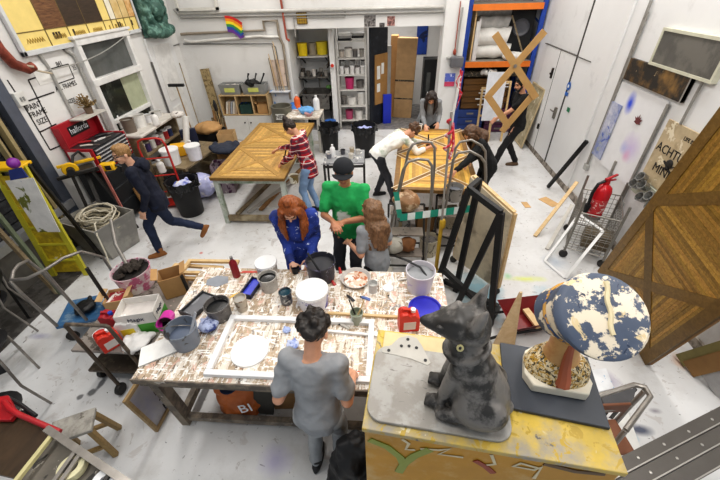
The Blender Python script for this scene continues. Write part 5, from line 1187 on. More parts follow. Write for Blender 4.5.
# brown supply trolley next to the bench, piled with paint supplies
BRW = mat('brown worn steel', '#5d5349', rough=.5, metal=.3, var=.25, sc=10, col2='#8a7d6d', th=.6)
ct = thing('supply_trolley', 'brown steel trolley piled with paint containers at the left end of the bench', 'trolley', (-2.45, 2.22, 0))
MB().bb((-.42, -.46, .46), (.38, .5, .49)).build('shelf', mat('dirty shelf', '#8f8780', rough=.6, splats=[('#5d564e', 9, .56), ('#c9b3a9', 7, .62)]), ct, bevel=.005)
MB().bb((-.42, -.46, .14), (.38, .5, .17)).build('lower_shelf', BRW, ct, bevel=.005)
MB().tube([(-.06, -.56, .08), (-.2, -.5, .9), (-.18, -.5, .92), (.16, -.5, .92), (.18, -.5, .9), (.2, -.47, .1)], .017, 10).build('front_handle', BRW, ct)
for sx, sy in ((-.4, .1), (.36, .3)): MB().tube([(sx, sy, .1), (sx, sy, 1.0 if sx < 0 else .75)], .018, 10).build('post', DSTEEL, ct)
for sx in (-.36, .32):
    for sy in (-.4, .44): MB().lathe([(.001, -.02), (.055, -.02), (.06, 0), (.055, .02), (.001, .02)], (sx, sy, .06), 16, (0, PI / 2, 0)).cyl((sx, sy, .07), (sx, sy, .16), .013, seg=8).build('castor', DSTEEL, ct)
MB().lathe([(.001, -.02), (.055, -.02), (.06, 0), (.055, .02), (.001, .02)], (-.06, -.57, .06), 16, (0, PI / 2, 0)).build('front_castor', DSTEEL, ct)
CZ = .492
def c_at(u, v, z=CZ): p = at(u, v, z); return (p.x, p.y, z)
pot('pink and white spattered bucket heaped with dark charcoal lumps', c_at(139, 285), .19, .24, mat('pink spattered', '#d9c3c8', rough=.5, splats=[('#c06a8a', 9, .52), ('#efe9e9', 10, .6)]), mat('charcoal dust', '#2f2b28', rough=.9), .85, .85, name='paint_bucket', cat='bucket')
bp_ = c_at(139, 285); rnd = random.Random(9)
for k in range(16):
    a = rnd.uniform(0, 6.28); q = rnd.uniform(0, .13); b = MB(); b.box((0, 0, 0), (rnd.uniform(.05, .09), rnd.uniform(.05, .08), rnd.uniform(.04, .07)), (rnd.uniform(-1, 1), rnd.uniform(-1, 1), rnd.uniform(0, 3)), .7, .8)
    one('charcoal_lump', 'dark charcoal lump heaped in the pink spattered bucket', 'charcoal', b, mat('charcoal lump', '#3b342e', rough=.9, var=.3), (bp_[0] + q * math.cos(a), bp_[1] + q * math.sin(a), bp_[2] + .24 + .03 * (1 - q / .13)), group='charcoal lumps in the pink bucket', bevel=.006)
p = c_at(123, 258); one('ladle_handle', 'grey metal scoop handle sticking out of the charcoal bucket', 'scoop', MB().tube([(0, 0, 0), (-.12, .12, .22), (-.2, .3, .42)], [.02, .018, .015], 8), STEEL, (bp_[0] - .06, bp_[1] + .05, bp_[2] + .22))
box_open('white box with green base and printed side, full of white stuff, on the supply trolley', c_at(148, 324), .34, .24, .27, .25, mat('white carton', '#dcd8d2', rough=.7), mat('white stuffing', '#cfc9c4', rough=.9), band=mat('green band', '#4f9a3a', rough=.6), word='Magix', flaps=False)
box_open('tall brown cardboard box with open flaps behind the green and white box', (-2.24, 2.55, CZ), .22, .2, .26, .5, CARD, None)
box_open('small tan open box left of the green and white box', c_at(121, 303), .2, .2, .12, .3, mat('tan carton', '#c4a377', rough=.8), mat('red white stuff', '#a3353c', rough=.8, splats=[('#e0d8d2', 9, .55)]), flaps=True)
jerry('white canister with yellow label and blue cap on the supply trolley', c_at(134, 332), .19, .13, .2, .3, mat('white canister', '#e0dedb', rough=.4), mat('cap blue', '#2f4fb0', rough=.4), mat('yellow label', '#e0c93a', rough=.5), name='canister')
jerry('red canister with white cap at the near end of the supply trolley', c_at(113, 345), .17, .12, .19, .9, mat('red plastic'), WHT, mat('pale label'))
jerry('dark red canister with blue cap behind the white canister', c_at(116, 326), .15, .11, .19, .1, mat('dark red plastic', '#a82530', rough=.4), mat('cap blue'))
pot('white tub with red rim at the front edge of the supply trolley', c_at(106, 342), .055, .13, WHT, mat('red lid paint', '#b8323a', rough=.4), .97, .9)
rag('white plastic bag crumpled on the near end of the supply trolley', c_at(138, 345), .15, mat('white bag', '#e3e1de', rough=.4, var=.1), 'bag', 'plastic_bag', .5, 77)
mj = thing('paint_jug', 'magenta jug lying by the left end of the bench', 'jug', b_at(171, 320, .9))
MB().lathe([(.001, 0), (.05, 0), (.06, .14), (.064, .145), (.055, .14), (.045, .01), (.001, .01)], (0, 0, .06), 20, (PI / 2 - .3, 0, .4)).build('jug_body', mat('magenta', '#d23aa6', rough=.4), mj)
MB().tube([(.05, -.03, .06), (.11, -.05, .06), (.12, -.12, .08), (.06, -.12, .08)], .009, 6).build('jug_handle', mat('magenta'), mj)
pot('dark strainer pot standing between the jug and the supply trolley', b_at(166, 330, .9), .05, .09, mat('strainer', '#77716a', rough=.4, metal=.4), blackp, .6, .8)
# ------------------------------------------------------------ left back corner: counter, sack truck, boxes
co = thing('side_counter', 'cluttered counter with a rounded white worktop under the left window', 'counter', (-4.66, 5.45, 0))
MB().bb((0, 0, 1.1), (.55, 1.25, 1.15)).build('worktop', mat('worn white worktop', '#cfcac2', rough=.5, splats=[('#a39b90', 7, .62)]), co, bevel=.015)
for y_ in (.02, 1.2): MB().bb((.02, y_, 0), (.5, y_ + .03, 1.1)).build('side_panel', OLDW, co)
for z in (.35, .75): MB().bb((.02, .05, z), (.5, 1.2, z + .025)).build('shelf', OLDW, co)
for k, (y, z, r, h, c, lb) in enumerate(((.2, 1.15, .1, .22, '#6f6459', 'tall brown steel pot on the counter under the window'), (.48, 1.15, .12, .2, '#dcdad6', 'white tub beside the brown pot on the counter'), (.75, 1.15, .09, .12, '#d5d5d8', 'low white pot in the middle of the counter'), (1.02, 1.15, .1, .1, '#c9c7c4', 'grey-white pot at the far end of the counter'))):
    pot(lb, (-4.4, 5.45 + y, z), r, h, mat('counter pot ' + c, c, rough=.45, var=.15), mat('dried paint'), .85, .95)
rnd = random.Random(12)
for k in range(14):
    z = (.375, .775)[k % 2]; y = .12 + (k // 2) * .155
    c = ('#6f2b44', '#d8d5d0', '#4b3f6d', '#c9b7ad', '#2f3b63', '#b83a3a', '#e2ded8')[(k * 3) % 7]
    pot(('%s tin number of the row' % c) if False else 'coloured paint tin on the open shelves of the side counter', (-4.28, 5.45 + y, z), .06, .16, mat('shelf tin ' + c, c, rough=.4, splats=[('#e6e2dc', 14, .6)]), None, lidm=WHT if k % 3 else STEEL, taper=.98, name='paint_tin', cat='tin', group='paint tins on the side counter shelves')
stt = thing('sack_truck', 'red tube sack truck standing loaded in front of the counter', 'sack truck', (-3.66, 5.0, 0), .25)
RT = mat('red tube', '#b53028', rough=.35)
MB().tube([(-.2, 0, .12), (-.2, .0, 1.15), (-.17, 0, 1.24), (-.1, 0, 1.27), (.1, 0, 1.27), (.17, 0, 1.24), (.2, 0, 1.15), (.2, 0, .12)], .017, 10).build('frame', RT, stt)
for z in (.35, .65, .95): MB().cyl((-.2, 0, z), (.2, 0, z), .013, seg=8).build('cross_bar', RT, stt)
MB().bb((-.22, .02, .06), (.22, .3, .075)).build('toe_plate', RT, stt)
for sx in (-1, 1): MB().lathe([(.001, -.03), (.1, -.03), (.115, 0), (.1, .03), (.001, .03)], (sx * .26, -.03, .115), 18, (0, PI / 2, 0)).build('wheel', BLK, stt)
# low bench with buckets behind the sack truck
lb_ = thing('low_bench', 'low timber bench with white buckets behind the sack truck', 'bench', (-3.68, 5.78, 0), -.2)
MB().bb((-.35, -.45, .6), (.35, .75, .64)).build('bench_top', OLDW, lb_, bevel=.004)
for sx in (-.3, .3):
    for sy in (-.4, .7): MB().bb((sx - .03, sy - .03, 0), (sx + .03, sy + .03, .6)).build('leg', OLDW, lb_)
MB().bb((-.32, -.42, .2), (.32, .72, .22)).build('shelf', OLDW, lb_)
pot('wide white bucket with lid behind the red sack truck', (-3.74, 5.48, .642), .15, .26, WHT, None, lidm=WHT, name='paint_bucket', cat='bucket')
pot('white bucket with purple label on the low bench right of the sack truck', (-3.42, 5.68, .642), .13, .25, mat('white purple label', '#dddbe0', rough=.4, splats=[('#6d3a5a', 4, .58)]), None, lidm=WHT, name='paint_bucket', cat='bucket')
one('cardboard_tube', 'upright white tube leaning on the low bench', 'tube', MB().tube([(0, 0, 0), (.1, .18, .62)], .055, 18), mat('white tube', '#dedcd8', rough=.5), (-3.72, 5.95, .642))
one('yellow_case', 'yellow plastic case behind the white bucket on the low bench', 'case', MB().box((0, 0, .1), (.26, .2, .2), (0, 0, .4)), mat('bright yellow', '#edb52a', rough=.45), (-3.8, 5.85, .642), bevel=.02)
one('blue_pad', 'bright blue pad stuck to the low bench by the sack truck', 'pad', MB().lathe([(.001, 0), (.07, 0), (.075, .02), (.05, .04), (.001, .045)], seg=18), mat('bright blue', '#3b8fc9', rough=.5), (-3.58, 5.2, .3), rot=(0, PI / 2, -1.2))
one('navy_folder', 'dark navy folder standing on the low bench behind the white tube', 'folder', MB().bb((-.14, -.04, 0), (.14, .04, .36)), mat('navy card', '#232a45', rough=.6), (-3.72, 6.2, .642), .5, bevel=.005)
box_open('black crate full of cardboard and brushes at the back left corner', (-3.72, 6.98, .301), .55, .42, .42, -.2, BLK, mat('cardboard scraps', '#b0895a', rough=.9, splats=[('#6d5236', 8, .56)]), flaps=False, name='storage_crate', cat='crate')
one('crate_stand', 'brown wooden crate under the black crate', 'crate', MB().bb((-.3, -.24, 0), (.3, .24, .3)), OLDW, (-3.72, 6.98, 0), -.2, bevel=.004)
box_open('brown cardboard box with torn flaps standing in front of the cabinet', (-3.05, 6.28, .0), .42, .36, .62, .25, CARD, mat('dark clutter'), flaps=True)
box_open('dark purple stained tall box at the corner of the left pile', (-3.0, 5.72, 0), .34, .32, .55, .2, mat('purple stained', '#8d7f86', rough=.6, splats=[('#4a2342', 4, .52), ('#c9c0bd', 6, .6)]), mat('dark clutter'), flaps=False)
rag('dark blue jacket thrown over the boxes by the left pile', (-2.98, 5.98, .62), .3, mat('denim jacket', '#2f3442', rough=.9), 'jacket', 'jacket', .5, 83)
rag('pale blue and white plastic sheet bunched beside the tissue bin', (-3.35, 5.45, .0), .32, mat('blue plastic sheet', '#b3b6dc', rough=.4, var=.2, splats=[('#e6e4ee', 6, .55)]), 'plastic sheet', 'plastic_sheet', 1.4, 85)
rag('pink and white rags heaped on the floor by the red sack truck', (-3.45, 5.0, .0), .2, mat('pink rag', '#c9a7ad', rough=.9, splats=[('#7d3a4a', 7, .6), ('#e9e6e2', 7, .58)]), 'rag', 'rag', 1.0, 86)
rag('torn brown cardboard sheets piled on the black crate in the left back corner', (-3.7, 6.95, .65), .34, CARD, 'cardboard', 'torn_cardboard', .7, 171, n=10)
box_open('small tan wooden box beside the jacket on the left pile', (-3.25, 6.75, 0), .32, .3, .75, .2, mat('tan carton', '#c4a377', rough=.8), mat('dark clutter', '#4a443c', rough=.9), flaps=False)
def broom(label, loc, top, headw, m):
    t = thing('broom', label, 'broom', loc)
    MB().tube([(0, 0, .06), top], .013, 8).build('broom_handle', wood('broom wood', '#a88a5c', '#8a6c42'), t)
    v = V(top); Mx = Matrix.Translation(v)
    b = MB().bb((-headw / 2, -.03, 0), (headw / 2, .03, .05)); b.xf(Mx); b.build('broom_head', m, t)
    return t
broom('upturned black broom leaning in the left back corner, the wider one', (-4.2, 7.2, 0), (-.1, .1, 1.5), .32, BLK)
one('broom', 'thin handled black brush standing upright right of the wide broom', 'broom', MB().tube([(0, 0, 0), (0, .02, 1.1)], .012, 8).lathe([(.001, 1.1), (.03, 1.1), (.04, 1.2), (.015, 1.3), (.001, 1.31)], seg=10), BLK, (-3.45, 7.0, 0))
one('long_pole', 'thin pale pole leaning behind the wide broom', 'pole', MB().tube([(0, 0, 0), (-.25, .4, 1.9)], .01, 8), OLDW, (-3.95, 7.1, 0))

for k, (u, v, z, c, lb) in enumerate(((163, 172, .65, '#d9d6d2', 'white bottle on the low bench behind the bin of tissues'), (186, 150, .65, '#c9b8a0', 'tan bottle on the low bench between the white buckets and the jacket'), (193, 152, .65, '#8d3a52', 'maroon bottle beside the tan bottle on the low bench'), (157, 125, 1.152, '#e0dedb', 'white bottle at the far end of the side counter'), (122, 128, 1.152, '#e3e1dd', 'white jug-like bottle on the near end of the side counter'))):
    p = at(u, v, z); bottle(lb, (p.x, p.y, z), .06, .22, mat('bottle ' + c, c, rough=.4), (WHT, BLK)[k % 2], name='plastic_bottle')
for k, (u, v, z, r, c, lb) in enumerate(((168, 160, .0, .2, '#9a8f86', 'grey-brown rags piled under the low bench by the sack truck'), (205, 172, .0, .2, '#b5a58f', 'tan cloth heap between the tissue bin and the purple box'), (178, 118, 1.152, .14, '#d5d0ca', 'white cloth dropped on the far end of the side counter'))):
    rag(lb, at(u, v, z), r, mat('rag ' + c, c, rough=.9, var=.25, splats=[('#5d5450', 8, .62), ('#e3ded8', 9, .62)]), seed=180 + k, flat=.9)
# ============================================================ back wall: pigeonhole cabinet, sink, rack, alcove, racking
cb = thing('pigeonhole_cabinet', 'white cabinet with three open compartments and doors against the back wall', 'cabinet', (-3.92, 8.235, 0))
WC = mat('white cabinet', '#d6d4d0', rough=.45, var=.04, splats=[('#8d94a8', 14, .73)])
MB().bb((0, .02, 0), (1.16, .34, .62)).build('carcass', WC, cb, bevel=.004)
MB().bb((0, 0, .62), (1.16, .34, .64)).bb((0, 0, 1.06), (1.16, .34, 1.085)).bb((0, .31, .64), (1.16, .34, 1.06)).bb((0, 0, .64), (.025, .31, 1.06)).bb((1.135, 0, .64), (1.16, .31, 1.06)).bb((.375, 0, .64), (.4, .31, 1.06)).bb((.76, 0, .64), (.785, .31, 1.06)).build('compartments', wood('birch ply', '#cdb48c', '#b89a6d'), cb)
for k in range(2):
    d_ = MB().bb((.01 + k * .575, 0, .02), (.575 + k * .575, .02, .6)).build('door', WC, cb, bevel=.004)
    MB().ell((.5 + k * .15, -.012, .45), .018, None, 10, 7).build('knob', BLK, d_)
CX, CY = -3.92, 8.235
rnd = random.Random(3)
for k in range(5): one('book', 'pale folder standing tilted in the left compartment of the white cabinet', 'folder', MB().bb((-.02, -.11, 0), (.02, .11, .28)), mat('folder ' + str(k % 3), ('#d9d2c6', '#b9a58f', '#a3a6ad')[k % 3], rough=.7), (CX + .09 + k * .055, CY + .14, .65), rot=(0, .25, 0), group='folders in the left compartment', )
box_open('dark green crate in the middle compartment of the white cabinet', (CX + .58, CY + .15, .642), .3, .24, .22, 0, mat('dark green crate', '#23403a', rough=.6, splats=[('#2b4f9c', 5, .58)]), mat('dark clutter'), flaps=False, name='storage_crate', cat='crate')
box_open('brown paper box in the right compartment of the white cabinet', (CX + .96, CY + .15, .642), .24, .22, .22, .2, CARD, None)
CLR = mat('clear grey crate', '#8d8e8c', rough=.3, var=.15)
for k, (x, w_, lb) in enumerate(((.3, .5, 'grey clear plastic crate with yellow label on the left of the white cabinet'), (.86, .56, 'wider grey clear plastic crate with yellow label on the right of the white cabinet'))):
    t = opentub(lb, (CX + x, CY + .16, 1.086), 0, w_ - .05, .26, w_, .3, .22, CLR, 'crate', 'plastic_crate')
    MB().bb((-.12, -.155, .06), (.12, -.15, .15)).build('label', mat('yellow green label', '#c9cc72', rough=.6), t)
for k in range(6): rag('pale crumpled odds and ends in the left plastic crate' , (CX + .13 + k * .07, CY + .12 + .06 * (k % 2), 1.2), .09, mat('pale odds', '#c4bdb6', rough=.8, splats=[('#8d7f86', 9, .6)]), 'odds and ends', 'scrap', .9, 100 + k, 'odds in the left plastic crate', 6)
rag('black cables and tools heaped in the right plastic crate', (CX + .82, CY + .16, 1.2), .2, mat('black rubber'), 'cables', 'cable_heap', .9, 107)
for k in range(3): one('hand_tool', 'black tool handle sticking up from the right plastic crate', 'tool', MB().tube([(0, 0, 0), (.02 + .05 * k, 0, .2), (.05 + .05 * k, .0, .26)], [.015, .015, .022], 8), BLK, (CX + .72 + k * .13, CY + .16, 1.25), group='tool handles in the right crate')
pk = thing('cork_plank', 'tall speckled brown plank leaning on the back wall left of the cabinet', 'plank', (-4.12, 8.3, 0))
MB().bar((.05, 0, 0), (-.1, .22, 1.6), .2, .05, (0, 1, 0)).build('plank', mat('speckled cork', '#9c8a66', rough=.9, var=.25, sc=20, splats=[('#6d5c40', 16, .56)]), pk)
for k in range(5): one('timber_offcut', 'short brown timber offcut standing with the others under the speckled plank', 'timber', MB().bar((0, 0, 0), (-.05 + .03 * k, .12, .55 + .09 * ((k * 2) % 3)), .05, .04), (OLDW, CARDD, PINE)[k % 3], (-4.2 + k * .06, 8.2 - .03 * (k % 2), 0), group='offcuts under the speckled plank')
one('hung_board', 'pale pinkish card standing between the cabinet and the pipe', 'board', MB().bb((-.16, -.01, 0), (.16, .01, .55)), mat('pinkish card', '#cdbbae', rough=.8, splats=[('#a08f80', 7, .6)]), (-2.5, YB - .06, 1.2), rot=(-.08, 0, 0))
rnd = random.Random(4)
for k in range(5): one('paint_brush', 'long brush or stick standing in front of the pinkish card', 'brush', MB().tube([(0, 0, 0), (rnd.uniform(-.12, .12), .02, .7 + .08 * k)], .009, 6), (OLDW, PINE, STEEL)[k % 3], (-2.6 + k * .05, YB - .12, 1.1), group='sticks by the pinkish card')
one('stick_shelf', 'narrow white shelf with blue stained board holding the sticks', 'shelf', MB().bb((-.22, -.12, .0), (.25, .08, .02)).bb((-.2, .04, -.5), (.25, .08, .0)), mat('white blue stain', '#d0d2d6', rough=.6, splats=[('#6d95c9', 4, .58)]), (-2.52, YB - .09, 1.09))
mb = thing('metal_drum', 'olive grey metal bin with white label reading NET by the cabinet', 'bin', (-2.38, 7.95, 0))
MB().lathe([(.001, 0), (.24, 0), (.24, .03), (.23, .05), (.23, .5), (.245, .52), (.23, .54), (.23, .88), (.24, .9), (.24, .92), (.2, .92), (.2, .8), (.001, .8)], seg=26).build('drum', mat('olive grey steel', '#77756a', rough=.45, metal=.3, var=.15), mb)
MB().bb((-.09, -.245, .68), (.11, -.232, .8)).bb((-.11, -.245, .18), (.13, -.232, .52)).build('label', mat('label white', '#dcdbd6', rough=.6), mb)
text('lettering', 'NET', .11, mat('stencil black'), mb, (.01, -.248, .74), (PI / 2, 0, 0), .002)
rag('bright blue plastic bag bunched behind the metal bin', (-2.15, 8.25, .62), .22, mat('blue bag', '#3f7fd0', rough=.4, var=.2), 'bag', 'plastic_bag', 1.3, 120)
one('bag_stand', 'low white box under the blue bag behind the metal bin', 'box', MB().bb((-.2, -.15, 0), (.2, .15, .62)), WC, (-2.12, 8.32, 0), bevel=.005)
# sink corner of the alcove
sk = thing('utility_sink', 'dirty steel utility sink in the alcove left of the shelves', 'sink', (-1.78, 9.3, 0))
DS = mat('dirty sink steel', '#77746f', rough=.4, metal=.4, var=.3, sc=9, splats=[('#3c3936', 9, .58), ('#c4bfb8', 10, .64)])
b = MB(); b.bb((-.4, -.34, .86), (.4, -.3, .9)).bb((-.4, .3, .86), (.4, .34, .9)).bb((-.4, -.3, .86), (-.36, .3, .9)).bb((.36, -.3, .86), (.4, .3, .9)).bb((-.36, -.32, .5), (.36, .32, .53)).bb((-.38, -.32, .5), (-.35, .32, .87)).bb((.35, -.32, .5), (.38, .32, .87)).bb((-.38, -.32, .5), (.38, -.29, .87)).bb((-.38, .29, .5), (.38, .32, .87)).build('basin', DS, sk)
for sx in (-.36, .36):
    for sy in (-.3, .3): MB().bb((sx - .02, sy - .02, 0), (sx + .02, sy + .02, .86)).build('leg', DSTEEL, sk)
MB().tube([(0, .4, .9), (0, .4, 1.15), (0, .3, 1.22), (0, .16, 1.18)], .016, 8).build('tap', STEEL, sk)
for j, (z, dx, lb) in enumerate(((1.22, 0, 'lower white wall shelf with dirty pots above the sink'), (1.68, .02, 'upper white wall shelf with yellow tubs above the sink'))):
    t = thing('bracket_shelf', lb, 'shelf', (-1.82 + dx, 9.5, z))
    MB().bb((-.38, -.3, 0), (.38, .24, .025)).build('shelf_board', (DS if j == 0 else mat('dull white board')), t)
    for sx in (-.3, .3): MB().bar((sx, .23, -.2), (sx, -.22, -.005), .025, .02).build('bracket', DSTEEL, t)
def ypot(lb, x, y, z, r, h, c): return pot(lb, (x, y, z), r, h, mat('tub ' + c, c, rough=.45), None, lidm=mat('tub ' + c, c), taper=.92, name='tub', cat='tub')
ypot('bright yellow tub on the upper shelf above the sink, left', -2.05, 9.34, 1.706, .12, .26, '#f0d21f')
ypot('dull tan tub between the two yellow tubs above the sink', -1.83, 9.45, 1.706, .1, .24, '#a89e8c')
ypot('bright yellow tub on the upper shelf above the sink, right', -1.6, 9.5, 1.706, .14, .26, '#f2dc3a')
rnd = random.Random(8)
for k in range(9):
    c = ('#a8a39c', '#5d5852', '#cfcac4', '#3f3b38')[k % 4]
    pot('dirty cup or pot crowded on the lower shelf above the sink', (-2.12 + (k % 5) * .15, 9.32 + .16 * (k // 5), 1.246), .05, .09 + .03 * (k % 3), mat('dirty cup ' + c, c, rough=.5, var=.25), blackp if k % 2 else mat('dried paint'), .8, .85, group='dirty pots on the shelf above the sink')
for k in range(6):
    one('paint_roller', 'paint roller or brush hanging on the white stub wall by the sink', 'roller', MB().tube([(0, 0, 0), (0, 0, -.14), (-.02, 0, -.2)], .01, 6).cyl((-.04, -.06, -.24), (-.04, .08, -.24), .025, seg=10), (DS, blackp, CARDD)[k % 3], (-1.42 + .005 * k, 9.2 + k * .09, 1.75 - .05 * (k % 2)), group='rollers hanging by the sink')
fa = thing('fire_call_point', 'small red and white alarm box on the white stub wall', 'alarm', (-1.3, 8.99, 1.55)); MB().bb((-.05, -.03, -.06), (.05, 0, .06)).build('case', WHT, fa, bevel=.006); MB().lathe([(.001, 0), (.04, 0), (.035, .03), (.001, .035)], (0, -.03, -.01), 14, (PI / 2, 0, 0)).build('button', mat('red plastic'), fa)
rag('green leafy sprig or sponge at the back of the sink', (-1.5, 9.5, .9), .1, mat('green sponge', '#7fb06a', rough=.9), 'sponge', 'sponge', .9, 131)
# steel shelf rack with tins
RX0, RX1, RY0, RY1 = -1.2, -.52, 9.15, 9.6
rk = thing('shelf_rack', 'white steel shelf rack full of tins and buckets in the alcove', 'rack', (RX0, RY0, 0))
RKM = mat('rack white steel', '#c9c7c2', rough=.4, var=.1)
for x in (0, RX1 - RX0):
    for y in (0, RY1 - RY0): MB().bb((x - .02, y - .02, 0), (x + .02, y + .02, 2.3)).build('upright', RKM, rk)
SHZ = (.2, .56, .95, 1.3, 1.66, 2.02)
for z in SHZ: MB().bb((0, 0, z - .03), (RX1 - RX0, RY1 - RY0, z)).build('shelf', RKM, rk)
for k in range(6): one('paper_stack', 'flat black and white folder stacked on the top shelf of the alcove rack', 'folder', MB().bb((-.14, -.17, 0), (.14, .17, .045)), (BLK, mat('paper'), mat('grey card', '#a9a8a6', rough=.8))[k % 3], (RX0 + .18 + .32 * (k % 2), RY0 + .2, 2.022 + .047 * (k // 2)), .1 * (k % 3), group='folders on the top shelf of the rack')
for k, (c, r, h) in enumerate((('#cfc4b8', .06, .14), ('#e0dcd4', .09, .19), ('#6d6a69', .06, .15), ('#a8a39d', .055, .16))): pot(('cream tin', 'large cream pot', 'dark tin', 'grey tin')[k] + ' on the second shelf from the top of the alcove rack', (RX0 + .1 + k * .16, RY0 + .18, 1.662), r, h, mat('rack tin ' + c, c, rough=.4, var=.15), None, lidm=STEEL, taper=.98, name='paint_tin', cat='tin')
for k in range(10):
    pot('white labelled paint tin in the double row on the middle shelf of the alcove rack', (RX0 + .08 + .13 * (k % 5), RY0 + (.12 if k < 5 else .34), 1.302 + (0 if k < 5 else .0)), .058, .16 if k < 5 else .26, mat('white tin', '#dad8d6', rough=.4, splats=[('#55504f', 9, .62)]), None, lidm=mat('tin lid dark', '#5b5653', rough=.4) if k % 2 else WHT, taper=.98, name='paint_tin', cat='tin', group='white tins on the middle rack shelf')
pot('tall magenta bucket on the alcove rack', (RX0 + .26, RY0 + .15, .952), .115, .26, mat('magenta bucket', '#b8336a', rough=.4), blackp, .6, .85, handle=1, name='bucket', cat='bucket')
pot('black pot right of the magenta bucket on the alcove rack', (RX0 + .52, RY0 + .2, .952), .1, .18, dkpot, blackp, .8, .9)
pot('large white bucket at the right of the lower rack shelf', (RX0 + .55, RY0 + .16, .562), .115, .3, mat('scuffed white bucket', '#d4d1cc', rough=.5, splats=[('#8d8780', 9, .63)]), None, lidm=WHT, name='paint_bucket', cat='bucket')
pot('wide white bucket in the middle of the lower rack shelf', (RX0 + .3, RY0 + .14, .562), .12, .2, mat('scuffed white bucket'), greyp, .8, .9, name='paint_bucket', cat='bucket')
pot('grey tin at the left of the lower rack shelf', (RX0 + .09, RY0 + .16, .562), .075, .2, dkpot, None, lidm=STEEL, name='paint_tin', cat='tin')
pot('pink tub on the bottom shelf of the alcove rack', (RX0 + .22, RY0 + .14, .202), .1, .22, mat('dull pink tub', '#a8476a', rough=.5), blackp, .7, .9)
pot('white tub on the bottom shelf of the alcove rack', (RX0 + .48, RY0 + .14, .202), .11, .22, mat('scuffed white bucket'), greyp, .7, .9)
pot('blue lidded tub on the floor in front of the alcove rack', (-1.42, 8.78, 0), .14, .3, mat('blue tub', '#3f6fb8', rough=.45), None, lidm=mat('blue tub'), name='tub', cat='tub')
# door leaf with notice board and corridor things
dl = thing('notice_door', 'black door leaf with brown notice board standing open in the alcove', 'door', (-.42, 9.15, .0), math.radians(50))
MB().bb((0, -.025, 0), (.62, .025, 2.28)).build('door_leaf', mat('blue black paint', '#20242c', rough=.5, var=.3, col2='#3a3f48', th=.62), dl, bevel=.006)
nb_ = MB().bb((.14, -.05, .55), (.6, -.026, 1.7)).build('notice_board', mat('cork board', '#a87f4c', rough=.8), dl)
for (x, z, w_, h_) in ((.2, 1.15, .12, .3), (.2, .85, .12, .2), (.36, 1.25, .1, .25)): MB().bb((x, -.054, z), (x + w_, -.051, z + h_)).build('pinned_paper', mat('paper'), nb_)
one('blue_bag', 'deep blue plastic crate lid standing at the foot of the notice board door', 'board', MB().bb((-.1, -.03, 0), (.12, .03, .75)), mat('deep blue', '#2438b8', rough=.4), (.0, 9.45, .012), .2, bevel=.01)
for k, (x, y, w_, h_, c, lb) in enumerate(((.12, 10.1, .18, 2.0, '#b98d5c', 'narrow tall brown cardboard panel left in the corridor'), (.44, 10.0, .5, 1.95, '#b5946c', 'wide tall brown cardboard wardrobe box in the corridor'))):
    t = thing('cardboard_sheet', lb, 'cardboard', (x, y, .012), -.1, rot=(0, .03, -.1))
    MB().bb((-w_ / 2, -.1, 0), (w_ / 2, .12, h_)).build('carton', mat('card ' + c, c, rough=.85), t, bevel=.005)
    if k: MB().bb((-w_ / 2, -.106, .95), (w_ / 2, -.1, .99)).bb((-w_ / 2, -.106, .5), (w_ / 2, -.1, .53)).build('slot', mat('dark clutter'), t)
one('grey_sheet', 'pale grey panel between the cardboard pieces in the corridor', 'panel', MB().bb((-.07, -.02, 0), (.07, .02, 1.8)), mat('pale grey panel', '#b5b3b0', rough=.6), (.02, 9.85, .012))
t = thing('poster', 'deep blue poster on the far corridor wall', 'poster', (.95, 11.18, 1.75)); MB().bb((-.15, 0, -.36), (.15, .01, .34)).build('sheet', mat('blue poster', '#28499c', rough=.5, var=.3, sc=3, splats=[('#16254f', 3, .58)]), t)
one('poster', 'small teal notice on the far corridor wall', 'poster', MB().bb((-.07, 0, -.12), (.07, .008, .12)), mat('teal notice', '#5a8f9a', rough=.6), (.62, 11.185, 1.6))
t = thing('dark_cabinet', 'tall black locker at the right side of the corridor', 'locker', (1.2, 9.9, .012))
MB().bb((-.28, -.2, 0), (.2, .2, 1.5)).build('carcass', mat('black locker', '#1d1e20', rough=.4), t, bevel=.008); MB().bb((-.2, -.215, .75), (-.1, -.2, 1.2)).build('glass_slot', mat('grey glass'), t)
one('aluminium_profile', 'long aluminium angle leaning on the woman in the grey sweatshirt', 'metal bar', MB().bar((0, 0, 0), (.45, .35, 1.25), .09, .02), mat('aluminium', '#b5b7b9', rough=.3, metal=.6), (.42, 7.25, 0))
# pillar fittings
pb_ = thing('hand_dryer', 'grey plastic dispenser on the white pillar', 'dispenser', (1.47, 8.43, 1.58)); MB().bb((-.13, -.16, 0), (.14, 0, .2)).build('case', mat('dark grey plastic', '#66666a', rough=.45), pb_, bevel=.02)
one('red_call_pipe', 'red cable with a bulb running down the white pillar', 'cable', MB().tube([(.0, 0, .95), (0, -.005, .1)], .01, 6).ell((0, -.01, .06), (.035, .035, .06)), mat('red pipe'), (1.42, 8.42, 1.8))
one('grey_bracket', 'short grey pipe bracket on the white pillar under the red cable', 'bracket', MB().tube([(-.1, 0, 0), (.12, 0, .0)], .025, 8).tube([(.1, 0, 0), (.11, -.01, .9)], .018, 8), PG, (1.36, 8.41, 1.75))
t = thing('wall_notice', 'blue and pink notice on the white pillar below the dispenser', 'notice', (1.4, 8.44, 1.22)); MB().bb((-.12, -.008, .05), (.1, 0, .22)).build('upper_sheet', mat('blue violet notice', '#5d6fc0', rough=.6, splats=[('#dfe2ee', 14, .58)]), t); MB().bb((-.12, -.008, -.05), (.1, 0, .045)).build('lower_sheet', mat('red pink notice', '#c94a6a', rough=.6), t)
TAPE = mat('red white tape', '#c8283a', rough=.4, col2='#eadfe0', th=.56, sc2=16)
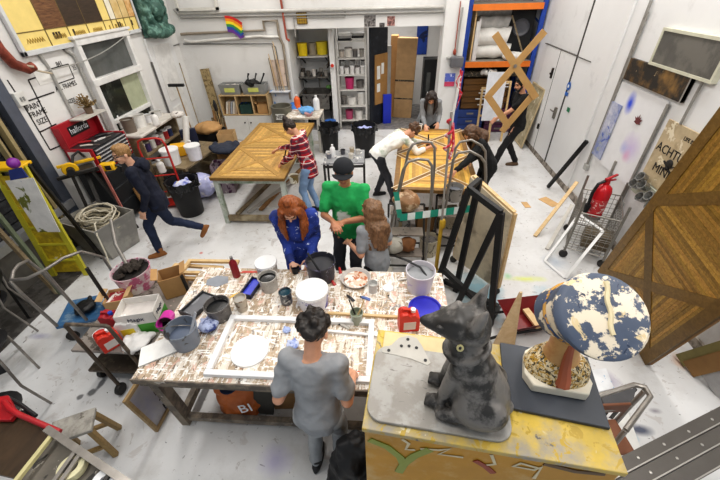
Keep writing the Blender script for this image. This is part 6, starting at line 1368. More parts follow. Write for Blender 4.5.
one('barrier_tape', 'bunch of red and white barrier tape hanging from the pillar', 'tape', MB().tube([(0, 0, 0), (.03, -.03, -.3), (-.02, -.02, -.6), (.02, -.02, -.85), (.06, -.03, -.6), (.03, -.04, -.3), (.05, 0, -.05)], .02, 6).tube([(.02, -.02, -.1), (-.07, -.03, -.25), (.0, -.02, -.4), (.1, -.04, -.5), (.04, -.02, -.7)], .018, 6), TAPE, (1.58, 8.36, 1.55))
one('white_post', 'slim black and white post leaning by the pillar', 'post', MB().bar((0, 0, 0), (.1, .05, 1.4), .05, .05), mat('post white', '#dcdad6', rough=.4), (1.5, 8.3, 0))
# pallet racking
ORG = mat('racking orange', '#d9772a', rough=.45, var=.08); NAVY = mat('racking blue', '#24479c', rough=.4)
pr_ = thing('pallet_racking', 'orange and blue pallet racking in the right back bay', 'racking', (1.66, 8.65, 0))
for x in (.02, 1.5):
    for y in (.03, 1.0): MB().bb((x - .045, y - .03, 0), (x + .045, y + .03, 3.3)).build('upright', NAVY, pr_)
for z in (1.62, 2.68):
    for y in (.0, 1.0): MB().bb((.06, y - .025, z - .11), (1.46, y + .025, z)).build('beam', ORG, pr_)
    MB().bb((.06, .03, z - .03), (1.46, .97, z)).build('deck', mat('deck steel', '#8f8a80', rough=.6), pr_)
for k in range(7): MB().bar((1.5, .03, .3 + k * .4), (1.5, 1.0, .5 + k * .4), .03, .02).build('brace', NAVY, pr_)
FAB = mat('white dust sheet', '#d9d7d2', rough=.8, var=.1, splats=[('#a8a49d', 7, .66)])
for k, (z, x0, x1, r, lb) in enumerate(((1.78, .18, 1.05, .15, 'lower roll of white dust sheet on the racking'), (2.07, .16, .98, .19, 'thick upper roll of white dust sheet on the racking'), (2.33, .3, .95, .13, 'smaller grey-white roll on top of the dust sheet rolls'))):
    b = MB(); b.tube([(1.66 + x0 + (x1 - x0) * q / 8, 9.0 + .02 * math.sin(q * 1.3), z + .012 * math.sin(q * 2.1)) for q in range(9)], [r * (.96 + .06 * math.sin(q * 1.7)) for q in range(9)], 18)
    one('fabric_roll', lb, 'roll', b, FAB if k < 2 else mat('grey sheet', '#b0afac', rough=.8, var=.2))
rag('tangle of white cloth drooping over the orange beam of the racking', (2.75, 8.8, 1.6), .26, FAB, 'cloth', 'cloth', .7, 140)
for k, (x, w_, h_, m_) in enumerate(((.1, .03, .95, PINE), (.15, .05, .75, mat('dull white board')), (.2, .04, .8, mat('pale side panel')))): one('upright_board', ('tallest pale board', 'white board', 'grey-white board')[k] + ' standing on end at the left of the racking shelf', 'board', MB().bb((0, 0, 0), (w_, .5, h_)), m_, (1.72 + x - .06 * 0, 8.75, 1.622))
one('leaning_board', 'dark edged board slanting across the right of the racking shelf', 'board', MB().bar((0, 0, .0), (-.42, .1, .82), .05, .03), OLDW, (3.02, 8.78, 1.64))
spk = thing('speaker', 'black speaker panel with round grey cone at the right of the racking', 'speaker', (2.9, 9.1, 1.622), -.25); MB().bb((-.24, -.15, 0), (.24, .15, .95)).build('cabinet_box', mat('matt black', '#17171a', rough=.6), spk, bevel=.01)
MB().lathe([(.17, 0), (.15, .02), (.05, -.03), (.03, .01), (.001, .015)], (0, -.155, .6), 28, (PI / 2, 0, 0)).build('cone', mat('grey cone', '#5d5e64', rough=.4), spk)
LUM = wood('lumber', '#7a5628', '#4f3415', (1, 8, 12), 3)
ls_ = [0]
for k in range(15):
    z = .58 + (k // 3) * .135; x0 = 1.78 + .02 * ((k * 7) % 3)
    one('lumber_board', 'brown board stacked in the lumber pile under the racking', 'board', MB().bb((0, 0, 0), (1.02 + .05 * (k % 2), .22, .12)), LUM, (x0, 8.78 + (k % 3) * .24, z), group='boards in the lumber pile', bevel=.004)
rnd = random.Random(17)
for k in range(10): one('white_batten', 'thin white batten end sticking out of the lumber pile', 'batten', MB().bb((0, 0, 0), (.3 + .1 * rnd.random(), .03, .02)), mat('sign white'), (2.25 + rnd.uniform(-.2, .2), 8.735, .6 + k * .066), group='white battens in the lumber pile')
one('tarpaulin', 'crumpled dark cloth stuffed above the lumber pile under the beam', 'cloth', MB().bb((0, 0, 0), (1.3, .5, .12)), mat('dark clutter'), (1.75, 8.8, 1.27), bevel=.03)
rag('white and black rags poking out above the lumber pile', (2.3, 8.8, 1.32), .22, mat('white rag', '#d5d2cc', rough=.9, splats=[('#2f2d2c', 7, .55)]), seed=151, flat=.5)
for k in range(6):
    t = thing('tool_case', 'blue tool case stacked on the floor of the racking bay', 'case', (2.02 + .72 * (k % 2), 8.95, .01 + .185 * (k // 2)), 0, 'blue tool cases in the racking')
    MB().bb((-.33, -.2, 0), (.33, .2, .175)).build('case_body', mat('case blue', '#27407f', rough=.45) if k % 2 == 0 else mat('case red blue', '#5a2f50', rough=.45), t, bevel=.01); MB().bb((-.08, -.215, .07), (.08, -.2, .11)).build('case_handle', STEEL, t)
for k, (x, y, h_, lb) in enumerate(((2.3, 8.3, 1.15, 'pale pine upright frame leaning at the lumber pile, left'), (2.55, 8.15, 1.3, 'pale pine upright frame leaning at the lumber pile, right'))):
    t = thing('pine_stretcher', lb, 'frame', (x, y, 0), rot=(-.16, 0, 0))
    for a_, b_ in (((-.17, 0), (-.13, h_)), ((.13, 0), (.17, h_)), ((-.13, h_ - .05), (.13, h_)), ((-.13, h_ * .45), (.13, h_ * .45 + .04))): MB().bb((a_[0], -.02, a_[1]), (b_[0], .02, b_[1])).build('frame_rail', PINE, t)
one('white_backdrop', 'white panel leaning behind the plywood lattice', 'panel', MB().bb((-.2, -.01, 0), (.2, .01, 1.0)), mat('cool white panel', '#d2d3d8', rough=.5), (2.35, 8.12, .5), rot=(-.1, 0, 0))
# the plywood lattice carried by the bearded man
LT = mat('tan plywood', '#b5905c', rough=.7, var=.08)
lat = thing('plywood_lattice', 'tan plywood lattice of crossed strips carried by the bearded man', 'lattice', (2.2, 6.42, 0), 0)
def lp(u, v): p = aty(u, v, 6.42); return (p.x - 2.2, 0, p.z)
for k, (p, q) in enumerate((((495, 34), (536, 98)), ((545, 31), (487, 98)), ((487, 95), (507, 124)), ((536, 92), (502, 132)), )):
    a_, b_ = V(lp(*p)), V(lp(*q)); MB().bar(a_ + V((0, .006 * k, 0)), b_ + V((0, .006 * k, 0)), .11, .018, (0, 1, 0)).build('lattice_strip', LT, lat)
b_ = MB(); c = V(lp(515, 66)); b_.lathe([(.001, 0), (.03, 0), (.028, .012), (.001, .014)], (c.x, -.015, c.z), 12, (PI / 2, 0, 0)); b_.build('pivot_bolt', STEEL, lat)
# ============================================================ middle right: steps, stands, flats
def hoopsteps(label, y, hoop, x0, x1, steps, dep=.5, name='mobile_steps'):
    """wheeled steps: two hoop handrails, feet, treads"""
    t = thing(name, label, 'steps', (x0, y, 0))
    pts = [(p.x - x0, 0, p.z) for p in (aty(u, v, y) for u, v in hoop)]
    full = [(pts[0][0] - .04, -.05, .06)] + pts + [(pts[-1][0] + .03, .05, .06)]
    MB().tube(full, .016, 10).build('hoop_rail', STEEL, t)
    MB().tube([(q[0] + .08, q[1] + dep, q[2]) for q in full], .016, 10).build('hoop_rail', STEEL, t)
    w_ = x1 - x0
    for k, z in enumerate(steps):
        MB().bb((.02, .02 + k * .12, z - .02), (w_ - .02, .2 + k * .12, z)).build('tread', mat('worn tread', '#8a8178', rough=.7, var=.2, splats=[('#4b4642', 12, .6)]), t)
    for a_, b_ in (((0, 0, .1), (0, dep, .1)), ((w_, 0, .1), (w_, dep, .1)), ((0, 0, .3), (w_, 0, .1)), ((0, dep, steps[-1]), (w_, dep, steps[-1])), ((0, 0, .1), (w_, 0, .1)), ((0, dep, .1), (w_, dep, .1)), ((0, .02, .1), (0, dep, steps[-1])), ((w_, .02, .1), (w_, dep, steps[-1]))):
        MB().cyl(a_, b_, .014, seg=8).build('brace', DSTEEL, t)
    for sx in (0, w_):
        for sy in (0, dep): MB().lathe([(.001, -.018), (.05, -.018), (.055, 0), (.05, .018), (.001, .018)], (sx, sy, .055), 14, (0, PI / 2, 0)).build('castor', BLK, t)
    return t
hoopsteps('tubular wheeled steps with a hoop rail left of the yellow pole', 3.5, ((391, 225), (403, 170), (408, 162), (418, 159), (428, 160), (432, 166), (432, 185)), .05, .52, (.25, .5, .75))
hoopsteps('tubular wheeled steps with a hoop rail right of the yellow pole', 3.95, ((446, 205), (453, 160), (458, 153), (470, 151), (481, 157), (485, 163), (486, 190)), .72, 1.2, (.25, .5, .72), .35)
LEA = mat('brown leather', '#8f6a48', rough=.6, var=.3, sc=5, col2='#cdb598', th=.55, sc2=7)
rag('brown stained leather-like cloth draped over the left wheeled steps', (.28, 3.84, .752), .2, LEA, 'cloth', 'brown_cloth', 1.3, 201, n=12)
rag('rusty brown cloth bundle hanging in the left wheeled steps', (.3, 3.62, .27), .13, mat('rusty cloth', '#7d5330', rough=.8, var=.3, sc=7), 'cloth', 'rust_cloth', 1.5, 202, n=8)
SACK = mat('pale sack', '#aba79d', rough=.85, var=.2, splats=[('#55514b', 6, .62)])
rag('pale grey sagging sack at the foot of the left wheeled steps', (.0, 3.3, 0), .15, SACK, 'sack', 'sack', 1.7, 203, n=8)
rag('larger pale grey sack on the lower tread of the left wheeled steps', (.12, 3.6, .252), .17, SACK, 'sack', 'sack', 1.3, 204, n=9)
pot('grey battered bucket standing on the right wheeled steps', (.92, 4.15, .742), .11, .2, mat('grey tub'), greyp, .7, .9, name='paint_bucket', cat='bucket')
pot('cream stained tub on the floor between the two wheeled steps', (.62, 3.9, 0), .13, .28, mat('pale tub'), dkpot, .8, .9, name='tub', cat='tub')
# hazard tape
GT_ = mat('tape green', '#2f9c86', rough=.4); WT = mat('tape white', '#e6ebe8', rough=.4)
ht = thing('hazard_tape', 'green and white hazard tape strung across the wheeled steps', 'tape', (0, 3.42, 0))
a_ = aty(400, 218, 3.42); b_ = aty(470, 209, 3.42); c_ = aty(396, 192, 3.42); N = 9
for k in range(N):
    p, q = a_.lerp(b_, k / N), a_.lerp(b_, (k + 1) / N); h_ = .045
    MB().add([(p.x, 0, p.z - h_), (q.x, 0, q.z - h_), (q.x, .012, q.z + h_), (p.x, .012, p.z + h_)], [(0, 1, 2, 3)]).build('tape_segment', (GT_, WT)[k % 2], ht)
for k in range(3):
    p, q = c_.lerp(a_, k / 3), c_.lerp(a_, (k + 1) / 3)
    MB().add([(p.x - .03, 0, p.z), (q.x - .03, 0, q.z), (q.x + .03, .01, q.z), (p.x + .03, .01, p.z)], [(0, 1, 2, 3)]).build('tape_segment', (GT_, WT)[k % 2], ht)
# yellow pole stand
MUST = mat('mustard yellow', '#b8952a', rough=.45, var=.15)
yp = thing('pole_stand', 'tall telescopic pole stand with mustard yellow lower half', 'stand', (.63, 3.18, 0))
MB().cyl((0, 0, .05), (-.01, 0, 1.0), .022).build('lower_pole', MUST, yp); MB().cyl((-.01, 0, 1.0), (-.06, -.02, 2.2), .012).build('upper_pole', mat('pole grey', '#a5a09a', rough=.35, metal=.4), yp)
MB().lathe([(.026, .94), (.034, .96), (.034, 1.03), (.02, 1.05)], seg=14).build('collar', MUST, yp)
for k in range(3):
    a = .6 + 2 * PI * k / 3; MB().tube([(0, 0, .35), (.16 * math.cos(a), .16 * math.sin(a), .18), (.3 * math.cos(a), .3 * math.sin(a), .02)], .012, 8).ell((.3 * math.cos(a), .3 * math.sin(a), .022), .022).build('leg', MUST, yp)
one('barrier_tape', 'red and white tape knotted round the top of the tall yellow pole stand', 'tape', MB().tube([(.03 * math.cos(q), .03 * math.sin(q), -.3 + q * .02) for q in range(0, 18)], .012, 6).tube([(.02, 0, 0), (.05, -.03, -.2), (.03, -.02, -.34)], .014, 6), TAPE, (.572, 3.16, 2.1))
# black braced frame and plywood flat
MBK = mat('matt black timber', '#1a1a1b', rough=.55)
bf = thing('braced_flat', 'black tapered timber frame with crossed braces standing right of the pole stand', 'frame', (0, 0, 0))
A_ = V(at(433, 296, 0)); B_ = V(at(490, 325, 0)); TL = V(aty(469, 189, 3.12)); TR = V(aty(501, 213, 2.78))
dpt = V((.14, .2, 0))
def lerp(a, b, t): return a + (b - a) * t
for off, nm in ((V((0, 0, 0)), 'front'), (dpt, 'rear')):
    s_ = 1
    for p, q in ((A_, TL), (B_, TR), (TL, TR), (lerp(A_, TL, .3), lerp(B_, TR, .12)), (lerp(A_, B_, .42), TR)) if nm == 'front' else ((lerp(A_, TL, .05), lerp(B_, TR, .05)), (TL, lerp(A_, B_, .25))):
        MB().bar(p + off, q + off, .06, .05, (.6, .8, 0)).build('timber', MBK, bf)
for p in (TL, lerp(A_, TL, .05), lerp(B_, TR, .05)): MB().bar(p, p + dpt, .05, .05, (0, 0, 1)).build('cross_timber', MBK, bf)
pf = thing('plywood_flat', 'pale plywood flat on castors leaning behind the black frame', 'flat', (0, 0, 0))
P0 = V(at(503, 300, 0.1)); P1 = V((.95, 3.72, .1)); T1 = V(aty(472, 177, 3.62)); T0 = V(aty(513, 214, 3.18))
P0 = V((T0.x + .03, T0.y - .05, .1))
nrm_ = (P0 - P1).cross(T1 - P1).normalized() * .02
MB().add([P0, P1, T1, T0, P0 + nrm_, P1 + nrm_, T1 + nrm_, T0 + nrm_], [(0, 1, 2, 3), (4, 5, 6, 7), (0, 1, 5, 4), (1, 2, 6, 5), (2, 3, 7, 6), (3, 0, 4, 7)]).build('ply_sheet', mat('dirty ply sheet', '#c9bca4', rough=.6, col2='#9a8e7b', th=.58, sc2=3), pf)
for p, q in ((P0, T0), (P1, T1), (T0, T1), (P0, P1)): MB().bar(p - nrm_, q - nrm_, .05, .045, tuple(nrm_)).build('edge_batten', PINE, pf)
for p in (P0, P1): MB().lathe([(.001, -.02), (.045, -.02), (.05, 0), (.045, .02), (.001, .02)], (p.x, p.y, .05), 14, (PI / 2, 0, 0)).build('castor', DSTEEL, pf)
# maroon barrow-like tray and pale triangular ply
wr_ = thing('maroon_barrow', 'maroon metal barrow tray lying on its handles right of the cat sculpture', 'barrow', (1.6, 2.62, 0), .15)
MAR = mat('maroon enamel', '#7d2626', rough=.35, var=.15, splats=[('#c9bdb8', 22, .72)])
MB().add([(-.3, -.2, .24), (.34, -.16, .3), (.34, .2, .3), (-.3, .22, .24), (-.16, -.1, .08), (.2, -.09, .12), (.2, .1, .12), (-.16, .11, .08)], [(4, 5, 6, 7), (0, 1, 5, 4), (1, 2, 6, 5), (2, 3, 7, 6), (3, 0, 4, 7)]).build('tray', MAR, wr_)
MB().tube([(.36, .14, .32), (.05, .16, .12), (-.4, .17, .08), (-.62, .19, .03)], .015, 8).tube([(.36, -.12, .32), (.05, -.13, .12), (-.4, -.14, .08), (-.62, -.16, .03)], .015, 8).build('tube_frame', BLK, wr_)
MB().lathe([(.001, -.03), (.09, -.03), (.1, 0), (.09, .03), (.001, .03)], (.34, .02, .1), 18, (PI / 2, 0, 0)).build('wheel', BLK, wr_)
one('pine_piece', 'short pale pine piece lying in the maroon barrow', 'timber', MB().bb((-.035, -.13, 0), (.035, .13, .03)), PINE, (1.62, 2.62, .14), .25, rot=(0, -.1, .25))
t0, t1, t2 = V(at(520, 293, .75)), V(at(490, 350, .02)), V(at(514, 350, .02))
one('plywood_offcut', 'tall tapering pale plywood offcut standing left of the maroon barrow', 'plywood', MB().add([t1, t2, t0 + V((.02, 0, 0)), t0, t1 + V((.01, .02, 0)), t2 + V((.01, .02, 0)), t0 + V((.03, .02, 0)), t0 + V((0, .02, 0))], [(0, 1, 2, 3), (4, 5, 6, 7), (0, 1, 5, 4), (1, 2, 6, 5), (2, 3, 7, 6), (3, 0, 4, 7)]), PLY)
one('cardboard_piece', 'small brown cardboard box behind the bust on the floor', 'box', MB().bb((-.14, -.1, 0), (.14, .1, .12)), CARDD, (1.5, 2.15, 0), .2, bevel=.004)
# ------------------------------------------------------------ extinguisher, wire trolley, frames by the right wall
ex = thing('fire_extinguisher', 'red fire extinguisher standing in the wire trolley by the right wall', 'extinguisher', (2.88, 4.27, .42), .3)
RD = mat('extinguisher red', '#c01f2b', rough=.25)
ex.scale = (1.25, 1.25, 1)
MB().lathe([(.001, 0), (.08, 0), (.085, .02), (.085, .4), (.07, .46), (.03, .5), (.03, .53), (.001, .53)], seg=24).build('cylinder', RD, ex)
MB().lathe([(.0855, .1), (.0858, .3)], seg=24).build('label_band', mat('extinguisher label', '#c23a3f', rough=.4, splats=[('#e6d5d0', 30, .58)]), ex)
MB().lathe([(.086, 0), (.088, .05), (.086, .05)], seg=24).build('base_ring', mat('grey rubber', '#7d7a76', rough=.7), ex)
MB().bar((0, 0, .53), (0, 0, .58), .04, .04).bar((-.02, 0, .57), (.1, 0, .62), .02, .02).bar((-.02, 0, .55), (.1, 0, .55), .02, .015).build('valve_lever', mat('valve red', '#a82028', rough=.3), ex)
MB().tube([(-.03, 0, .55), (-.1, 0, .52), (-.13, 0, .4), (-.12, 0, .22)], .016, 8).lathe([(.02, 0), (.032, .1), (.03, .12)], (-.12, 0, .1), 12).build('hose', BLK, ex)
WIRE = mat('zinc wire', '#86837d', rough=.35, metal=.6)
wt = thing('wire_trolley', 'zinc wire mesh trolley on castors by the right wall holding the extinguisher', 'trolley', (2.82, 4.1, 0), -.45)
TW, TD, TH = .46, .7, .72
for sx in (-1, 1):
    for sy in (-1, 1):
        MB().cyl((sx * TW / 2, sy * TD / 2, .1), (sx * TW / 2, sy * TD / 2, TH + .2), .016, seg=8).build('upright', WIRE, wt)
        MB().lathe([(.001, -.02), (.05, -.02), (.055, 0), (.05, .02), (.001, .02)], (sx * TW / 2, sy * TD / 2, .055), 14, (PI / 2, 0, 0)).build('castor', DSTEEL, wt)
def mesh_panel(axis, c, nm):
    b = MB(); L_ = TD if axis == 'x' else TW; n = int(L_ / .065)
    for k in range(n + 1):
        s_ = -L_ / 2 + L_ * k / n; p = (c, s_) if axis == 'x' else (s_, c); b.cyl((p[0], p[1], .16), (p[0], p[1], TH), .0035, seg=5)
    for k in range(9):
        z = .16 + (TH - .16) * k / 8; a_, b2 = ((c, -L_ / 2, z), (c, L_ / 2, z)) if axis == 'x' else ((-L_ / 2, c, z), (L_ / 2, c, z)); b.cyl(a_, b2, .0035 if k % 8 else .009, seg=5)
    b.build(nm, WIRE, wt)
for c in (-TW / 2, TW / 2): mesh_panel('x', c, 'mesh_side')
for c in (-TD / 2, TD / 2): mesh_panel('y', c, 'mesh_end')
b = MB()
for k in range(12): b.cyl((-TW / 2, -TD / 2 + TD * k / 11, .4), (TW / 2, -TD / 2 + TD * k / 11, .4), .0045, seg=5)
b.cyl((0, -TD / 2, .4), (0, TD / 2, .4), .006, seg=5); b.build('mesh_shelf', WIRE, wt)
b = MB().cyl((0, -TD / 2, .16), (0, TD / 2, .16), .006, seg=5)
for k in range(12): b.cyl((-TW / 2, -TD / 2 + TD * k / 11, .16), (TW / 2, -TD / 2 + TD * k / 11, .16), .0045, seg=5)
b.build('mesh_floor', WIRE, wt)
one('brown_box', 'dark brown flat box on the bottom of the wire trolley', 'box', MB().bb((-.17, -.12, 0), (.17, .12, .2)), mat('khaki box', '#6d6250', rough=.7), (2.86, 3.95, .168), -.45, bevel=.005)
wf_ = thing('thin_stretcher', 'thin white frame leaning against the front of the wire trolley', 'frame', (0, 0, 0))
q = [V(at(545, 261, 0.01)), V(at(565, 278, 0.01))]; q += [V(at(603, 231, .52)), V(at(579, 215, .52))]
for i in range(4): MB().bar(q[i], q[(i + 1) % 4], .035, .025, (.6, .5, .6)).build('frame_rail', WHT, wf_)
for k, (u0, v0, u1, v1, z1, m_, lb) in enumerate(((535, 236, 577, 182, .55, PINE, 'pale batten leaning toward the wall left of the wire trolley, upper'), (547, 249, 572, 205, .3, mat('dull white timber'), 'whitish batten leaning toward the wall left of the wire trolley, lower'))):
    one('batten', lb, 'batten', MB().bar(at(u0, v0, .015), at(u1, v1, z1), .05, .025), m_)
for k, (u, v, w_, d_, rz, lb) in enumerate(((549, 202, .18, .3, .5, 'tan cardboard offcut on the floor before the black tube'), (526, 205, .1, .18, .1, 'small tan offcut on the white floor behind the black frame'))):
    p = at(u, v, .0); one('cardboard_offcut', lb, 'cardboard', MB().bb((-w_ / 2, -d_ / 2, 0), (w_ / 2, d_ / 2, .006)), mat('tan offcut', '#cda878', rough=.85), (p.x, p.y, .001), rz)
# boards leaning at the right edge below the brown panel
for k, (u, v, w_, m_, lb) in enumerate(((679, 362, .12, mat('olive board', '#8d8455', rough=.7, var=.15), 'olive green board edge leaning below the tall brown panel'), (694, 371, .15, mat('tan board', '#8f6d42', rough=.7), 'tan brown board leaning at the right edge below the olive one'), (722, 388, .4, mat('grey board', '#a3a1a0', rough=.6, var=.15), 'grey board leaning lowest at the right edge'))):
    p = at(u, v, 0); one('leaning_board', lb, 'board', MB().bar((0, 0, 0), (.1, -.22, .62), w_, .03, (2.9, 2.0, -3)), m_, (p.x - .06 * k, p.y, .03))
one('floor_kerb', 'dirty grey timber kerb on the floor at the right edge', 'timber', MB().bar((0, 0, .03), (.35, -1.1, .03), .09, .06, (0, 0, 1)), mat('dirty skirting'), at(690, 375, 0) + V((.12, .1, .001)))
# ============================================================ foreground: yellow cabinet, cat, bust, ladder
CBZ = 1.65
yc_ = thing('yellow_cabinet', 'scuffed yellow graffiti-sprayed cabinet in the foreground carrying the sculptures', 'cabinet', (.455, .885, 0), -.11)
YT = mat('scuffed yellow', '#cbae4a', rough=.5, var=.18, col2='#989184', th=.5, sw=.1, sc2=4.5, splats=[('#6d6863', 9, .64), ('#cfc4a0', 7, .6), ('#b5983a', 16, .56)])
YS = mat('yellow side', '#b8861f', rough=.5, var=.15, sc=3, col2='#c9b48a', th=.66, sw=.12, sc2=2.5)
MB().bb((-.5, -.25, 0), (.49, .25, CBZ - .03)).build('carcass', YS, yc_, bevel=.004)
MB().bb((-.51, -.26, CBZ - .03), (.5, .26, CBZ)).build('cabinet_top', YT, yc_, bevel=.004)
GF = lambda n, c: mat('graffiti ' + n, c, rough=.5, var=.1)
def spray(nm, pts, r, m_): strokes(nm, [pts], r * .75, m_, yc_, (.02, -.253, 0), (PI / 2, 0, 0))
spray('green_stroke', [(-.5, 1.54), (-.42, 1.5), (-.36, 1.42), (-.34, 1.34)], .03, GF('green', '#8a9440')); spray('green_stroke', [(-.24, 1.55), (-.3, 1.46), (-.34, 1.36), (-.36, 1.25)], .03, GF('green', '#8a9440'))
spray('white_stroke', [(-.36, 1.6), (-.33, 1.57), (-.34, 1.51), (-.3, 1.52)], .012, GF('white', '#cbbf9f')); spray('white_stroke', [(-.28, 1.54), (-.2, 1.56), (-.16, 1.59), (-.2, 1.52), (-.1, 1.53)], .011, GF('white', '#cbbf9f'))
spray('white_stroke', [(.0, 1.6), (.03, 1.52), (-.02, 1.48)], .011, GF('white', '#cbbf9f')); spray('white_stroke', [(.2, 1.55), (.12, 1.57), (.1, 1.53), (.18, 1.53), (.2, 1.57), (.2, 1.45)], .012, GF('white', '#cbbf9f')); spray('red_stroke', [(-.05, 1.52), (0, 1.48), (.04, 1.43)], .022, GF('red', '#8f3f28'))
spray('dark_stroke', [(.2, 1.6), (.32, 1.58), (.42, 1.6)], .02, GF('dark', '#5d4424'))
def rrect(x0, y0, x1, y1, r, n=6):
    o = []
    for cx, cy, a0 in ((x1 - r, y1 - r, 0), (x0 + r, y1 - r, 90), (x0 + r, y0 + r, 180), (x1 - r, y0 + r, 270)):
        for k in range(n + 1): a = math.radians(a0 + 90 * k / n); o.append((cx + r * math.cos(a), cy + r * math.sin(a)))
    return o
one('grey_board', 'grey scored clay board with rounded corners under the cat sculpture', 'board', MB().prism(rrect(-.3, -.19, .3, .19, .07), 0, .018), mat('clay grey board', '#98938c', rough=.6, var=.08, col2='#a9a6a1', splats=[('#7d7975', 11, .64, (1, 5, 1)), ('#8d99a3', 5, .68)]), (.25, .87, CBZ + .001), -.11, bevel=.003)
one('black_board', 'dark slate board under the bust', 'board', MB().bb((-.2, -.17, 0), (.2, .17, .018)), mat('slate board', '#3f434b', rough=.5, var=.08), (.76, .93, CBZ + .001), -.17, bevel=.003)
one('cream_board', 'cream board lying under the bracket plate at the back left of the cabinet', 'board', MB().bb((-.17, -.1, 0), (.17, .1, .012)), mat('cream ply', '#cdbb90', rough=.6), (.17, 1.06, CBZ + .001), -.11, bevel=.002)
br = thing('bracket_plate', 'grey curved triangular bracket plate lying behind the clay board', 'bracket', (.125, 1.08, CBZ + .0135), -.1)
MB().prism([(-.12, -.05), (-.06, -.055), (.02, -.065), (.1, -.09), (.115, -.075), (.07, .02), (.045, .06), (.0, .07), (-.045, .05), (-.08, -.0), (-.125, -.03)], 0, .008).build('plate', mat('bracket grey', '#b3afa7', rough=.5), br)
for x, y in ((-.09, -.035), (.09, -.065), (.0, .045), (-.03, .0), (.045, .0), (.008, .005)): MB().lathe([(.001, .011), (.008, .011), (.008, .008)], (x, y, 0), 10).build('screw', BLK, br)
# ---- seated cat sculpture, facing local +y
ct_ = thing('cat_sculpture', 'grey clay sculpture of a seated cat with pointed ears and a collar', 'sculpture', (.385, .81, CBZ + .02), math.radians(76))
CG = mat('dark clay', '#7a7672', rough=.45, var=.18, sc=3.5, col2='#33312f', th=.51, sw=.05, sc2=6.5)
b = MB()
b.loft([((0, -.03, 0), (.1, 0, 0), (0, .15, 0)), ((0, -.03, .05), (.115, 0, 0), (0, .155, 0)), ((0, -.02, .14), (.11, 0, 0), (0, .14, 0)), ((0, .02, .24), (.095, 0, 0), (0, .115, 0)), ((0, .065, .33), (.08, 0, 0), (0, .092, 0)), ((0, .1, .4), (.062, 0, 0), (0, .07, 0)), ((0, .115, .45), (.05, 0, 0), (0, .055, 0))], 24)
for sg in (-1, 1):
    b.ell((sg * .085, -.03, .09), (.062, .13, .1)); b.cap((sg * .1, .07, .03), (sg * .1, .14, .026), .034, .028)          # haunch and hind foot
    b.cap((sg * .045, .1, .3), (sg * .05, .145, .06), .042, .03); b.ell((sg * .052, .175, .026), (.033, .05, .026))       # fore leg and paw
    for k in (-1, 0, 1): b.ell((sg * .052 + k * .02, .215, .02), (.012, .016, .016))
b.cap((0, -.17, .04), (.12, -.1, .03), .03, .026); b.cap((.12, -.1, .03), (.15, .05, .026), .026, .02)                  # tail curled round
b.tube([(.078 * math.cos(q),   .085 + .092 * math.sin(q), .365 + .03 * -math.sin(q)) for q in [2 * PI * k / 22 for k in range(22)]], .013, 8, closed=True)
for i_, p_ in enumerate(b.v): b.v[i_] = V((p_.x, p_.y * .84, p_.z))
hy, hz = .1, .49; hs = len(b.v)
for sg in (-1, 1):
    b.loft([((sg * .052, hy - .035, hz + .03), (.045, 0, 0), (0, .036, 0)), ((sg * .06, hy - .045, hz + .085), (.032, 0, 0), (0, .022, 0)), ((sg * .066, hy - .055, hz + .13), (.017, 0, 0), (0, .012, 0)), ((sg * .069, hy - .06, hz + .155), (.006, 0, 0), (0, .006, 0))], 14)
    b.cap((sg * .018, hy + .11, hz - .012), (sg * .05, hy + .03, hz + .045), .008, .014)
b.loft([((0, hy - .098, hz - .01), (.035, 0, 0), (0, 0, .035)), ((0, hy - .08, hz - .005), (.068, 0, 0), (0, 0, .062)), ((0, hy - .03, hz + .002), (.088, 0, 0), (0, 0, .075)), ((0, hy + .03, hz - .004), (.08, 0, 0), (0, 0, .066)), ((0, hy + .08, hz - .02), (.055, 0, 0), (0, 0, .047)), ((0, hy + .12, hz - .032), (.034, 0, 0), (0, 0, .031)), ((0, hy + .15, hz - .036), (.02, 0, 0), (0, 0, .02)), ((0, hy + .163, hz - .036), (.008, 0, 0), (0, 0, .009))], 22)
for i_ in range(hs, len(b.v)): b.v[i_] = V((0, hy, hz)) + (b.v[i_] - V((0, hy, hz))) * .95
link_mesh(remeshed(b, 'cat_body', .0065, 3, .006, .05), 'cat_body', CG, ct_)
MB().tube([(-.085 + 0 * k, hy + .0 + .009 * math.cos(k * PI / 5), hz - .035 + .015 * math.sin(k * PI / 5)) for k in range(10)], .004, 6, closed=True).build('earring', mat('gold ring', '#d9cf9a', rough=.3, metal=.5), ct_)
MB().tube([(.085 + 0 * k, hy + .0 + .009 * math.cos(k * PI / 5), hz - .035 + .015 * math.sin(k * PI / 5)) for k in range(10)], .004, 6, closed=True).build('earring', mat('gold ring'), ct_)
for sg in (-1, 1): MB().ell((sg * .046, hy + .075, hz + .0), (.012, .016, .009)).build('eye', CG, ct_)
# ---- generic painted bust seen from behind with a flat topped hat
bu = thing('bust_sculpture', 'painted plaster bust with a big flat peeling blue and cream hat, seen from behind', 'sculpture', (.785, .965, CBZ + .02), -.15)
SKN = mat('terracotta skin', '#c39a66', rough=.5, var=.12, sc=4, col2='#a8623f', th=.6, sw=.1, sc2=5)
COLR = mat('collar pattern', '#d8c9a8', rough=.5, splats=[('#b08a35', 60, .5), ('#3a3021', 75, .53)])
MB().prism([(-.14, -.05), (-.11, -.11), (.11, -.11), (.14, -.05), (.12, .07), (.07, .11), (-.07, .11), (-.12, .07)], 0, .05).build('plinth', mat('cream plaster', '#ddd5c4', rough=.6), bu, bevel=.006)
b = MB(); b.loft([((0, 0, .05), (.138, 0, 0), (0, .105, 0)), ((0, 0, .1), (.125, 0, 0), (0, .095, 0)), ((0, .01, .135), (.085, 0, 0), (0, .075, 0))], 24); b.build('collar', COLR, bu)
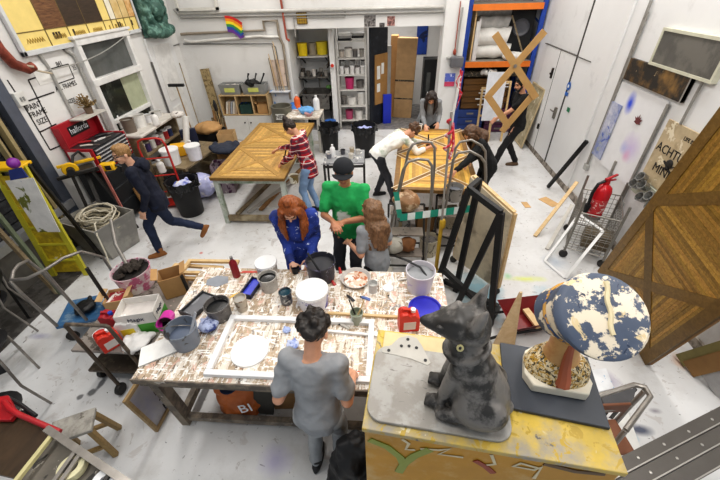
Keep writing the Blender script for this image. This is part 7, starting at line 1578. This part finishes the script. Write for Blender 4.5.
b = MB(); b.loft([((0, .005, .12), (.08, 0, 0), (0, .07, 0)), ((0, .015, .17), (.064, 0, 0), (0, .06, 0)), ((0, .03, .26), (.06, 0, 0), (0, .058, 0)), ((0, .055, .32), (.055, 0, 0), (0, .06, 0))], 20)
b.ell((0, .085, .37), (.07, .085, .09)); b.ell((0, .13, .335), (.045, .045, .055)); b.cap((0, .16, .385), (0, .182, .35), .009, .014); b.cap((-.018, .165, .322), (.018, .165, .322), .009, .009)
for sg in (-1, 1): b.ell((sg * .072, .075, .365), (.012, .022, .034))
link_mesh(remeshed(b, 'head', .007, 3), 'head', SKN, bu)
MB().bb((-.022, -.108, .055), (.022, -.095, .06)).tube([(0, -.1, .07), (0, -.09, .1), (0, -.062, .14), (0, -.04, .19), (0, -.008, .28)], [.03, .028, .022, .018, .014], 8).build('back_ribbon', mat('ribbon terracotta', '#a85f42', rough=.5), bu)
def hatmat():
    return mat('peeling blue cream', '#4f596c', rough=.55, var=.12, sc=8, col2='#e3d6c0', th=.522, sw=.015, sc2=11, splats=[('#d9c49a', 14, .63), ('#2f3a50', 22, .66)])
tilt = Matrix.Rotation(math.radians(33), 3, 'X')
hc_ = V((.035, -.035, .45))
rings = []
for (off, r1, r2) in ((-.17, .088, .098), (-.1, .1, .112), (-.04, .124, .134), (-.008, .142, .15), (.006, .14, .148), (.014, .128, .136)):
    c = hc_ + tilt @ V((off * .5, .0 - off * .15, off)); rings.append((c, tilt @ V((r1 * 1.12, 0, 0)), tilt @ V((0, r2 * 1.1, 0))))
MB().loft(rings, 40).build('hat', hatmat(), bu)
b = MB(); b.tube([hc_ + tilt @ V((.015 + .004 * math.sin(k * 1.3) + .012 * k / 10, .13 - k * .02, .017)) for k in range(11)], .009, 6); b.build('hat_seam', mat('cream ridge', '#d9cba6', rough=.6), bu)
b = MB(); n0 = rings[1]; b.tube([n0[0] + n0[1] * math.cos(q) * 1.02 + n0[2] * math.sin(q) * 1.02 for q in [2 * PI * k / 30 for k in range(30)]], .008, 6, closed=True); b.build('hat_band', mat('ochre band', '#b88a3a', rough=.5, splats=[('#3a4a6d', 24, .5)]), bu)
# ---- ladder, metal chair and papers at the bottom right
AL = mat('grey aluminium', '#57534f', rough=.4, metal=.35, var=.08)
la = thing('aluminium_ladder', 'grey aluminium extension ladder lying diagonally in the bottom right corner', 'ladder', (0, 0, 0))
e0, e1 = V(at(600, 478, 1.0)), V(at(760, 395, 1.0)); dd_ = (e1 - e0).normalized(); e0 = e0 - dd_ * .1
for k in range(3):
    o_ = V((.025 * k, -.07 * k, .0)); MB().bar(e0 + o_, e1 + o_, .072, .03, (0, 0, 1)).build('stile', AL, la)
    MB().bar(e0 + o_ + V((0, -.033, .018)), e1 + o_ + V((0, -.033, .018)), .006, .006, (0, 0, 1)).build('edge_lip', mat('bright alu', '#a5a29d', rough=.3, metal=.6), la)
for k in range(7):
    p = e0.lerp(e1, .12 + k * .14); MB().tube([p + V((0, 0, -.005)), p + V((.05, -.14, -.005))], .012, 8).build('rung', AL, la)
    for j in range(2):
        q = p + V((.025 * j, -.07 * j, .014)); MB().lathe([(.001, .004), (.007, .003), (.009, 0)], tuple(q), 10).build('rivet', mat('bright alu'), la)
p = e0.lerp(e1, .16) + V((.05, -.14, .016)); MB().box(tuple(p), (.05, .035, .006), (0, 0, math.atan2(dd_.y, dd_.x))).build('sticker', mat('ladder sticker', '#d9cf4a', rough=.4, col2='#4a8fc9', th=.5, sc2=18), la)
for k in (0, 1):
    q = (e0.lerp(e1, .1 + .8 * k)) + V((.02, -.06, 0)); MB().bar(q + V((0, 0, -.02)), (q.x, q.y, 0), .05, .05).build('support_leg', AL, la)
mc = thing('metal_frame_chair', 'grey tubular chair frame behind the right end of the yellow cabinet', 'chair', (1.62, 1.28, 0), .1)
MB().tube([(-.22, .06, .86), (.1, .12, .9), (.16, .1, .9), (.16, .04, .89), (-.1, -.14, .84)], .018, 8).build('top_rail', STEEL, mc)
for a_, b2 in (((.15, .08, .89), (.17, .12, 0)), ((-.2, .06, .86), (-.22, .1, 0)), ((-.1, -.14, .84), (-.12, -.18, 0)), ((-.2, .04, .7), (.14, .08, .7))): MB().cyl(a_, b2, .016, seg=8).build('frame_tube', STEEL, mc)
MB().bb((-.2, -.14, .44), (.14, .1, .47)).build('seat', mat('brown seat', '#7d5038', rough=.5), mc, bevel=.01)
MB().box((-.03, .06, .72), (.26, .02, .1)).build('backrest', mat('brown seat'), mc, bevel=.006)
t = thing('dark_sheet', 'dark grey panel with a photo edge lying beyond the chair frame', 'panel', (0, 0, 0))
q = [V(at(u, v, .5)) for u, v in ((607, 411), (633, 403), (636, 388), (600, 394))]
MB().add(q + [x - V((0, 0, .02)) for x in q], [(0, 1, 2, 3), (4, 5, 6, 7), (0, 1, 5, 4), (1, 2, 6, 5), (2, 3, 7, 6), (3, 0, 4, 7)]).build('panel_sheet', mat('dark grey sheet', '#4c4c4f', rough=.5), t)
for x in q: MB().bar(x - V((0, 0, .01)), (x.x, x.y, 0), .02, .02).build('panel_leg', DSTEEL, t)
q = [V(at(u, v, .012)) for u, v in ((598, 392), (614, 388), (606, 368), (592, 370))]
one('sheet_with_logo', 'white paper with a blue splash on the floor right of the bust', 'paper', MB().quad(*[tuple(x) for x in q]), mat('blue splash paper', '#dfe1e4', rough=.6, splats=[('#3f96c9', 7, .55)]))
q = [V(at(u, v, .02)) for u, v in ((604, 420), (628, 412), (642, 452), (612, 465))]
one('white_sheet', 'large white sheet on the floor between the yellow cabinet and the ladder', 'sheet', MB().quad(*[tuple(x) for x in q]), mat('paper'))
# ============================================================ bottom left corner
stool = thing('wooden_stool', 'small worn wooden stool standing in the bottom left', 'stool', (-2.42, 1.14, 0), math.radians(-63))
MB().box((0, 0, .4), (.2, .3, .035)).build('seat', mat('worn grey seat', '#8f8b84', rough=.6, var=.2, col2='#a8a49c', splats=[('#5d584f', 10, .63)]), stool, bevel=.008)
for sx in (-1, 1):
    for sy in (-1, 1): MB().bar((sx * .07, sy * .12, .39), (sx * .12, sy * .16, 0), .04, .04).build('leg', wood('stool wood', '#a38a5c', '#8a7048'), stool, bevel=.006)
MB().bar((.1, -.14, .15), (.1, .14, .15), .03, .03).bar((-.1, -.14, .15), (-.1, .14, .15), .03, .03).build('stretcher', wood('stool wood'  , '#a38a5c', '#8a7048'), stool)
RZ = 1.15
sr = thing('corner_rack', 'grey steel rack with bars and trays in the bottom left corner', 'rack', (0, 0, 0))
r0, r1 = V(at(47, 429, RZ)), V(at(126, 482, RZ)); rd = (r1 - r0).normalized(); cr_ = V(at(20, 482, RZ)) - V(at(55, 437, RZ)); cr_ = (cr_ - rd * cr_.dot(rd) * .0)
r1 = r1 + rd * .12
MB().bar(r0, r1, .035, .03, (0, 0, 1)).build('long_rail', STEEL, sr); MB().bar(r0 + cr_ * 1.4, r1 + cr_ * 1.4, .035, .03, (0, 0, 1)).build('long_rail', STEEL, sr)
for t_, m_ in ((.08, mat('cream bar', '#c2b98a', rough=.5)), (.35, STEEL), (.4, STEEL), (.7, DSTEEL), (.95, STEEL)): p = r0.lerp(r1, t_); MB().bar(p, p + cr_ * 1.4, .022, .022, (0, 0, 1)).build('cross_bar', m_, sr)
for p in (r0, r1, r0 + cr_ * 1.4, r1 + cr_ * 1.4): MB().bar(p, (p.x, p.y, 0), .03, .03).build('upright', STEEL, sr)
q = [r0 - V((0, 0, .05)), r1 - V((0, 0, .05)), r1 + cr_ * 1.4 - V((0, 0, .05)), r0 + cr_ * 1.4 - V((0, 0, .05))]
MB().quad(*q).build('tray_sheet', mat('rack tray', '#6b655c', rough=.6, var=.25, splats=[('#b3aca0', 14, .6), ('#33302c', 9, .6)]), sr)
p = V(at(70, 466, RZ)); one('tape_roll', 'cream ring of tape lying in the bottom left rack', 'tape roll', MB().lathe([(.035, 0), (.065, 0), (.068, .02), (.065, .04), (.035, .04), (.033, .02), (.035, 0)], seg=28), mat('cream tape', '#d3cda8', rough=.6), (p.x, p.y, RZ - .045))
p = V(at(103, 480, RZ)); one('tape_roll', 'white ring of tape at the bottom edge of the bottom left rack', 'tape roll', MB().lathe([(.02, 0), (.06, 0), (.062, .02), (.06, .04), (.02, .04), (.018, .02), (.02, 0)], seg=28), WHT, (p.x, p.y, RZ - .045))
q = [V(at(u, v, .98)) for u, v in ((-20, 424), (24, 412), (50, 438), (30, 482), (-20, 470))]
bb_ = thing('brown_board', 'dark brown board lying under the red tube in the bottom left corner', 'board', (0, 0, 0))
MB().add(q + [x - V((0, 0, .025)) for x in q], [(0, 1, 2, 3, 4), (9, 8, 7, 6, 5)] + [(i, (i + 1) % 5, 5 + (i + 1) % 5, 5 + i) for i in range(5)]).build('board_sheet', wood('dark brown board', '#4a3824', '#352616', (4, 1.5, 1), 3), bb_)
for x in (q[1], q[2], q[3]): MB().bar(x - V((.03, .0, .02)), (x.x - .03, x.y, 0), .04, .04).build('board_leg', DSTEEL, bb_)
rc = thing('red_barrow', 'red metal tray and tube handle poking in at the lower left edge', 'barrow', (0, 0, 0))
q = [V(at(u, v, 1.02)) for u, v in ((-25, 400), (8, 395), (17, 412), (10, 420), (-25, 420))]
MB().add(q + [x - V((0, 0, .03)) for x in q], [(0, 1, 2, 3, 4), (9, 8, 7, 6, 5)] + [(i, (i + 1) % 5, 5 + (i + 1) % 5, 5 + i) for i in range(5)]).build('tray', mat('tray red', '#a82028', rough=.35), rc, bevel=.004)
MB().tube([at(4, 402, 1.04), at(10, 409, 1.06), at(20, 415, 1.05), at(60, 432, 1.0)], .016, 10).build('tube_handle', mat('tray red'), rc)
MB().tube([at(5, 396, 1.0), at(20, 404, .98), at(36, 416, .96)], .012, 8).build('black_edge', BLK, rc)
p = V(at(0, 408, 1.0)); MB().bar(p, (p.x, p.y, 0), .05, .05).build('stand', DSTEEL, rc)
p = at(180, 479, .5)
rag('grey-black cloth lump at the bottom edge left of the man in grey', (-1.05, .62, 0), .22, mat('black rubber'), 'cloth', 'cloth', .8, 160)
# ============================================================ camera, light, world
cd = bpy.data.cameras.new('camera'); cam = bpy.data.objects.new('camera', cd); COL.objects.link(cam)
M = Matrix((_x, _d, _u)).to_4x4(); M.translation = CAM
cam.matrix_world = M; cd.sensor_width = 36; cd.lens = F / 720 * 36; cd.clip_start = .05; cd.clip_end = 200
scene.camera = cam
w = bpy.data.worlds.new('world'); scene.world = w; w.use_nodes = True
w.node_tree.nodes['Background'].inputs['Color'].default_value = (.86, .93, 1, 1)
w.node_tree.nodes['Background'].inputs['Strength'].default_value = .5
def area(loc, sx, sy, e, col=(1, .97, .93), rot=(0, 0, 0)):
    l = bpy.data.lights.new('tube_light', 'AREA'); l.shape = 'RECTANGLE'; l.size = sx; l.size_y = sy; l.energy = e; l.color = col
    o = bpy.data.objects.new('tube_light', l); COL.objects.link(o); o.location = loc; o.rotation_euler = rot
for x in (-2.9, .1, 2.6):
    for y in (1.2, 4.2, 7.2):
        area((x, y, 4.55), .35, 1.8, 44)
area((0, 10, 2.55), 1.5, .4, 22)
scene.view_settings.view_transform = 'Standard'
scene.view_settings.look = 'Medium High Contrast'
scene.view_settings.exposure = 0.0
